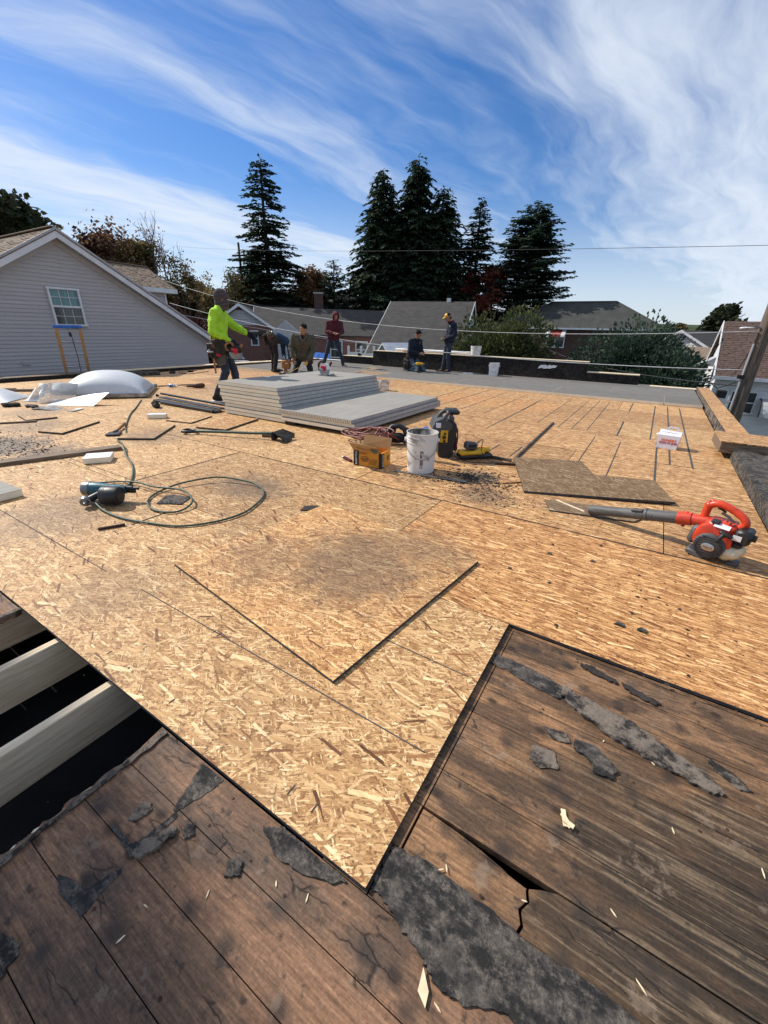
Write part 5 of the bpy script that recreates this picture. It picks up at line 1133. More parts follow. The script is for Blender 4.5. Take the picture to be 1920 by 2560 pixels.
# ------------------------------------------------------------------ skylight dome and broken plastic
fl, fr, bl = Vector((-8.37, 3.07)), Vector((-7.58, 4.11)), Vector((-9.65, 3.65))
ux = (fr - fl); uy = (bl - fl); cx = (fl + fr + bl + (fr + bl - fl)) / 4
ang = math.atan2(ux.y, ux.x); Lx, Ly = ux.length, 1.30
n_ = Vector((-ux.y, ux.x)).normalized(); cen = fl + ux / 2 + n_ * Ly / 2
t = thing('skylight_dome', 'domed grey plastic skylight cover taken off and set down on the boards', 'skylight', (cen.x, cen.y, .002), ang)
q = MB(); G = 28; vs = []
for j in range(G + 1):
    for i in range(G + 1):
        a, b = i / G * 2 - 1, j / G * 2 - 1; s = (1 - abs(a) ** 2.4) * (1 - abs(b) ** 2.4); vs.append((a * Lx / 2, b * Ly / 2, .075 + .335 * s ** .62))
q.add(vs, [(j * (G + 1) + i, j * (G + 1) + i + 1, (j + 1) * (G + 1) + i + 1, (j + 1) * (G + 1) + i) for j in range(G) for i in range(G)]); q.build('dome', 'dome_plastic', t, 60)
for s in (-1, 1):
    MB().box((0, s * Ly / 2, .045), (Lx + .10, .07, .07), b=.006).build('frame_rail', 'grey_metal', t); MB().box((s * Lx / 2, 0, .045), (.07, Ly - .075, .069), b=.006).build('frame_rail', 'grey_metal', t)
def sheet(name, pts, zf, mat, label, cat, n=16, th=.004):
    """a thin curled sheet over a quadrilateral"""
    a, b, c, d = (Vector(p) for p in pts); vs = []
    for j in range(n + 1):
        for i in range(n + 1):
            u, v = i / n, j / n; p = a.lerp(b, u).lerp(d.lerp(c, u), v); e = .012 * noise.noise(Vector((p.x * 9, p.y * 9, 3))); vs.append((p.x + e, p.y - e, zf(u, v)))
    N_ = (n + 1) ** 2; vs += [(x, y, z + th) for x, y, z in vs]
    fs = [(j * (n + 1) + i, (j + 1) * (n + 1) + i, (j + 1) * (n + 1) + i + 1, j * (n + 1) + i + 1) for j in range(n) for i in range(n)]
    fs += [tuple(k + N_ for k in q[::-1]) for q in fs]
    q = MB(); cx, cy = (a.x + c.x) / 2, (a.y + c.y) / 2; q.add([(x - cx, y - cy, z) for x, y, z in vs], fs)
    return tag(q.build(name, mat, None, 60, loc=(cx, cy, 0)), label, cat)
sheet('plastic_shard', [(-7.9, 2.72), (-7.30, 3.12), (-7.32, 3.40), (-8.15, 2.95)], lambda u, v: .004 + .17 * (u ** 1.5) * v + .05 * math.sin(u * 3) * v, 'dome_plastic', 'curled shard of skylight plastic with a raised corner in front of the dome', 'plastic shard')
sheet('plastic_shard', [(-8.15, 2.72), (-7.85, 3.1), (-8.05, 3.3), (-8.45, 2.9)], lambda u, v: .004 + .28 * v * (1 - .25 * (u - .5) ** 2), 'clear_plastic', 'pale shard of plastic leaning up against the front of the skylight dome', 'plastic shard')
sheet('plastic_shard', [(-8.55, 2.66), (-8.32, 2.86), (-8.62, 3.18), (-8.95, 2.96)], lambda u, v: .004 + .16 * v * (.6 + .4 * math.sin(u * 9)), 'clear_plastic', 'crumpled clear plastic piled at the left corner of the dome frame', 'plastic shard')
sheet('plastic_shard', [(-9.6, 1.9), (-8.6, 2.45), (-9.1, 3.0), (-10.6, 2.4)], lambda u, v: .006 + .20 * math.sin(min(1, u) * 3.14) ** .8 * math.sin(v * 3.14) ** .8, 'dome_plastic', 'broken half of a clear skylight dome lying at the left edge', 'plastic shard')
sheet('plastic_shard', [(-7.7, 2.45), (-7.05, 2.75), (-7.2, 2.95), (-7.9, 2.65)], lambda u, v: .004 + .012 * math.sin(u * 7), 'clear_plastic', 'flat clear scrap of plastic lying in front of the raised shard', 'plastic shard')

# ------------------------------------------------------------------ lumber, bars and scraps
def lumber(name, a, b, w_, h_, mat, label, cat='board', z=.001, group=None, tilt=0):
    a, b = Vector(a), Vector(b); d = b - a; q = MB().box((0, 0, h_ / 2), (d.length, w_, h_), b=.002)
    c = (a + b) / 2; return tag(q.build(name, mat, loc=(c.x, c.y, z), rot=(0, tilt, math.atan2(d.y, d.x))), label, cat, group)
lumber('plank_board', (-4.98, .72), (-4.55, 2.10), .13, .032, 'old_lumber', 'long weathered plank lying at the left behind the small white block')
lumber('batten', (-7.0, 1.62), (-6.66, 2.14), .035, .02, 'old_lumber', 'short dark batten in front of the small square board at the left', 'batten')
lumber('batten', (-8.95, 4.6), (-8.51, 5.76), .03, .02, 'old_lumber', 'long thin batten lying behind the plastic bottle', 'batten')
lumber('batten', (-10.55, 2.35), (-10.0, 3.05), .09, .05, 'tar_felt', 'blackened timber lying against the low edge left of the dome', 'batten')
lumber('batten', (-10.1, 2.9), (-9.5, 3.5), .07, .04, 'old_lumber', 'dark broken timber just behind the left corner of the dome', 'batten')
lumber('timber', (-11.2, 5.5), (-10.95, 6.4), .3, .09, 'tar_felt', 'black timber lying along the roof edge behind the dome', 'timber')
for k, (a, b, w_, h_, z, s) in enumerate([((-7.35, 4.27), (-5.50, 4.20), .035, .03, .06, 'upper thin black metal angle in the pile left of the panel stack'), ((-7.15, 4.15), (-5.45, 4.08), .09, .02, .035, 'middle wide black metal strip in the pile left of the panel stack'),
                                         ((-7.1, 4.02), (-5.42, 3.98), .12, .03, .003, 'lowest black metal strip in the pile left of the panel stack'), ((-6.75, 3.90), (-5.45, 3.92), .05, .045, .002, 'front black metal angle in the pile left of the panel stack')]):
    lumber('metal_strip', a, b, w_, h_, 'black_plastic', s, 'metal strip', z, 'black metal strips beside the panel stack')
lumber('metal_strip', (-1.09, 6.45), (-1.02, 4.22), .026, .02, 'tar_felt', 'long dark metal strip lying across the sheets behind the notched board', 'metal strip')
lumber('metal_strip', (-1.25, 4.13), (-1.03, 4.12), .03, .025, 'tar_felt', 'short dark metal strip beside the yellow tool', 'metal strip')
lumber('batten', (-1.14, 3.93), (-.96, 4.02), .035, .02, 'rust', 'rusty stub of batten between the yellow tool and the notched board', 'batten')
lumber('wood_offcut', (-.93, 3.44), (-.77, 3.60), .11, .012, 'osb_warm', 'small offcut of pressed board at the left tip of the notched board', 'wood offcut')
lumber('metal_strip', (-1.84, 3.14), (-1.16, 3.24), .014, .012, 'grey_metal', 'thin pale metal edging lying in front of the white bucket', 'metal strip')
lumber('wood_offcut', (-.42, 3.26), (-.2, 3.14), .02, .012, 'new_lumber', 'pale sliver of wood under the tip of the blower tube', 'wood offcut')
lumber('wood_offcut', (-2.75, 1.02), (-2.68, 1.15), .018, .014, 'rust', 'dark stick lying in front of the nail gun', 'wood offcut')
def foam_block(x, y, rz, d, label, mat='foam_cream'):
    t = thing('foam_block', label, 'foam block', (x, y, .002), rz); MB().box((0, 0, d[2] / 2), d, b=.003).build('core', mat, t); MB().box((0, 0, d[2] + .001), (d[0], d[1], .002)).build('facing', 'card_white', t); return t
foam_block(-4.28, 1.76, .95, (.22, .19, .05), 'small cream foam block on the deck beside the long plank')
foam_block(-5.74, 3.22, .75, (.24, .10, .055), 'narrow cream foam block between the rag and the square boards')
t = foam_block(-4.12, .80, .05, (.68, .36, .05), 'half panel of grey faced foam at the left edge of the picture')
t.children[1].data.materials[0] = MATS['foil_grey']
def lump(label, x, y, s, mat, cat='debris', seed=0, name='rag', n=3):
    q = MB(); R_ = random.Random(seed)
    for k in range(n): q.ball((R_.uniform(-.6, .6) * s[0], R_.uniform(-.6, .6) * s[1], s[2] * .5), (s[0] * R_.uniform(.4, .7), s[1] * R_.uniform(.5, .8), s[2] * R_.uniform(.4, .75)), 14)
    for i, v in enumerate(q.v):
        p = Vector(v); p += Vector((noise.noise(p * 22), noise.noise(p * 22 + Vector((5, 1, 2))), noise.noise(p * 22 + Vector((1, 7, 3))))) * .35 * s[2]; q.v[i] = (p.x, p.y, max(p.z, 0))
    return tag(q.build(name, mat, None, 60, loc=(x, y, .002)), label, cat)
lump('dark crumpled rag on the boards between the dome and the metal strips', -6.53, 3.66, (.11, .09, .075), 'debris_dark', 'rag', 1)
lump('dark scrap lying in front of the broken clear plastic', -8.25, 2.38, (.16, .1, .05), 'debris_dark', 'rag', 2)
lump('pale crumpled scrap beside the dark scrap at the left', -7.9, 2.55, (.1, .07, .04), 'grey_cloth', 'rag', 3)
lump('dark lump by the roof edge, left of two', -10.9, 6.75, (.07, .07, .06), 'debris_dark', 'rag', 4); lump('dark lump by the roof edge, right of two', -10.85, 7.25, (.07, .07, .06), 'debris_dark', 'rag', 5)
lump('tiny dark lump near the right corner of the dome frame', -7.55, 4.3, (.04, .04, .035), 'debris_dark', 'rag', 6)
lump('white crumpled bag on the grey boards by the far wall', -4.7, 12.45, (.28, .10, .07), 'card_white', 'bag', 7, 'plastic_bag')
lump('white crumpled scrap behind the standing man in the cap', -6.0, 12.5, (.12, .06, .04), 'card_white', 'bag', 8, 'plastic_bag')
lump('brown work gloves lying on top of the far wall', -7.2, 12.92, (.16, .07, .04), 'leather_tan', 'gloves', 9, 'work_gloves').location.z = .545
lump('black lump lying on the lower step of the far wall', -9.3, 13.1, (.1, .07, .07), 'black_cloth', 'rag', 10).location.z = .315
t = thing('drill', 'dark red cordless tool lying on the boards behind the plastic bottle', 'tool', (-8.05, 5.44, .002), .7)
q = MB(); q.cap((-.16, 0, .035), (-.02, 0, .04), .022, .03, 8); q.cap((.02, 0, .045), (.14, .02, .05), .045, .05, 8); q.cap((-.02, 0, .04), (-.05, .1, .03), .02, .022, 8); q.build('body', 'leather_brown', t, 50); MB().box((-.06, .13, .03), (.08, .07, .06), b=.01).build('battery', 'black_plastic', t)
MB().cap((-.17, 0, .035), (-.24, -.01, .03), .008, .004, 6).build('bit', 'grey_metal', t, 50)
t = thing('plastic_bottle', 'clear plastic water bottle lying on its side on the boards', 'bottle', (-8.48, 5.2, .035), .3)
Mb = Matrix.Rotation(rad(90), 4, 'Y'); q = MB(); q.lathe([(.001, -.10), (.03, -.10), (.033, -.09), (.032, 0), (.034, .03), (.03, .07), (.013, .10), (.013, .115)], 16, Mb); q.build('body', 'bottle_clear', t, 40)
q = MB(); q.lathe([(.0345, -.05), (.0345, .01)], 16, Mb, False, False); q.build('wrapper', 'blue_plastic', t, 40); q = MB(); q.lathe([(.015, .112), (.015, .128)], 12, Mb); q.build('lid', 'card_white', t, 40)
# scraper and shovel
t = thing('scraper', 'scraper with a tan handle and black blade beside the green hose', 'hand tool', (-5.36, 2.5, .002), math.atan2(.39, -.43))
MB().cap((-.08, 0, .02), (.26, 0, .035), .016, .02, 10).build('handle', 'leather_tan', t, 50); q = MB(); q.box((-.2, 0, .012), (.16, .14, .018), b=.004); q.box((-.12, 0, .02), (.1, .04, .03), b=.006); q.build('blade', 'black_plastic', t)
t = thing('shovel', 'green handled roofing shovel with a black grip lying flat on the boards', 'shovel', (-4.5, 2.97, .002), math.atan2(.30, .80))
q = MB(); q.tube([(-.02, 0, .03), (.30, 0, .045), (.75, 0, .06), (.98, 0, .075)], [.017, .016, .016, .019], 10); q.build('shaft', 'hose_green', t, 50)
q = MB(); q.tube([(-.02, 0, .03), (-.06, .055, .03), (-.16, .06, .03), (-.18, 0, .03), (-.16, -.06, .03), (-.06, -.055, .03)], .017, 8, closed=True); q.build('grip', 'black_plastic', t, 50)
q = MB(); vs = [(.96, -.02, .08), (.96, .02, .08), (1.06, .11, .11), (1.06, -.11, .10), (1.20, .13, .06), (1.20, -.13, .012), (1.07, 0, .07), (1.21, 0, .02)]
q.add(vs + [(x, y, z - .006) for x, y, z in vs], [(0, 1, 2, 6), (0, 6, 3), (6, 2, 4, 7), (3, 6, 7, 5), (8, 14, 10, 9), (8, 11, 14), (14, 15, 12, 10), (11, 13, 15, 14)]); q.box((1.0, 0, .04), (.05, .10, .07), b=.01); q.build('blade', 'tar_wall', t)
lumber('stick', (-3.78, 3.33), (-3.46, 3.54), .025, .03, 'old_lumber', 'short dark stick behind the head of the green shovel', 'stick')

# ------------------------------------------------------------------ hose and nail gun
def smooth_path(pts, n=6, closed=False):
    P_ = [Vector(p) for p in pts]; out = []
    for i in range(len(P_) - 1):
        p0, p1, p2, p3 = P_[max(i - 1, 0)], P_[i], P_[i + 1], P_[min(i + 2, len(P_) - 1)]
        for k in range(n):
            u = k / n; out.append(.5 * ((2 * p1) + (-p0 + p2) * u + (2 * p0 - 5 * p1 + 4 * p2 - p3) * u * u + (-p0 + 3 * p1 - 3 * p2 + p3) * u ** 3))
    out.append(P_[-1]); return out
hz = .0085
h1 = [(-7.33, 3.89), (-6.7, 3.45), (-6.22, 3.10), (-5.51, 2.66), (-5.05, 2.42), (-4.93, 2.26), (-4.55, 2.12), (-4.22, 1.98), (-3.9, 1.86), (-3.66, 1.74), (-3.44, 1.60), (-3.36, 1.52), (-3.42, 1.46)]
q = [(x, y, .011 if not (-4.75 < x < -4.35) else .05) for x, y in h1]
tag(MB().tube(smooth_path(q), .009, 8).build('air_hose', 'hose_green', None, 60), 'green air hose running from behind the skylight dome towards the nail gun', 'hose')
h2 = [(-3.235, 1.215, .05), (-3.10, 1.19, .025), (-2.97, 1.18, .011), (-2.78, 1.19, .011), (-2.59, 1.24, .011), (-2.37, 1.33, .011), (-2.24, 1.50, .011), (-2.20, 1.68, .011), (-2.24, 1.84, .011), (-2.34, 2.02, .012), (-2.50, 2.12, .02), (-2.66, 2.12, .03), (-2.90, 2.03, .04), (-3.03, 1.80, .03),
      (-3.05, 1.62, .012), (-2.98, 1.49, .011), (-2.88, 1.42, .011), (-2.77, 1.385, .011), (-2.66, 1.40, .011), (-2.58, 1.47, .013), (-2.60, 1.58, .03), (-2.72, 1.65, .04), (-2.90, 1.69, .035), (-3.12, 1.62, .03), (-3.32, 1.60, .03), (-3.50, 1.55, .015), (-3.62, 1.44, .011)]
tag(MB().tube(smooth_path(h2), .0072, 8).build('air_hose', 'hose_green', None, 60), 'looped green air hose joined to the nail gun', 'hose')
t = thing('nail_gun', 'teal and black coil nail gun lying at the end of the green hose', 'nail gun', (-3.17, 1.30, .002), math.atan2(.533, .846))
Mx = Matrix.Rotation(rad(90), 4, 'Y')
q = MB(); q.lathe([(.03, -.175), (.052, -.172), (.055, -.16), (.055, -.125), (.05, -.12)], 18, Matrix.Translation((0, .02, .088)) @ Mx); q.build('cap', 'grey_metal', t, 40)
q = MB(); q.lathe([(.05, -.12), (.052, -.1), (.046, -.04), (.038, .04), (.034, .10), (.028, .13)], 18, Matrix.Translation((0, .02, .088)) @ Mx); q.build('body', 'teal_metal', t, 40)
q = MB(); q.lathe([(.02, .13), (.018, .17), (.01, .175), (.01, .215), (.005, .218)], 12, Matrix.Translation((0, .03, .095)) @ Mx); q.box((.16, .03, .075), (.06, .02, .03), b=.005); q.build('nose', 'black_plastic', t, 40)
q = MB(); q.lathe([(.045, -.018), (.062, -.018), (.066, -.008), (.066, .085), (.062, .1), (.045, .105), (.045, .11), (.012, .11)], 26, Matrix.Translation((.02, -.055, .070)) @ Mx); q.build('magazine', 'black_plastic', t, 35)
q = MB()
for k in range(8): a = k * .785; q.box((.128, -.055 + .03 * math.cos(a), .070 + .03 * math.sin(a)), (.004, .014, .014), rx=a)
for x in (-.012, .0, .012): q.lathe([(.067, x), (.067, x + .006)], 26, Matrix.Translation((.02, -.055, .070)) @ Mx)
q.build('magazine_ribs', 'grey_plastic', t, 35)
q = MB(); q.cap((-.02, 0, .075), (-.09, -.10, .045), .026, .023, 12); q.build('handle', 'black_plastic', t, 50)
q = MB(); q.lathe([(.034, -.018), (.036, .0), (.034, .012), (.016, .012), (.014, .03), (.011, .032), (.011, .05)], 16, Matrix.Translation((-.095, -.108, .043)) @ Matrix.Rotation(rad(100), 4, 'X') @ Matrix.Rotation(rad(25), 4, 'Y')); q.build('hose_fitting', 'grey_metal', t, 40)
MB().cap((-.04, -.02, .05), (.0, -.055, .035), .006, .006, 8).build('trigger', 'bright_metal', t, 50)
q = MB()
for k in range(5): q.box((.01 + k * .011, -.0045, .1365), (.006, .004, .012), rx=.85)
q.build('marking', 'print_white', t)
tag(sheet('felt_scrap', [(-2.86, 1.47), (-2.70, 1.56), (-2.76, 1.68), (-2.95, 1.60)], lambda u, v: .002 + .01 * math.sin(u * 3.1) * v, 'tar_felt', 'black scrap of felt lying inside the small hose loop', 'felt scrap'), None)
tag(sheet('felt_scrap', [(-1.93, 1.98), (-1.82, 2.02), (-1.85, 2.10), (-1.95, 2.05)], lambda u, v: .002 + .01 * u * v, 'debris_dark', 'small dark scrap right of the large hose loop', 'felt scrap', 6), None)

# ------------------------------------------------------------------ bucket, box, compressor, charger
def bucket(label, x, y, r, h, group=None, mat='white_plastic', rz=0, lab=False, loc_z=.002, handle=True, square=False, lid=False, scale=1.0):
    t = thing('bucket', label, 'bucket', (x, y, loc_z), rz, group)
    N_ = 4 if square else 40; k = 1.30 if square else 1.0; M = Matrix.Rotation(rad(45), 4, 'Z') if square else None
    q = MB(); q.lathe([(r * .86 * k, 0), (r * .87 * k, .01), (r * .96 * k, h * .74)], N_, M, True, False)
    rp = [(r * .96, h * .74), (r * 1.0, h * .745), (r * 1.0, h * .775), (r * .97, h * .78), (r * .97, h * .80), (r * 1.005, h * .805), (r * 1.005, h * .835), (r * .975, h * .84), (r * .975, h * .86), (r * 1.01, h * .865), (r * 1.01, h * .905), (r * .985, h * .91), (r * .985, h * .985), (r * 1.02, h * .985), (r * 1.02, h), (r * .97, h)]
    q.lathe([(a * k, b) for a, b in rp], N_, M, False, False); q.build('shell', mat, t, 30)
    q = MB(); q.lathe([(r * .965 * k, h * .999), (r * .93 * k, h * .7), (r * .83 * k, .03), (.001, .03)], N_, M, False, False); q.build('inside', 'bucket_inside' if mat != 'white_plastic' else 'white_plastic', t, 30)
    if lid: MB().box((0, 0, h), (r * 1.9, r * 1.9, .02), b=.006).build('lid', 'white_plastic', t)
    if handle:
        q = MB()
        for s in (-1, 1): q.lathe([(.02, 0), (.02, .018), (.008, .02)], 10, Matrix.Translation((s * r * .985, 0, h * .80)) @ Matrix.Rotation(rad(90 * s), 4, 'Y'))
        q.build('ear', mat, t, 40)
        P_ = []
        for i in range(15):
            a = math.pi * i / 14; P_.append((math.cos(a) * r * 1.04, -math.sin(a) * r * 1.04, h * .80 - math.sin(a) * h * .42))
        MB().tube(P_, .0032 if r > .1 else .003, 6).build('handle', 'grey_metal', t, 60)
    if lab:
        def lbl(nm, a0, a1, z0, z1, mt, off=.0012):
            q = MB(); vs = []; n = 8
            for i in range(n + 1):
                a = a0 + (a1 - a0) * i / n
                for z in (z0, z1): rr = (r * .87 + r * .09 * (z / (h * .74))) + off; vs.append((rr * math.sin(a), -rr * math.cos(a), z))
            q.add(vs, [(2 * i, 2 * i + 2, 2 * i + 3, 2 * i + 1) for i in range(n)]); return q.build(nm, mt, t)
        lbl('label_header', -.10, .12, .195, .215, 'print_black'); lbl('label_text', -.09, .12, .08, .13, 'print_grey')
        for k2 in range(7): lbl('label_mark', -.08 + .028 * (k2 % 4), -.06 + .028 * (k2 % 4) + .012 * (k2 % 3), .145 + .02 * (k2 // 4) + .004 * (k2 % 3), .172 + .018 * (k2 // 4), 'print_black', .0016)
        for k2, (a0, a1) in enumerate([(-.09, -.02), (.03, .06), (.07, .10)]): lbl('label_code', a0, a1, .05, .075, 'print_grey')
        for k2 in range(6): lbl('label_line', -.085, .115 - .03 * (k2 % 3), .084 + k2 * .0075, .086 + k2 * .0075, 'print_black', .0018)
        lbl('label_text', -.085, .10, .199, .211, 'print_grey', .0018)
    return t
bucket('grubby white bucket with a printed label, standing by the orange cardboard box', -1.655, 3.32, .142, .365, mat='bucket_grubby', rz=rad(28), lab=True)
bucket('clean white square bucket standing on the grey boards against the far wall', -3.97, 12.33, .145, .40, square=True, rz=rad(12))
bucket('white bucket standing on top of the far wall', -4.80, 12.93, .16, .27, mat='bucket_grubby', loc_z=.545, rz=rad(100))
bucket('small white tub on the boards behind the tall panel stack, left of two', -5.10, 7.86, .08, .19, square=True, handle=False)
bucket('small dirty white tub behind the tall panel stack, right of two', -4.88, 7.84, .085, .20, mat='bucket_grubby', square=True, handle=True, rz=.3)
# nail carton
t = thing('carton', 'open orange cardboard nail carton with black printed corners', 'box', (-2.125, 3.205, .003), math.atan2(.04, .31))
w_, d_, h_ = .30, .19, .145; th = .003
for nm, c, d in [('front_panel', (0, -d_ / 2, h_ / 2), (w_, th, h_)), ('rear_panel', (0, d_ / 2, h_ / 2), (w_, th, h_)), ('side_panel', (-w_ / 2, 0, h_ / 2), (th, d_ - th, h_)), ('side_panel', (w_ / 2, 0, h_ / 2), (th, d_ - th, h_)), ('base_panel', (0, 0, th / 2), (w_ - th, d_ - th, th))]:
    MB().box(c, d).build(nm, 'cardboard_orange', t)
def flap(nm, pts, mats):
    P_ = [Vector(p) for p in pts]; N_ = (P_[1] - P_[0]).cross(P_[3] - P_[0]).normalized() * .0025; q = MB(); q.add(P_ + [p + N_ for p in P_], [(3, 2, 1, 0), (4, 5, 6, 7), (0, 1, 5, 4), (1, 2, 6, 5), (2, 3, 7, 6), (3, 0, 4, 7)]); q.mi = [0, 1, 1, 1, 1, 1]; return q.build(nm, mats, t)
flap('front_flap', [(-w_ / 2, -d_ / 2, h_), (w_ / 2, -d_ / 2, h_), (w_ / 2 - .03, -d_ / 2 - .075, h_ + .075), (-w_ / 2 - .02, -d_ / 2 - .06, h_ + .085)], ['cardboard_orange', 'cardboard_tan'])
flap('rear_flap', [(-w_ / 2, d_ / 2, h_), (w_ / 2, d_ / 2, h_), (w_ / 2 + .005, d_ / 2 + .02, h_ + .105), (-w_ / 2 + .01, d_ / 2 + .03, h_ + .105)], ['cardboard_tan', 'cardboard_tan'])
flap('side_flap', [(w_ / 2, -d_ / 2, h_), (w_ / 2, d_ / 2, h_), (w_ / 2 - .09, d_ / 2 - .02, h_ - .05), (w_ / 2 - .09, -d_ / 2 + .02, h_ - .05)], ['cardboard_orange', 'cardboard_orange'])
for x0, nm in ((-w_ / 2 + .029, 'black_band'), (w_ / 2 - .016, 'black_band')): MB().box((x0, -d_ / 2 - .0025, h_ / 2), (.058 if x0 < 0 else .032, .002, h_)).build(nm, 'print_black', t)
MB().box((w_ / 2 + .0025, -d_ / 2 + .02, h_ / 2), (.002, .038, h_)).build('black_band', 'print_black', t)
text(t, 'BOSTITCH', .026, frame(Vector((-w_ / 2 + .030, -d_ / 2 - .0042, h_ / 2)), (0, 0, 1), (-1, 0, 0)), 'print_white', bold=.0006, sx=1.05)
text(t, 'BOSTITCH', .024, frame(Vector((w_ / 2 + .0042, -d_ / 2 + .02, h_ / 2)), (0, 0, 1), (0, -1, 0)), 'print_white', bold=.0006, sx=1.05)
q = MB(); q.lathe([(.030, 0), (.030, .001)], 20, Matrix.Translation((-.03, -d_ / 2 - .002, .072)) @ Matrix.Rotation(rad(90), 4, 'X') @ Matrix.Diagonal((1.5, .95, 1, 1))); q.build('nail_coil_print', 'print_brown', t)
q = MB(); q.lathe([(.012, 0), (.012, .0012)], 16, Matrix.Translation((-.035, -d_ / 2 - .0028, .086)) @ Matrix.Rotation(rad(90), 4, 'X') @ Matrix.Diagonal((1.8, .5, 1, 1))); q.build('nail_coil_print', 'cardboard_orange', t)
for k in range(9): MB().box((.02 + k * .009, -d_ / 2 - .0025, .052), (.0035, .0015, .055), ry=.25).build('nail_print', 'print_brown', t)
q = MB(); q.lathe([(.028, 0), (.028, .001)], 18, Matrix.Translation((w_ / 2 + .002, .035, .08)) @ Matrix.Rotation(rad(90), 4, 'Y')); q.build('nail_coil_print', 'print_olive', t)
for k in range(5): MB().box((-.06, -d_ / 2 - .002, h_ - .012 - k * .004), (.11, .0012, .0018)).build('fine_print', 'print_brown', t)
for k in range(6):
    M = Matrix.Translation((-.02, -d_ / 2 - .036 - .0009 * k - .003, h_ + .03 + k * .007)) @ Matrix.Rotation(rad(-41), 4, 'X'); MB().box((0, 0, 0), (.16, .0015, .002), M).build('fine_print', 'print_brown', t)
q = MB(); q.prism([(0, 0), (.08, .01), (.10, -.045), (.06, -.05)], -.0006, .0006, Matrix.Translation((.04, -d_ / 2 - .045, h_ + .052)) @ Matrix.Rotation(rad(49), 4, 'X')); q.build('green_print', 'print_olive', t)
# utility knife
t = thing('utility_knife', 'dark red utility knife lying beside the orange carton', 'knife', (-2.40, 3.165, .002), math.atan2(-.05, .17))
q = MB(); q.box((.03, 0, .014), (.12, .03, .022), b=.006, rz=-.12); q.box((-.035, .004, .016), (.05, .026, .02), b=.006, rz=.18); q.build('handle', 'maroon_cloth', t); MB().box((-.075, .012, .018), (.035, .022, .012), b=.003, rz=.2).build('blade_holder', 'grey_metal', t)
# red hose heap and headset
R_ = random.Random(4); P_ = []
for k in range(90):
    a = k * .42; rr = .17 + .06 * math.sin(k * .37) + R_.uniform(-.02, .02); P_.append((-2.62 + rr * 1.35 * math.cos(a) + .05 * math.sin(k * .11), 3.88 + rr * .62 * math.sin(a), .02 + .075 * (1 - k / 200) * abs(math.sin(k * .23)) + .0009 * k + .05 * max(0, math.sin(a + .6))))
P_ += [(-2.25, 4.05, .03), (-2.1, 4.15, .02), (-1.98, 4.2, .03), (-1.86, 4.17, .06), (-1.78, 4.1, .10)]
tag(MB().tube(smooth_path(P_, 4), .0075, 7).build('air_hose', 'hose_red', None, 60), 'tangled heap of dark red air hose behind the orange carton', 'hose')
t = thing('tool_pouch', 'black strapped harness heaped behind the orange carton and the bucket', 'harness', (-2.36, 4.02, .002), math.atan2(.533, .846))
q = MB(); q.tube([(.10, -.03, .02), (.14, 0, .09), (.12, .02, .16), (.05, .03, .20), (-.03, .03, .19), (-.08, .02, .13)], [.03, .035, .035, .03, .026, .02], 10); q.build('strap', 'black_plastic', t, 50)
q = MB(); q.cap((-.12, 0, .06), (.06, -.01, .07), .05, .06, 12); q.cap((-.14, .05, .10), (-.02, .05, .14), .03, .04, 10); q.build('pouch', 'black_cloth', t, 50); q = MB(); q.box((-.05, -.058, .09), (.16, .012, .03), b=.004); q.build('belt', 'leather_black', t); MB().cap((.13, 0, .03), (.15, .02, .17), .024, .012, 10).build('pad', 'navy_cloth', t, 50)
# compressor
t = thing('air_compressor', 'upright black and grey portable machine with a yellow control panel behind the bucket', 'compressor', (-1.70, 3.95, .002), math.atan2(.533, .846))
SIDE = Matrix(((1, 0, 0, 0), (0, 0, 1, 0), (0, 1, 0, 0), (0, 0, 0, 1)))
q = MB(); q.prism([(-.08, .02), (-.07, 0), (.05, 0), (.07, .03), (.095, .30), (.085, .345), (.02, .37), (-.06, .36), (-.095, .30)], -.12, .16, SIDE); q.build('body', 'black_plastic', t, 30)
q = MB(); q.prism([(-.12, .22), (-.05, .23), (.04, .30), (.04, .35), (-.06, .40), (-.13, .37), (-.16, .29)], -.135, .17, SIDE); q.build('top_housing', 'grey_plastic', t, 30)
q = MB(); q.box((-.035, -.142, .225), (.075, .012, .125), b=.008); pn = q.build('control_panel', 'yellow_plastic', t)
for x, z_, r_ in [(-.03, .255, .012), (-.035, .218, .02), (-.03, .178, .013)]:
    q = MB(); q.lathe([(r_, 0), (r_ * .9, .012)], 14, Matrix.Translation((x, -.148, z_)) @ Matrix.Rotation(rad(90), 4, 'X')); q.build('knob', 'black_plastic', pn, 40)
q = MB(); q.tube(smooth_path([(-.10, .02, .34), (-.07, .02, .42), (-.02, .02, .455), (.04, .02, .46), (.10, .02, .455)], 4), [.022] * 17, 10); q.tube(smooth_path([(-.07, -.11, .33), (-.04, -.11, .41), (.0, -.09, .45)], 4), .02, 8); q.build('carry_handle', 'grey_plastic', t, 50)
MB().box((.05, .03, .45), (.14, .2, .045), b=.016).build('handle_grip', 'black_plastic', t)
q = MB(); q.lathe([(.03, 0), (.036, .01), (.036, .045), (.026, .05), (.018, .07)], 16, Matrix.Translation((.03, -.06, .36)) @ Matrix.Rotation(rad(20), 4, 'X')); q.build('filler_cap', 'grey_plastic', t, 40); MB().box((.035, -.07, .432), (.03, .02, .006)).build('cap_mark', 'hose_red', t)
q = MB(); q.lathe([(.10, 0), (.105, .01), (.105, .03), (.02, .035)], 24, Matrix.Translation((.085, .02, .14)) @ Matrix.Rotation(rad(82), 4, 'Y')); q.build('tank_end', 'black_plastic', t, 40)
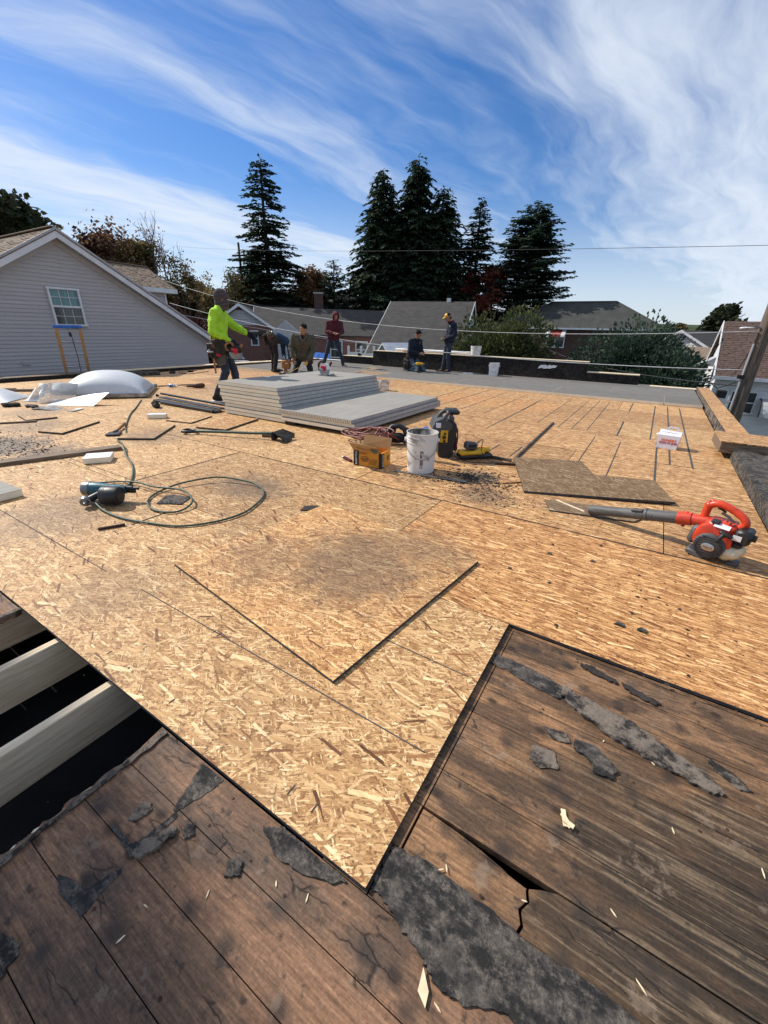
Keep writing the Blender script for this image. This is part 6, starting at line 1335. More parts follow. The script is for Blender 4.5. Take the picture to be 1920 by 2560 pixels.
q = MB(); q.tube([(.10, -.10, .30), (.115, -.08, .2), (.10, -.1, .06)], .008, 6); q.tube([(.10, .10, .30), (.12, .12, .2), (.105, .1, .06)], .008, 6); q.build('guard_bar', 'hose_red', t, 50)
MB().box((-.10, -.139, .335), (.05, .01, .05), b=.004).build('sticker', 'card_white', t)
q = MB()
for x in (-.05, .04):
    for y in (-.1, .13): q.lathe([(.018, -.001), (.014, .02)], 10, Matrix.Translation((x, y, 0)))
q.build('rubber_foot', 'black_plastic', t)
# blue topped bottle peeping over the bucket
t = thing('spray_bottle', 'blue topped white bottle standing between the bucket and the black machine', 'bottle', (-1.79, 3.66, .002), .5)
q = MB(); q.lathe([(.035, 0), (.038, .01), (.038, .20), (.034, .24), (.03, .26)], 20); q.build('body', 'card_white', t, 40); q = MB(); q.lathe([(.036, .245), (.038, .26), (.036, .30), (.026, .325), (.001, .335)], 20); q.build('cap', 'blue_plastic', t, 40)
# yellow charger
t = thing('cordless_tool', 'yellow and black battery powered tool base lying right of the black machine', 'power tool', (-1.41, 4.0, .002), math.atan2(.533, .846) + .25)
q = MB(); q.box((.03, 0, .03), (.36, .15, .05), b=.02); q.build('base', 'black_plastic', t, 40)
q = MB(); q.box((-.02, -.01, .065), (.27, .13, .045), b=.018); q.box((.12, .01, .08), (.15, .10, .05), b=.018, rz=.1); q.build('body', 'yellow_plastic', t, 40)
q = MB(); q.box((-.03, -.01, .135), (.13, .085, .075), b=.016, ry=.12); q.build('battery', 'grey_plastic', t, 40); MB().box((-.03, -.05, .14), (.08, .006, .03)).build('battery_label', 'print_black', t); MB().box((.1, .0, .107), (.05, .03, .004)).build('marking', 'print_orange', t)
MB().tube(smooth_path([(.03, -.03, .17), (.08, -.05, .2), (.06, -.08, .1), (.1, -.16, .02), (.15, -.2, .006), (.05, -.21, .006), (-.1, -.14, .006), (-.2, -.05, .03), (-.16, .0, .04)], 5), .004, 6).build('cable', 'black_plastic', t, 60)
tag(MB().tube(smooth_path([(-1.64, 3.86, .02), (-1.56, 3.80, .006), (-1.5, 3.82, .006), (-1.46, 3.95, .012)], 5), .004, 6).build('power_cable', 'black_plastic', None, 60), 'thin black cable on the boards between the machine and the yellow tool', 'cable')
# debris of stripped roofing, too fine to count
R_ = random.Random(77); vs, fs = [], []
def crumbs(n, cx, cy, sx, sy, lo, hi):
    for k in range(n):
        x, y = R_.gauss(cx, sx), R_.gauss(cy, sy); s = R_.uniform(lo, hi) * (1 if R_.random() < .85 else 1.8); a = R_.uniform(0, 6.28)
        o_ = len(vs); hgt = s * R_.uniform(.15, .6)
        for j in range(4):
            b = a + j * 1.57 + R_.uniform(-.4, .4); vs.append((x + s * math.cos(b) * R_.uniform(.6, 1.2), y + s * math.sin(b) * R_.uniform(.5, 1.0), .0015))
        vs.append((x + R_.uniform(-.3, .3) * s, y + R_.uniform(-.3, .3) * s, .0015 + hgt)); fs.extend([(o_, o_ + 1, o_ + 4), (o_ + 1, o_ + 2, o_ + 4), (o_ + 2, o_ + 3, o_ + 4), (o_ + 3, o_, o_ + 4)])
crumbs(650, -1.12, 3.42, .17, .13, .003, .016); crumbs(350, -.95, 3.08, .2, .12, .002, .010); crumbs(260, -1.5, 3.2, .15, .05, .003, .012)
crumbs(380, -5.15, 1.52, .32, .14, .003, .014); crumbs(300, -5.9, 1.5, .35, .22, .003, .013); crumbs(200, -5.6, 1.9, .5, .3, .002, .009)
crumbs(260, -2.5, 3.5, 2.5, 1.5, .002, .007); crumbs(160, -1.2, 1.8, .8, .7, .0015, .005); crumbs(120, .1, 2.0, .5, .35, .002, .008); crumbs(70, -.6, 2.9, .4, .3, .002, .009)
tag(raw('roofing_debris', vs, fs, 'debris_dark'), kind='stuff')
for k, (x, y, s) in enumerate([(.13, 1.85, .022), (.22, 1.86, .02), (-.28, 2.35, .014), (-.05, 2.4, .012), (-.43, 2.05, .01)]):
    tag(MB().prism(ring([(-s, -s * .5), (s * .7, -s * .7), (s, s * .4), (-s * .3, s * .8)], 2, s * .2), 0, .006).build('tar_chip', 'tar_felt', None, None, (x, y, .001)), 'small black tar chip on the bright sheet near the old boards', 'tar chip', 'tar chips on the bright sheet')

# ------------------------------------------------------------------ coffee carton
t = thing('coffee_carton', 'white takeaway coffee carton with a folded handle and orange lettering', 'carton', (.325, 5.83, .002), math.atan2(-.03, .23))
w_, d_, h_ = .21, .17, .155
q = MB(); vs = [(-.10, -d_ / 2, 0), (.10, -d_ / 2, 0), (.10, d_ / 2, 0), (-.10, d_ / 2, 0), (-.112, -d_ / 2, h_), (.112, -d_ / 2, h_), (.112, d_ / 2, h_), (-.112, d_ / 2, h_), (-.108, 0, h_ + .05), (.108, 0, h_ + .038)]
q.add(vs, [(3, 2, 1, 0), (0, 1, 5, 4), (1, 2, 6, 9, 5), (2, 3, 7, 6), (3, 0, 4, 8, 7), (4, 5, 9, 8), (6, 7, 8, 9)]); q.build('body', 'card_white', t)
q = MB(); a = [(-.05, .0), (-.045, .035), (-.02, .05), (.055, .046), (.075, .03), (.078, .0)]; b = [(-.028, .012), (-.026, .026), (-.01, .033), (.045, .03), (.055, .022), (.055, .012)]
vs = [(x, -.004, h_ + .04 + z) for x, z in a] + [(x, -.004, h_ + .04 + z) for x, z in b]; vs += [(x, .004, z) for x, y, z in vs]
fs2 = [(i, i + 1, i + 7, i + 6) for i in range(5)]; q.add(vs, fs2 + [tuple(j + 12 for j in f[::-1]) for f in fs2] + [(i, i + 12, i + 13, i + 1) for i in range(5)] + [(i + 6, i + 7, i + 19, i + 18) for i in range(5)]); q.build('handle', 'card_white', t)
MB().box((0.01, -.035, h_ + .024), (.19, .004, .004), ry=.03).build('fold_line', 'print_black', t)
q = MB(); q.lathe([(.014, 0), (.014, .02), (.01, .026)], 12, Matrix.Translation((-.11, -.03, h_ - .01)) @ Matrix.Rotation(rad(-90), 4, 'Y')); q.build('spout', 'card_white', t, 40)
text(t, "DUNKIN'", .034, frame(Vector((.005, -d_ / 2 - .0015, .098)), (1, 0, 0), (0, 0, 1)), 'print_orange', bold=.0016, sx=1.05)
text(t, "BOX O' JOE", .032, frame(Vector((.005, -d_ / 2 - .0015, .066)), (1, 0, 0), (0, 0, 1)), 'print_crimson', bold=.0016, sx=1.05)

# ------------------------------------------------------------------ leaf blower
bz = math.atan2(-.23, .71)
t = thing('leaf_blower', 'orange and grey petrol leaf blower resting on the boards at the right', 'leaf blower', (.50, 2.90, .0), bz)
q = MB(); q.tube([(-.70, .0, .045), (-.52, 0, .087), (-.345, 0, .132)], [.034, .0345, .035], 20); q.tube([(-.345, 0, .132), (-.175, 0, .172)], [.0375, .0375], 20); q.tube([(-.352, 0, .130), (-.338, 0, .134)], .042, 20); q.tube([(-.42, 0, .113), (-.40, 0, .118)], .0365, 20); tb = q.build('tube', 'tube_grey', t, 35)
MB().box((-.40, -.02, .15), (.07, .03, .012), b=.003, ry=-.24).build('latch', 'grey_plastic', tb)
text(tb, 'Husqvarna', .034, frame(Vector((-.255, -.0378, .152)), (.97, 0, .235), (-.235, 0, .97)), 'grey_plastic', .0008)
q = MB(); q.tube([(-.175, 0, .172), (-.105, 0, .188)], [.042, .040], 20); q.tube([(-.105, 0, .188), (-.04, 0, .20), (.03, 0, .19)], [.034, .037, .05], 20); q.ball((-.14, 0, .218), .012, 8); q.ball((-.14, -.0, .135), .012, 8); q.build('outlet', 'orange_red', t, 40)
# volute housing: axis points towards the viewer (-y)
Mf = Matrix.Translation((.03, 0, .125)) @ Matrix.Rotation(rad(90), 4, 'X')
q = MB(); q.lathe([(.03, -.075), (.08, -.07), (.098, -.045), (.10, .0), (.10, .05), (.092, .075), (.075, .082)], 32, Mf); q.build('volute', 'orange_red', t, 35)
q = MB(); q.box((.045, 0, .205), (.15, .13, .06), b=.02); q.box((.09, 0, .19), (.07, .12, .07), b=.02); q.build('shroud', 'orange_red', t, 40)
q = MB(); q.lathe([(.074, .078), (.078, .086), (.07, .1), (.05, .106), (.001, .108)], 32, Mf @ Matrix.Translation((0, -.035, 0))); q.build('starter_cover', 'grey_plastic', t, 35)
q = MB()
for k in range(9):
    zz = -.056 + k * .014; hw = math.sqrt(max(0, .07 ** 2 - zz ** 2)); q.box((.03, -.103, .09 + zz), (2 * hw, .01, .005))
q.build('grille', 'black_plastic', t)
q = MB(); q.lathe([(.026, .104), (.026, .113), (.022, .115)], 24, Mf @ Matrix.Translation((0, -.035, 0)) @ Matrix.Diagonal((1.25, .9, 1, 1))); q.build('badge', 'bright_metal', t, 35)
text(t, 'Husqvarna', .011, frame(Vector((.03, -.1155, .09)), (1, 0, 0), (0, 0, 1)), 'print_black', .0006)
q = MB(); q.cap((.075, -.10, .18), (.06, -.112, .145), .012, .009, 8); q.box((.085, -.095, .188), (.07, .025, .022), b=.008, ry=.25); q.build('starter_grip', 'black_plastic', t, 50)
MB().box((.055, -.066, .2215), (.075, .05, .003), rx=.35, ry=.05).build('warning_label', 'card_white', t)
MB().box((.018, -.05, .232), (.045, .05, .022), b=.008).build('choke_recess', 'black_plastic', t)
q = MB(); q.tube(smooth_path([(-.055, 0, .20), (-.052, 0, .25), (-.045, 0, .300), (.0, 0, .322), (.06, 0, .308), (.115, 0, .280), (.14, 0, .245), (.115, 0, .205)], 5), [.021] * 36, 12); q.build('handle', 'orange_red', t, 50)
q = MB(); q.ball((-.048, 0, .302), (.024, .024, .022), 12); q.box((-.03, 0, .332), (.05, .02, .015), b=.005); q.build('throttle_head', 'orange_red', t, 40); MB().cap((0, 0, .300), (.035, 0, .285), .008, .006, 8).build('trigger', 'black_plastic', t, 50)
q = MB(); q.tube([(.02, 0, .275), (.055, 0, .262), (.09, 0, .235)], .008, 8); q.build('handle_insert', 'grey_plastic', t, 50)
q = MB()
for k in range(3): q.ball((.065 + k * .018, -.052, .25 - .006 * k), .0055, 8)
q.build('vent_hole', 'black_plastic', t, 40)
q = MB(); q.box((-.062, -.0, .12), (.05, .13, .12), b=.018, ry=.12); q.build('muffler_cover', 'grey_plastic', t, 40)
q = MB(); q.box((-.02, -.05, .018), (.10, .10, .034), b=.008, ry=.25); q.box((.04, .05, .012), (.2, .05, .024), b=.006); q.box((.15, -.02, .012), (.06, .08, .024), b=.006); q.build('foot', 'grey_plastic', t, 40)
q = MB(); q.box((.155, -.02, .185), (.075, .12, .085), b=.014); q.lathe([(.02, 0), (.02, .02)], 12, Matrix.Translation((.19, -.02, .185)) @ Matrix.Rotation(rad(90), 4, 'Y')); q.build('air_filter', 'black_plastic', t, 40)
MB().box((.135, -.082, .18), (.04, .003, .03)).build('filter_label', 'print_white', t)
q = MB(); q.box((.125, -.03, .075), (.10, .12, .08), b=.028); q.cap((.11, -.05, .06), (.16, -.04, .10), .04, .032, 12); q.build('fuel_tank', 'milky_plastic', t, 50)
q = MB(); q.lathe([(.022, 0), (.024, .006), (.024, .022), (.015, .026)], 16, Matrix.Translation((.145, -.055, .125)) @ Matrix.Rotation(rad(18), 4, 'X')); q.build('fuel_cap', 'black_plastic', t, 40)

# ------------------------------------------------------------------ circular saws
def circ_saw(label, loc, rot, held=False):
    t = thing('circular_saw', label, 'circular saw', loc); t.rotation_euler = rot
    Mx_ = Matrix.Rotation(rad(90), 4, 'X')
    q = MB(); q.lathe([(.001, -.0015), (.092, -.0015), (.092, .0015), (.001, .0015)], 28, Matrix.Translation((0, -.03, .085)) @ Mx_); q.build('blade', 'bright_metal', t)
    q = MB(); pr = [(math.cos(rad(a)) * .105, .085 + math.sin(rad(a)) * .105) for a in range(-5, 186, 12)]; q.prism(pr, -.016, .016, Matrix.Translation((0, -.03, 0)) @ Matrix(((1, 0, 0, 0), (0, 0, 1, 0), (0, 1, 0, 0), (0, 0, 0, 1)))); q.build('upper_guard', 'siding_white' if not held else 'leather_black', t, 30)
    q = MB(); pr = [(math.cos(rad(a)) * .10, .085 + math.sin(rad(a)) * .10) for a in range(178, 372, 12)] + [(.06, .085), (-.06, .085)]; q.prism(pr, -.022, -.018, Matrix.Translation((0, -.03, 0)) @ Matrix(((1, 0, 0, 0), (0, 0, 1, 0), (0, 1, 0, 0), (0, 0, 0, 1)))); q.build('lower_guard', 'grey_metal', t, 30)
    q = MB(); q.lathe([(.02, -.02), (.036, -.018), (.036, 0), (.02, .004)], 18, Matrix.Translation((0, -.05, .09)) @ Mx_); q.box((-.02, -.055, .13), (.10, .02, .05), b=.008); q.build('red_cover', 'print_crimson', t, 35)
    q = MB(); q.lathe([(.03, -.13), (.042, -.12), (.045, -.02), (.04, 0)], 18, Matrix.Translation((-.01, -.012, .10)) @ Mx_); q.build('motor', 'black_plastic', t, 35)
    q = MB(); q.box((.0, .03, .0), (.27, .15, .005)); q.box((.1, .03, .012), (.02, .14, .02)); q.build('shoe_plate', 'grey_metal', t)
    q = MB(); q.tube(smooth_path([(-.03, .03, .14), (-.05, .03, .20), (-.10, .03, .215), (-.15, .03, .17), (-.14, .03, .11), (-.06, .03, .09)], 4), .019, 10); q.cap((.06, .02, .14), (.09, .02, .20), .018, .022, 10); q.build('handle', 'leather_tan' if held else 'rust', t, 50)
    MB().box((-.13, .06, .10), (.08, .07, .09), b=.012).build('battery', 'black_plastic', t)
    return t
circ_saw('circular saw with a white guard and red cover standing on the tall panel stack', (-4.79, 5.76, .466), (0, 0, math.atan2(.2, .98)))

# ------------------------------------------------------------------ people
def organic(name, q, mat, parent, vox, it=3, wr=0.0, sd=0):
    me = q.mesh(name); o = bpy.data.objects.new(name, me); COL.objects.link(o)
    bm = bmesh.new(); bm.from_mesh(me); bmesh.ops.recalc_face_normals(bm, faces=bm.faces); bm.to_mesh(me); bm.free()
    md = o.modifiers.new('r', 'REMESH'); md.mode = 'VOXEL'; md.voxel_size = vox
    ms = o.modifiers.new('s', 'SMOOTH'); ms.factor = .5; ms.iterations = it
    m2 = bpy.data.meshes.new_from_object(o.evaluated_get(bpy.context.evaluated_depsgraph_get()))
    bpy.data.objects.remove(o); m2.name = name; m2.materials.clear(); m2.materials.append(MATS[mat])
    if wr:
        off = Vector((sd * 3.1, sd, 0)); ns = [v.normal.copy() for v in m2.vertices]
        for v, n in zip(m2.vertices, ns):
            p = v.co * 1.0; f = noise.noise(Vector((p.x * 9, p.y * 9, p.z * 17)) + off) + .6 * (abs(noise.noise(Vector((p.x * 16, p.y * 16, p.z * 30)) + off)) * 2 - .6)
            v.co += n * f * wr
    m2.polygons.foreach_set('use_smooth', [True] * len(m2.polygons))
    o = bpy.data.objects.new(name, m2); COL.objects.link(o); o.parent = parent; return o
def hand(q, wr, d, side, curl=.5, grow=0.0, pn=None):
    """palm, four fingers and a thumb; d: direction of the hand, side: +1 right, -1 left"""
    wr = Vector(wr); d = Vector(d).normalized(); pn = Vector(pn) if pn else Vector((-side * .75, .2, -.5)); pn = (pn - d * pn.dot(d)).normalized()
    s = d.cross(pn) * side; s.normalize()
    kn = []
    for k in range(4):
        off = (1.5 - k) * .0215; b = wr + d * (.088 - .006 * abs(k - 1.3)) + s * off; kn.append(b); q.cap(wr + s * off * .55 + d * .012, b, .017 + grow, .0135 + grow, 8)
    for k in range(4):
        L = [.040, .046, .043, .034][k]; p = kn[k]; dd = d + s * (1.5 - k) * .10; dd.normalize(); a = 0
        for j in range(3):
            a += curl * (.55 + .25 * j); d2 = (dd * math.cos(a) + pn * math.sin(a)).normalized(); e = p + d2 * L * (1 - .22 * j); q.cap(p, e, .0088 - .0008 * j + grow, .0080 - .0008 * j + grow, 8); p = e
    p = wr + d * .03 + s * .024; d2 = (d * .55 + s * .75 + pn * .35).normalized(); e = p + d2 * .045; q.cap(p, e, .0135 + grow, .0108 + grow, 8); d3 = (d * .8 + s * .2 + pn * .55 * (1 + curl)).normalized(); e2 = e + d3 * .034; q.cap(e, e2, .0105 + grow, .0085 + grow, 8)
    return kn
def head_frame(J):
    f = Vector(J['look']).normalized(); r = f.cross(Vector((0, 0, 1))).normalized(); u = r.cross(f).normalized(); h = Vector(J['head'])
    M = Matrix((r, f, u)).transposed().to_4x4(); M.translation = h; return M
def person(label, loc, face, J, top, trousers, shoe, jacket=.022, gloves=None, curl=.6, bulk=1.0, sd=0, hands=True, pnR=None, pnL=None, face_on=True):
    t = thing('person', label, 'person', (*loc, 0.004), math.atan2(-face[0], face[1])); J = {k: Vector(v) for k, v in J.items()}
    HM = head_frame(J); S = ((1, 'R'), (-1, 'L'))
    rgt = (J['shR'] - J['shL']).normalized(); hr = (J['hipR'] - J['hipL']).normalized()
    q = MB()                                                       # the body: one continuous surface
    q.ball((0, 0, .02), (.074, .092, .098), 16, HM); q.ball((0, .022, -.045), (.056, .068, .070), 14, HM)
    q.add(*(lambda b: (b.v, b.f))(MB().cap((0, .085, .012), (0, .108, -.022), .009, .014, 8)), HM); q.add(*(lambda b: (b.v, b.f))(MB().cap((-.032, .078, .030), (.032, .078, .030), .013, .013, 8)), HM)
    q.add(*(lambda b: (b.v, b.f))(MB().cap((-.016, .083, -.060), (.016, .083, -.060), .011, .011, 8)), HM)
    for s, k in S: q.ball((s * .076, -.006, .0), (.012, .022, .032), 10, HM)
    q.cap(J['neck'] - (J['head'] - J['neck']) * .35, J['head'] - Vector((0, 0, .03)), .056, .050, 14)
    for s, k in S:
        q.cap(J['chest'] + rgt * s * .075, J['waist'] + hr * s * .06, .095, .085); q.cap(J['waist'] + hr * s * .06, J['pelvis'] + hr * s * .06, .085, .095); q.cap(J['chest'] + rgt * s * .06, J['sh' + k], .09, .052); q.cap(J['neck'], J['sh' + k], .05, .048)
        q.cap(J['sh' + k], J['el' + k], .05, .038); q.cap(J['el' + k], J['wr' + k], .038, .026); q.cap(J['hip' + k], J['knee' + k], .078, .052); q.cap(J['knee' + k], J['ank' + k], .050, .036); q.cap(J['ank' + k], J['toe' + k] + Vector((0, 0, .02)), .036, .025)
        hand(q, J['wr' + k], J['hd' + k], s, curl, 0, pnR if s > 0 else pnL)
    organic('body', q, 'skin', t, .0075, 2)
    if face_on:
        for s, k in S:
            e = MB(); e.ball((s * .031, .0835, .010), (.012, .008, .0065), 10, HM); e = e.build('eye', 'eye_white', t, 60); b = MB(); b.ball((s * .031, .0905, .010), (.0055, .003, .0055), 8, HM); b.build('iris', 'hair_black', e, 60)
            b = MB(); b.add(*(lambda b_: (b_.v, b_.f))(MB().cap((s * .018, .091, .030), (s * .046, .082, .031), .0045, .0035, 6)), HM); b.build('eyebrow', 'hair_black', t, 60)
        b = MB(); b.add(*(lambda b_: (b_.v, b_.f))(MB().cap((-.019, .0925, -.052), (.019, .0925, -.052), .0055, .0055, 8)), HM); b.build('mouth', 'lip', t, 60)
    q = MB(); jk = jacket                                           # upper garment
    for s, k in S:
        q.cap(J['chest'] + rgt * s * .085, J['waist'] + hr * s * .075, (.098 + jk) * bulk, (.094 + jk) * bulk); q.cap(J['waist'] + hr * s * .075, J['pelvis'] + hr * s * .075 + (J['waist'] - J['pelvis']) * .15, (.094 + jk) * bulk, (.102 + jk) * bulk)
        q.cap(J['chest'] + rgt * s * .07, J['sh' + k], (.092 + jk) * bulk, .058 + jk); q.cap(J['neck'] - (J['head'] - J['neck']) * .25, J['sh' + k], .056 + jk * .6, .052 + jk * .8)
        q.cap(J['sh' + k], J['el' + k], .056 + jk * .8, .046 + jk * .8); q.cap(J['el' + k], J['wr' + k] - (J['wr' + k] - J['el' + k]).normalized() * .01, .046 + jk * .8, .034 + jk * .6)
    if jacket > .015:
        nk = J['neck']; bk = -Vector(J['look']); bk.z = 0; bk = bk.normalized() if bk.length > .01 else Vector((0, -1, 0)); up_ = (J['head'] - nk).normalized()
        pts = [nk + bk * .05 + up_ * .03, nk + rgt * .075 + up_ * .01, nk - bk * .06 - up_ * .02, nk - rgt * .075 + up_ * .01]
        for a, b in zip(pts, pts[1:] + pts[:1]): q.cap(a, b, .036, .036, 8)
    organic('jacket' if jacket > .03 else 'hooded_top', q, top, t, .0125, 3, .0115, sd)
    q = MB()
    for s, k in S:
        q.cap(J['pelvis'] + hr * s * .07, J['hip' + k], .108, .104); q.cap(J['hip' + k], J['knee' + k], .094, .066); q.cap(J['knee' + k], J['ank' + k] + (J['knee' + k] - J['ank' + k]).normalized() * .02, .066, .054)
    organic('trousers', q, trousers, t, .0125, 3, .010, sd + 5)
    for s, k in S:
        q = MB(); a, b = J['ank' + k], J['toe' + k]; f = (b - a); fz = Vector((f.x, f.y, 0)); fz = fz.normalized() if fz.length > .02 else Vector((0, 1, 0))
        q.cap(a + fz * -.03 + (b - a) * .1 + Vector((0, 0, -.02)), b + Vector((0, 0, .012)), .048, .040, 12); q.cap(a, a + (J['knee' + k] - a).normalized() * .05, .047, .048, 12); q.cap(a - fz * .03 + Vector((0, 0, -.035)) if f.z > -.3 and a.z < .14 else a, b, .045, .034, 12)
        for i, v in enumerate(q.v): q.v[i] = (v[0], v[1], max(v[2], .001))
        sh = organic('shoe', q, shoe, t, .010, 2)
    if gloves:
        for s, k in S:
            q = MB(); hand(q, J['wr' + k], J['hd' + k], s, curl, .0042, pnR if s > 0 else pnL); q.cap(J['wr' + k] - (J['wr' + k] - J['el' + k]).normalized() * .05, J['wr' + k] + Vector(J['hd' + k]).normalized() * .03, .036, .03, 12); organic('glove', q, gloves, t, .0065, 2)
    return t, J, HM
def sub(q, HM, b): q.add(b.v, b.f, HM)
def hair(t, HM, sd=0, full=1.0):
    q = MB(); b = MB(); b.ball((0, -.015, .045), (.086, .098, .090), 22)
    keep = [(x, y, z) for x, y, z in b.v]
    for i, (x, y, z) in enumerate(keep):
        n = noise.noise(Vector((x * 45 + sd, y * 45, z * 45))) * .010 * full
        L = math.sqrt(x * x + y * y + z * z) or 1
        if y > .05 and z < .062: y = .045 + (y - .045) * .35
        if z < .0: z = z * .55
        b.v[i] = (x * (1 + n * 8), y * (1 + n * 8), z * (1 + n * 8) + .004)
    sub(q, HM, b)
    for k in range(26):
        R_ = random.Random(k + sd * 31); a = R_.uniform(-2.6, 2.6); b = MB(); p = Vector((.07 * math.sin(a), .072 * math.cos(a) - .012, .075 + R_.uniform(-.03, .045))); b.cap(p * .9, p + Vector((p.x * .25, p.y * .3, R_.uniform(-.012, .02))), .016, .006, 6); sub(q, HM, b)
    return organic('hair', q, 'hair_black', t, .008, 1)
def belt(t, J, mat='leather_black', pouches=(), r=.135):
    w_ = J['pelvis'] + (J['waist'] - J['pelvis']) * .25; hr = (J['hipR'] - J['hipL']).normalized(); up_ = (J['waist'] - J['pelvis']).normalized(); fw = up_.cross(hr)
    q = MB(); P_ = [w_ + hr * math.cos(a * .3927) * (r + .075) + fw * math.sin(a * .3927) * (r + .012) for a in range(16)]; q.tube(P_, .024, 8, closed=True)
    o = q.build('tool_belt', mat, t, 50)
    for (a, sx, sz, m, dz) in pouches:
        c = w_ + hr * math.cos(a) * (r + .10) + fw * math.sin(a) * (r + .04) - up_ * (dz)
        M = Matrix.Translation(c) @ Matrix((hr, fw, up_)).transposed().to_4x4() @ Matrix.Rotation(a - 1.5708, 4, 'Z')
        q = MB(); q.box((0, 0, 0), (sx, .085, sz), M, b=.022); q.box((0, .025, sz * .42), (sx * 1.06, .05, sz * .2), M, b=.012); q.box((sx * .2, .04, -sz * .1), (sx * .5, .05, sz * .5), M, b=.014); q.build('pouch', m, o)
    return o, w_, hr, fw, up_
RT, TW, AW = Vector((.846, .533)), Vector((.479, -.778)), Vector((-.479, .778))
dirv = lambda a, b: tuple((RT * a + TW * b).normalized())

# 1 - man in the bright hooded top
J1 = dict(pelvis=(0, .0, .93), waist=(0, -.02, 1.08), chest=(0, .0, 1.28), neck=(0, .05, 1.455), head=(0, .085, 1.585), look=(-.45, .9, -.12), shR=(.185, -.01, 1.375), shL=(-.185, .05, 1.375), elR=(.26, -.07, 1.11), wrR=(.21, .16, .98), hdR=(-.1, .75, -.6),
          elL=(-.25, .20, 1.20), wrL=(-.20, .40, 1.10), hdL=(.05, .85, -.55), hipR=(.09, 0, .90), kneeR=(.10, .04, .50), ankR=(.06, -.17, .11), toeR=(.07, .02, .035), hipL=(-.09, 0, .90), kneeL=(-.10, .15, .50), ankL=(-.11, .16, .09), toeL=(-.11, .35, .035))
t, J, HM = person('person in bright yellow green hooded top and striped knit hat, pointing beside the panels', (-6.12, 4.72), dirv(.97, -.22), J1, 'hi_vis', 'denim', 'black_cloth', .026, 'navy_cloth', .35, 1.06, 1, face_on=False)
q = MB(); b = MB(); b.ball((0, -.008, .035), (.094, .112, .115), 20); sub(q, HM, b); b = MB(); b.ball((0, .03, -.06), (.080, .090, .095), 18); sub(q, HM, b); b = MB(); b.cap((0, -.03, -.06), (0, .0, -.13), .075, .07, 14); sub(q, HM, b); organic('knit_hat', q, 'knit_stripe', t, .009, 2, .002)
o, w_, hr, fw, up_ = belt(t, J, 'leather_black', [(.1, .17, .22, 'leather_black', .09), (-.7, .15, .24, 'leather_black', .13), (.75, .15, .20, 'leather_black', .10), (2.6, .16, .22, 'leather_black', .1), (-2.2, .15, .2, 'leather_black', .12), (-.25, .12, .14, 'leather_brown', .03)])
q = MB(); a = w_ + hr * .20 - fw * .10; q.cap(a + Vector((0, 0, .14)), a - Vector((0, 0, .12)), .014, .012, 8); q.cap(a + hr * .02 - Vector((0, 0, .25)), a + hr * .02 - Vector((0, 0, .46)), .017, .015, 8); q.build('hammer_handle', 'leather_tan', o, 50)
q = MB(); q.cap(a + hr * .02 + Vector((0, 0, -.13)) - fw * .07, a + hr * .02 + Vector((0, 0, -.15)) + fw * .06, .016, .014, 8); q.cap(w_ + hr * .235 + fw * .02 - up_ * .1, w_ + hr * .235 + fw * .10 - up_ * .16, .012, .012, 8); q.build('hammer_head', 'bright_metal', o, 50)
q = MB(); q.ball(tuple(w_ + hr * .25 - fw * .04 - up_ * .19), .035, 12); q.build('tape_measure', 'print_crimson', o, 40)
q = MB(); 
for s in (1, -1): q.cap(J['hipR' if s > 0 else 'hipL'] + Vector((s * .02, -.03, -.02)), J['hipR' if s > 0 else 'hipL'] + Vector((s * .03, -.02, -.22)), .112, .10, 12)
organic('apron_shirt', q, 'grey_cloth', t, .016, 2, .006)
for s, k in ((1, 'R'), (-1, 'L')):
    a, b = J['ank' + k], J['toe' + k]; f = Vector((b.x - a.x, b.y - a.y, 0)).normalized(); q = MB(); q.cap(a - f * .06 - Vector((0, 0, a.z - .016)), b + Vector((0, 0, .016 - b.z)), .043, .038, 12)
    for i, v in enumerate(q.v): q.v[i] = (v[0], v[1], min(max(v[2], 0), .028))
    q.build('shoe_sole', 'card_white', t, 50)
s = circ_saw('circular saw with a dark guard and red cover held by the man in bright green', (0, 0, 0), (0, 0, 0), True)
wm = t.matrix_basis @ Vector((.24, .235, .73)); s.location = wm; s.rotation_euler = (.15, .1, t.rotation_euler.z + rad(90) + .15)

# 2 - man bent double
J2 = dict(pelvis=(0, .0, .88), waist=(0, .12, .94), chest=(0, .32, .86), neck=(0, .47, .74), head=(0, .55, .62), look=(0, .3, -.95), shR=(.18, .40, .80), shL=(-.18, .40, .80), elR=(.20, .42, .52), wrR=(.15, .40, .28), hdR=(0, .05, -1), elL=(-.20, .42, .52), wrL=(-.15, .42, .28), hdL=(0, .05, -1),
          hipR=(.09, -.01, .86), kneeR=(.10, .03, .47), ankR=(.10, -.04, .09), toeR=(.12, .16, .035), hipL=(-.09, -.01, .86), kneeL=(-.12, .05, .47), ankL=(-.14, .02, .09), toeL=(-.16, .22, .035))
t, J, HM = person('person bent double at the waist, in blue top and tool belt, facing away', (-9.3, 8.9), dirv(.72, -.69), J2, 'blue_cloth', 'black_cloth', 'leather_black', .022, None, .5, 1.05, 2)
hair(t, HM, 2)
o, w_, hr, fw, up_ = belt(t, J, 'leather_black', [(.1, .17, .22, 'leather_black', .08), (-.8, .15, .2, 'leather_brown', .10), (-1.6, .18, .14, 'leather_black', .02), (3.0, .17, .22, 'leather_black', .08), (-2.4, .15, .2, 'leather_black', .10)])
q = MB(); a = w_ + hr * .06 - fw * .17; q.cap(a, a - Vector((0, 0, .26)), .015, .018, 8); q.build('hammer_handle', 'print_crimson', o, 50); q = MB(); q.cap(a + hr * .06 + Vector((0, 0, .03)), a - hr * .06 + Vector((0, 0, .03)), .015, .013, 8); q.build('hammer_head', 'bright_metal', o, 50)
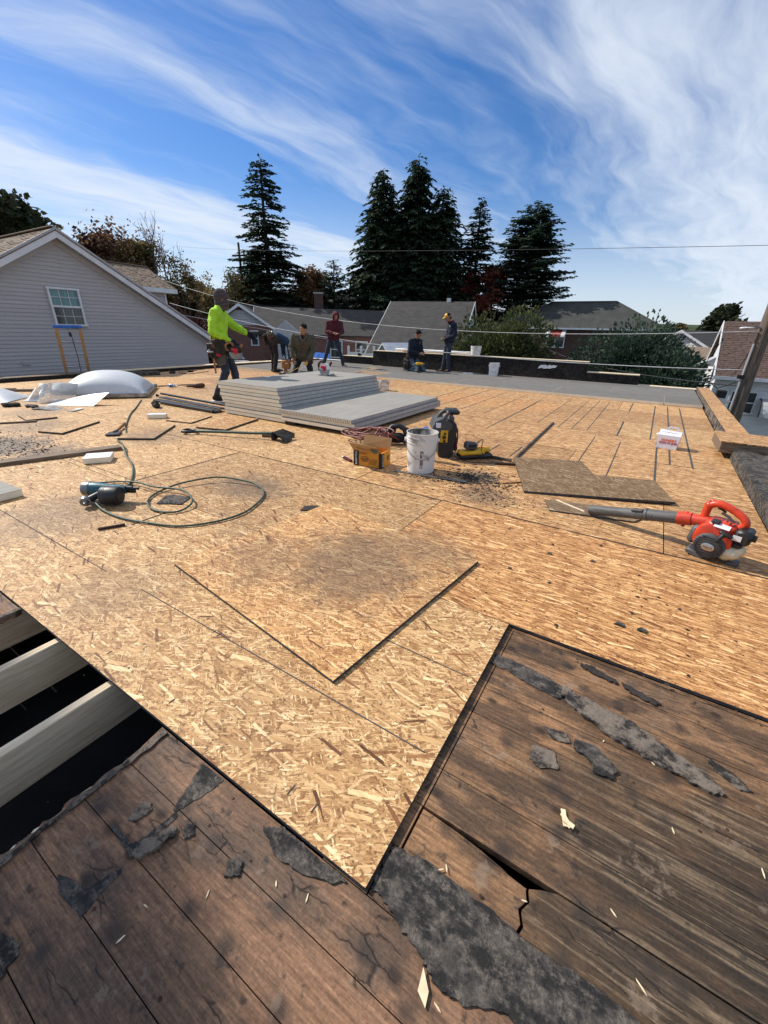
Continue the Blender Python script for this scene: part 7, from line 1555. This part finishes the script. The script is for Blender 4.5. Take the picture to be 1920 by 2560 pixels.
q = MB(); q.box(tuple(w_ + hr * .17 - fw * .1 - Vector((0, 0, .12))), (.05, .05, .09), b=.01); q.build('tape_measure', 'yellow_plastic', o)

# 3 - man kneeling in the grey green jacket
J3 = dict(pelvis=(-.10, -.06, .50), waist=(-.12, -.02, .66), chest=(-.16, .12, .88), neck=(-.20, .22, 1.04), head=(-.21, .30, 1.16), look=(.60, .78, -.12), shR=(.06, .13, .98), shL=(-.38, .13, .97), elR=(.16, .10, .72), wrR=(.11, .26, .50), hdR=(-.1, .4, -.9),
          elL=(-.43, .14, .70), wrL=(-.29, .30, .44), hdL=(.35, .45, -.8), hipR=(.0, -.06, .48), kneeR=(.10, .28, .09), ankR=(.40, -.02, .085), toeR=(.55, -.10, .05), hipL=(-.20, -.06, .48), kneeL=(-.36, .28, .10), ankL=(-.34, -.14, .085), toeL=(-.34, -.32, .05))
t, J, HM = person('person with black hair kneeling in a grey green jacket behind the panel stack, looking left', (-7.98, 8.52), dirv(.0, 1), J3, 'olive_cloth', 'black_cloth', 'leather_black', .042, None, .9, 1.14, 3)
hair(t, HM, 3, 1.4)
q = MB(); q.cap(J['neck'] + Vector((.02, .05, -.02)), J['chest'] + Vector((.0, .135, .05)), .03, .028, 10); organic('undershirt', q, 'black_cloth', t, .01, 2)
q = MB(); q.tube([tuple(J['neck'] + Vector(p)) for p in ((-.09, .02, .0), (-.06, .085, -.05), (-.005, .115, -.15))], .016, 8); q.tube([tuple(J['neck'] + Vector(p)) for p in ((.09, .02, .0), (.075, .085, -.05), (.012, .115, -.15))], .016, 8); q.build('collar', 'grey_cloth', t, 50)
q = MB(); P_ = [J['pelvis'] + Vector((math.cos(a * .3927) * .215, math.sin(a * .3927) * .155, .055)) for a in range(16)]; q.tube(P_, .026, 8, closed=True); q.build('waistband', 'grey_cloth', t, 50)
o, w_, hr, fw, up_ = belt(t, J, 'leather_brown', [(.2, .17, .24, 'leather_tan', .12), (2.9, .16, .22, 'leather_brown', .12)], .12)
tg = thing('tape_measure', 'yellow tape measure pulled out across the panel by the kneeling man', 'tape measure', (-7.98, 8.52, .004), t.rotation_euler.z)
q = MB(); q.box((-.255, .375, .37), (.07, .04, .07), b=.012); q.build('case', 'yellow_plastic', tg); q = MB(); vs = [(-.22, .385, .345), (-.22, .365, .35), (.33, .52, .075), (.33, .50, .08)]; q.add(vs + [(x, y, z - .002) for x, y, z in vs], [(0, 1, 3, 2), (4, 6, 7, 5), (0, 2, 6, 4), (1, 5, 7, 3), (2, 3, 7, 6), (0, 4, 5, 1)]); q.build('blade', 'yellow_plastic', tg)
tg = thing('tool_bag', 'tan open tool bag standing between the bent man and the kneeling man', 'tool bag', (-8.40, 8.46, .003), .4)
q = MB(); q.box((0, 0, .30), (.22, .16, .22), b=.03); q.box((.08, -.08, .26), (.12, .07, .16), b=.02); q.cap((-.02, -.02, .16), (.03, 0, .02), .045, .03, 10); q.build('bag', 'leather_tan', tg, 40); q = MB(); q.box((-.03, 0, .415), (.16, .1, .03), b=.01); q.build('opening', 'leather_black', tg); q = MB(); q.cap((-.05, .02, .42), (-.06, .03, .50), .012, .012, 8); q.cap((.04, 0, .42), (.06, 0, .48), .014, .01, 8); q.build('tool_handle', 'bright_metal', tg, 40)

# 4 - man in the dark red hood
J4 = dict(pelvis=(-.03, 0, .91), waist=(-.05, .0, 1.07), chest=(-.07, .02, 1.26), neck=(-.10, .05, 1.43), head=(-.12, .11, 1.555), look=(-.15, .80, -.50), shR=(.115, .0, 1.36), shL=(-.27, .02, 1.36), elR=(.18, .02, 1.10), wrR=(-.0, .24, 1.07), hdR=(-.8, .5, .0), elL=(-.33, .05, 1.10), wrL=(-.22, .25, 1.05), hdL=(.8, .5, .1),
          hipR=(.06, 0, .88), kneeR=(.19, .04, .48), ankR=(.32, .0, .09), toeR=(.36, .18, .035), hipL=(-.12, 0, .88), kneeL=(-.24, .05, .48), ankL=(-.34, .02, .09), toeL=(-.43, .18, .035))
t, J, HM = person('person in dark red hooded top, hood up, standing with legs apart', (-9.2, 11.45), dirv(.12, .99), J4, 'maroon_cloth', 'denim', 'leather_black', .026, None, .7, 1.04, 4)
q = MB(); b = MB(); b.ball((0, -.035, .035), (.108, .100, .122), 18); sub(q, HM, b)
P_ = [(math.sin(rad(a)) * .094, .052 + .02 * math.cos(rad(a)), .015 + math.cos(rad(a)) * .122) for a in range(0, 361, 24)]
b = MB()
for p0, p1 in zip(P_, P_[1:]): b.cap(p0, p1, .024, .024, 8); b.cap((p0[0] * .95, -.02, p0[2]), p0, .03, .022, 8)
sub(q, HM, b); b = MB(); b.cap((0, -.05, -.06), (0, -.04, -.15), .085, .095, 12); sub(q, HM, b); organic('hood', q, 'maroon_cloth', t, .011, 2, .004)
q = MB(); q.lathe([(.036, -.012), (.039, -.01), (.039, .01), (.036, .012)], 16, Matrix.Translation(J['wrL'] + (J['elL'] - J['wrL']) * .1)); q.build('watch', 'print_black', t)

# 5 - man kneeling in navy
J5 = dict(pelvis=(0, -.13, .40), waist=(0, -.11, .56), chest=(0, -.03, .80), neck=(0, .03, .965), head=(0, .085, 1.085), look=(.0, .83, -.50), shR=(.185, -.03, .90), shL=(-.185, -.01, .90), elR=(.23, .0, .63), wrR=(.09, .24, .57), hdR=(-.55, .7, .1), elL=(-.23, .03, .63), wrL=(-.09, .25, .57), hdL=(.55, .7, .1),
          hipR=(.10, -.12, .40), kneeR=(.13, .28, .095), ankR=(.10, -.20, .085), toeR=(.10, -.36, .05), hipL=(-.10, -.12, .40), kneeL=(-.13, .28, .095), ankL=(-.10, -.20, .085), toeL=(-.10, -.36, .05))
t, J, HM = person('person in navy hooded top and faded jeans kneeling by the far wall', (-6.32, 11.85), dirv(.62, .78), J5, 'navy_cloth', 'denim_pale', 'leather_black', .028, None, .8, 1.05, 5)
hair(t, HM, 5, .6)
o, w_, hr, fw, up_ = belt(t, J, 'leather_black', [(.1, .19, .28, 'leather_black', .20), (-.7, .15, .2, 'leather_black', .14)], .125)
q = MB(); a = w_ + hr * .24; q.cap(a + Vector((0, 0, .06)), a - Vector((0, 0, .06)), .02, .018, 8); q.build('hammer_handle', 'leather_brown', o, 50)
q = MB(); q.box(tuple(J['chest'] + Vector((-.07, .137, .07))), (.05, .012, .075), b=.004, rz=.1); q.build('chest_print', 'grey_cloth', t)
tg = thing('impact_driver', 'yellow and black cordless driver standing upright before the man kneeling in navy', 'drill', (-5.98, 11.50, .053), .5)
MB().box((0, 0, .035), (.12, .08, .07), b=.012).build('battery', 'black_plastic', tg); q = MB(); q.cap((0, 0, .07), (.0, 0, .20), .03, .028, 12); q.build('handle', 'leather_black', tg, 50); q = MB(); q.cap((-.07, 0, .25), (.09, 0, .25), .042, .036, 14); q.build('motor_body', 'yellow_plastic', tg, 50); q = MB(); q.cap((.10, 0, .25), (.16, 0, .25), .02, .01, 10); q.build('chuck', 'grey_metal', tg, 50)

# 6 - man in the yellow and black cap
J6 = dict(pelvis=(0, -.06, .92), waist=(0, -.10, 1.08), chest=(0, -.13, 1.28), neck=(0, -.06, 1.445), head=(0, .03, 1.575), look=(-.05, .85, -.42), shR=(.18, -.14, 1.37), shL=(-.18, -.12, 1.37), elR=(.22, -.17, 1.10), wrR=(.10, .08, 1.01), hdR=(-.4, .85, .0), elL=(-.22, -.15, 1.10), wrL=(-.08, .09, .99), hdL=(.4, .85, .0),
          hipR=(.085, -.06, .88), kneeR=(.09, .0, .47), ankR=(.09, .05, .09), toeR=(.10, .24, .035), hipL=(-.085, -.06, .88), kneeL=(-.09, -.03, .47), ankL=(-.10, -.09, .09), toeL=(-.11, .10, .035))
t, J, HM = person('person in yellow and black cap and dark jacket standing in profile by the far wall', (-5.55, 12.42), dirv(-.96, .28), J6, 'navy_cloth', 'denim', 'leather_black', .026, 'leather_brown', .9, 1.05, 6)
q = MB(); b = MB(); b.ball((0, -.03, -.02), (.078, .075, .06), 14); sub(q, HM, b); organic('hair', q, 'hair_black', t, .009, 1)
q = MB(); n = 20; vs, fs = [], []
for i in range(7):
    a = rad(90 * i / 6)
    for j in range(n): b = 6.2832 * j / n; vs.append((.086 * math.cos(a) * math.cos(b), -.004 + .104 * math.cos(a) * math.sin(b), .045 + .088 * math.sin(a)))
for i in range(6):
    for j in range(n): q_ = (i * n + j, i * n + (j + 1) % n, (i + 1) * n + (j + 1) % n, (i + 1) * n + j); fs.append(q_)
for f in fs:
    m = sum(vs[k][1] for k in f) / 4; q.cur = 0 if m > .012 else 1; o_ = len(q.v); q.add([vs[k] for k in f], [(0, 1, 2, 3)], HM)
cp = q.build('cap', ['yellow_plastic', 'black_cloth'], t, 50)
q = MB(); pr = [(math.sin(rad(a)) * .078, .085 + math.cos(rad(a)) * .085) for a in range(-80, 81, 16)]; q.prism(pr, .040, .048, HM); q.build('brim', 'yellow_plastic', cp)
q = MB(); nk = J['neck']; P_ = [tuple(nk + Vector((math.cos(a * .5236) * .085, math.sin(a * .5236) * .08 - .01, .015 + .02 * (1 if 6 < a < 12 else 0)))) for a in range(12)]; q.tube(P_, .028, 8, closed=True); q.build('hood', 'maroon_cloth', t, 50)
q = MB(); q.box(tuple(J['chest'] + Vector((-.07, .112, .0))), (.03, .012, .16), b=.005); q.build('zip_lining', 'siding_white', t)

# ------------------------------------------------------------------ last repair: nothing may be left behind by name
for o in list(bpy.data.objects):
    if o.type == 'MESH' and not o.data.polygons: bpy.data.objects.remove(o)
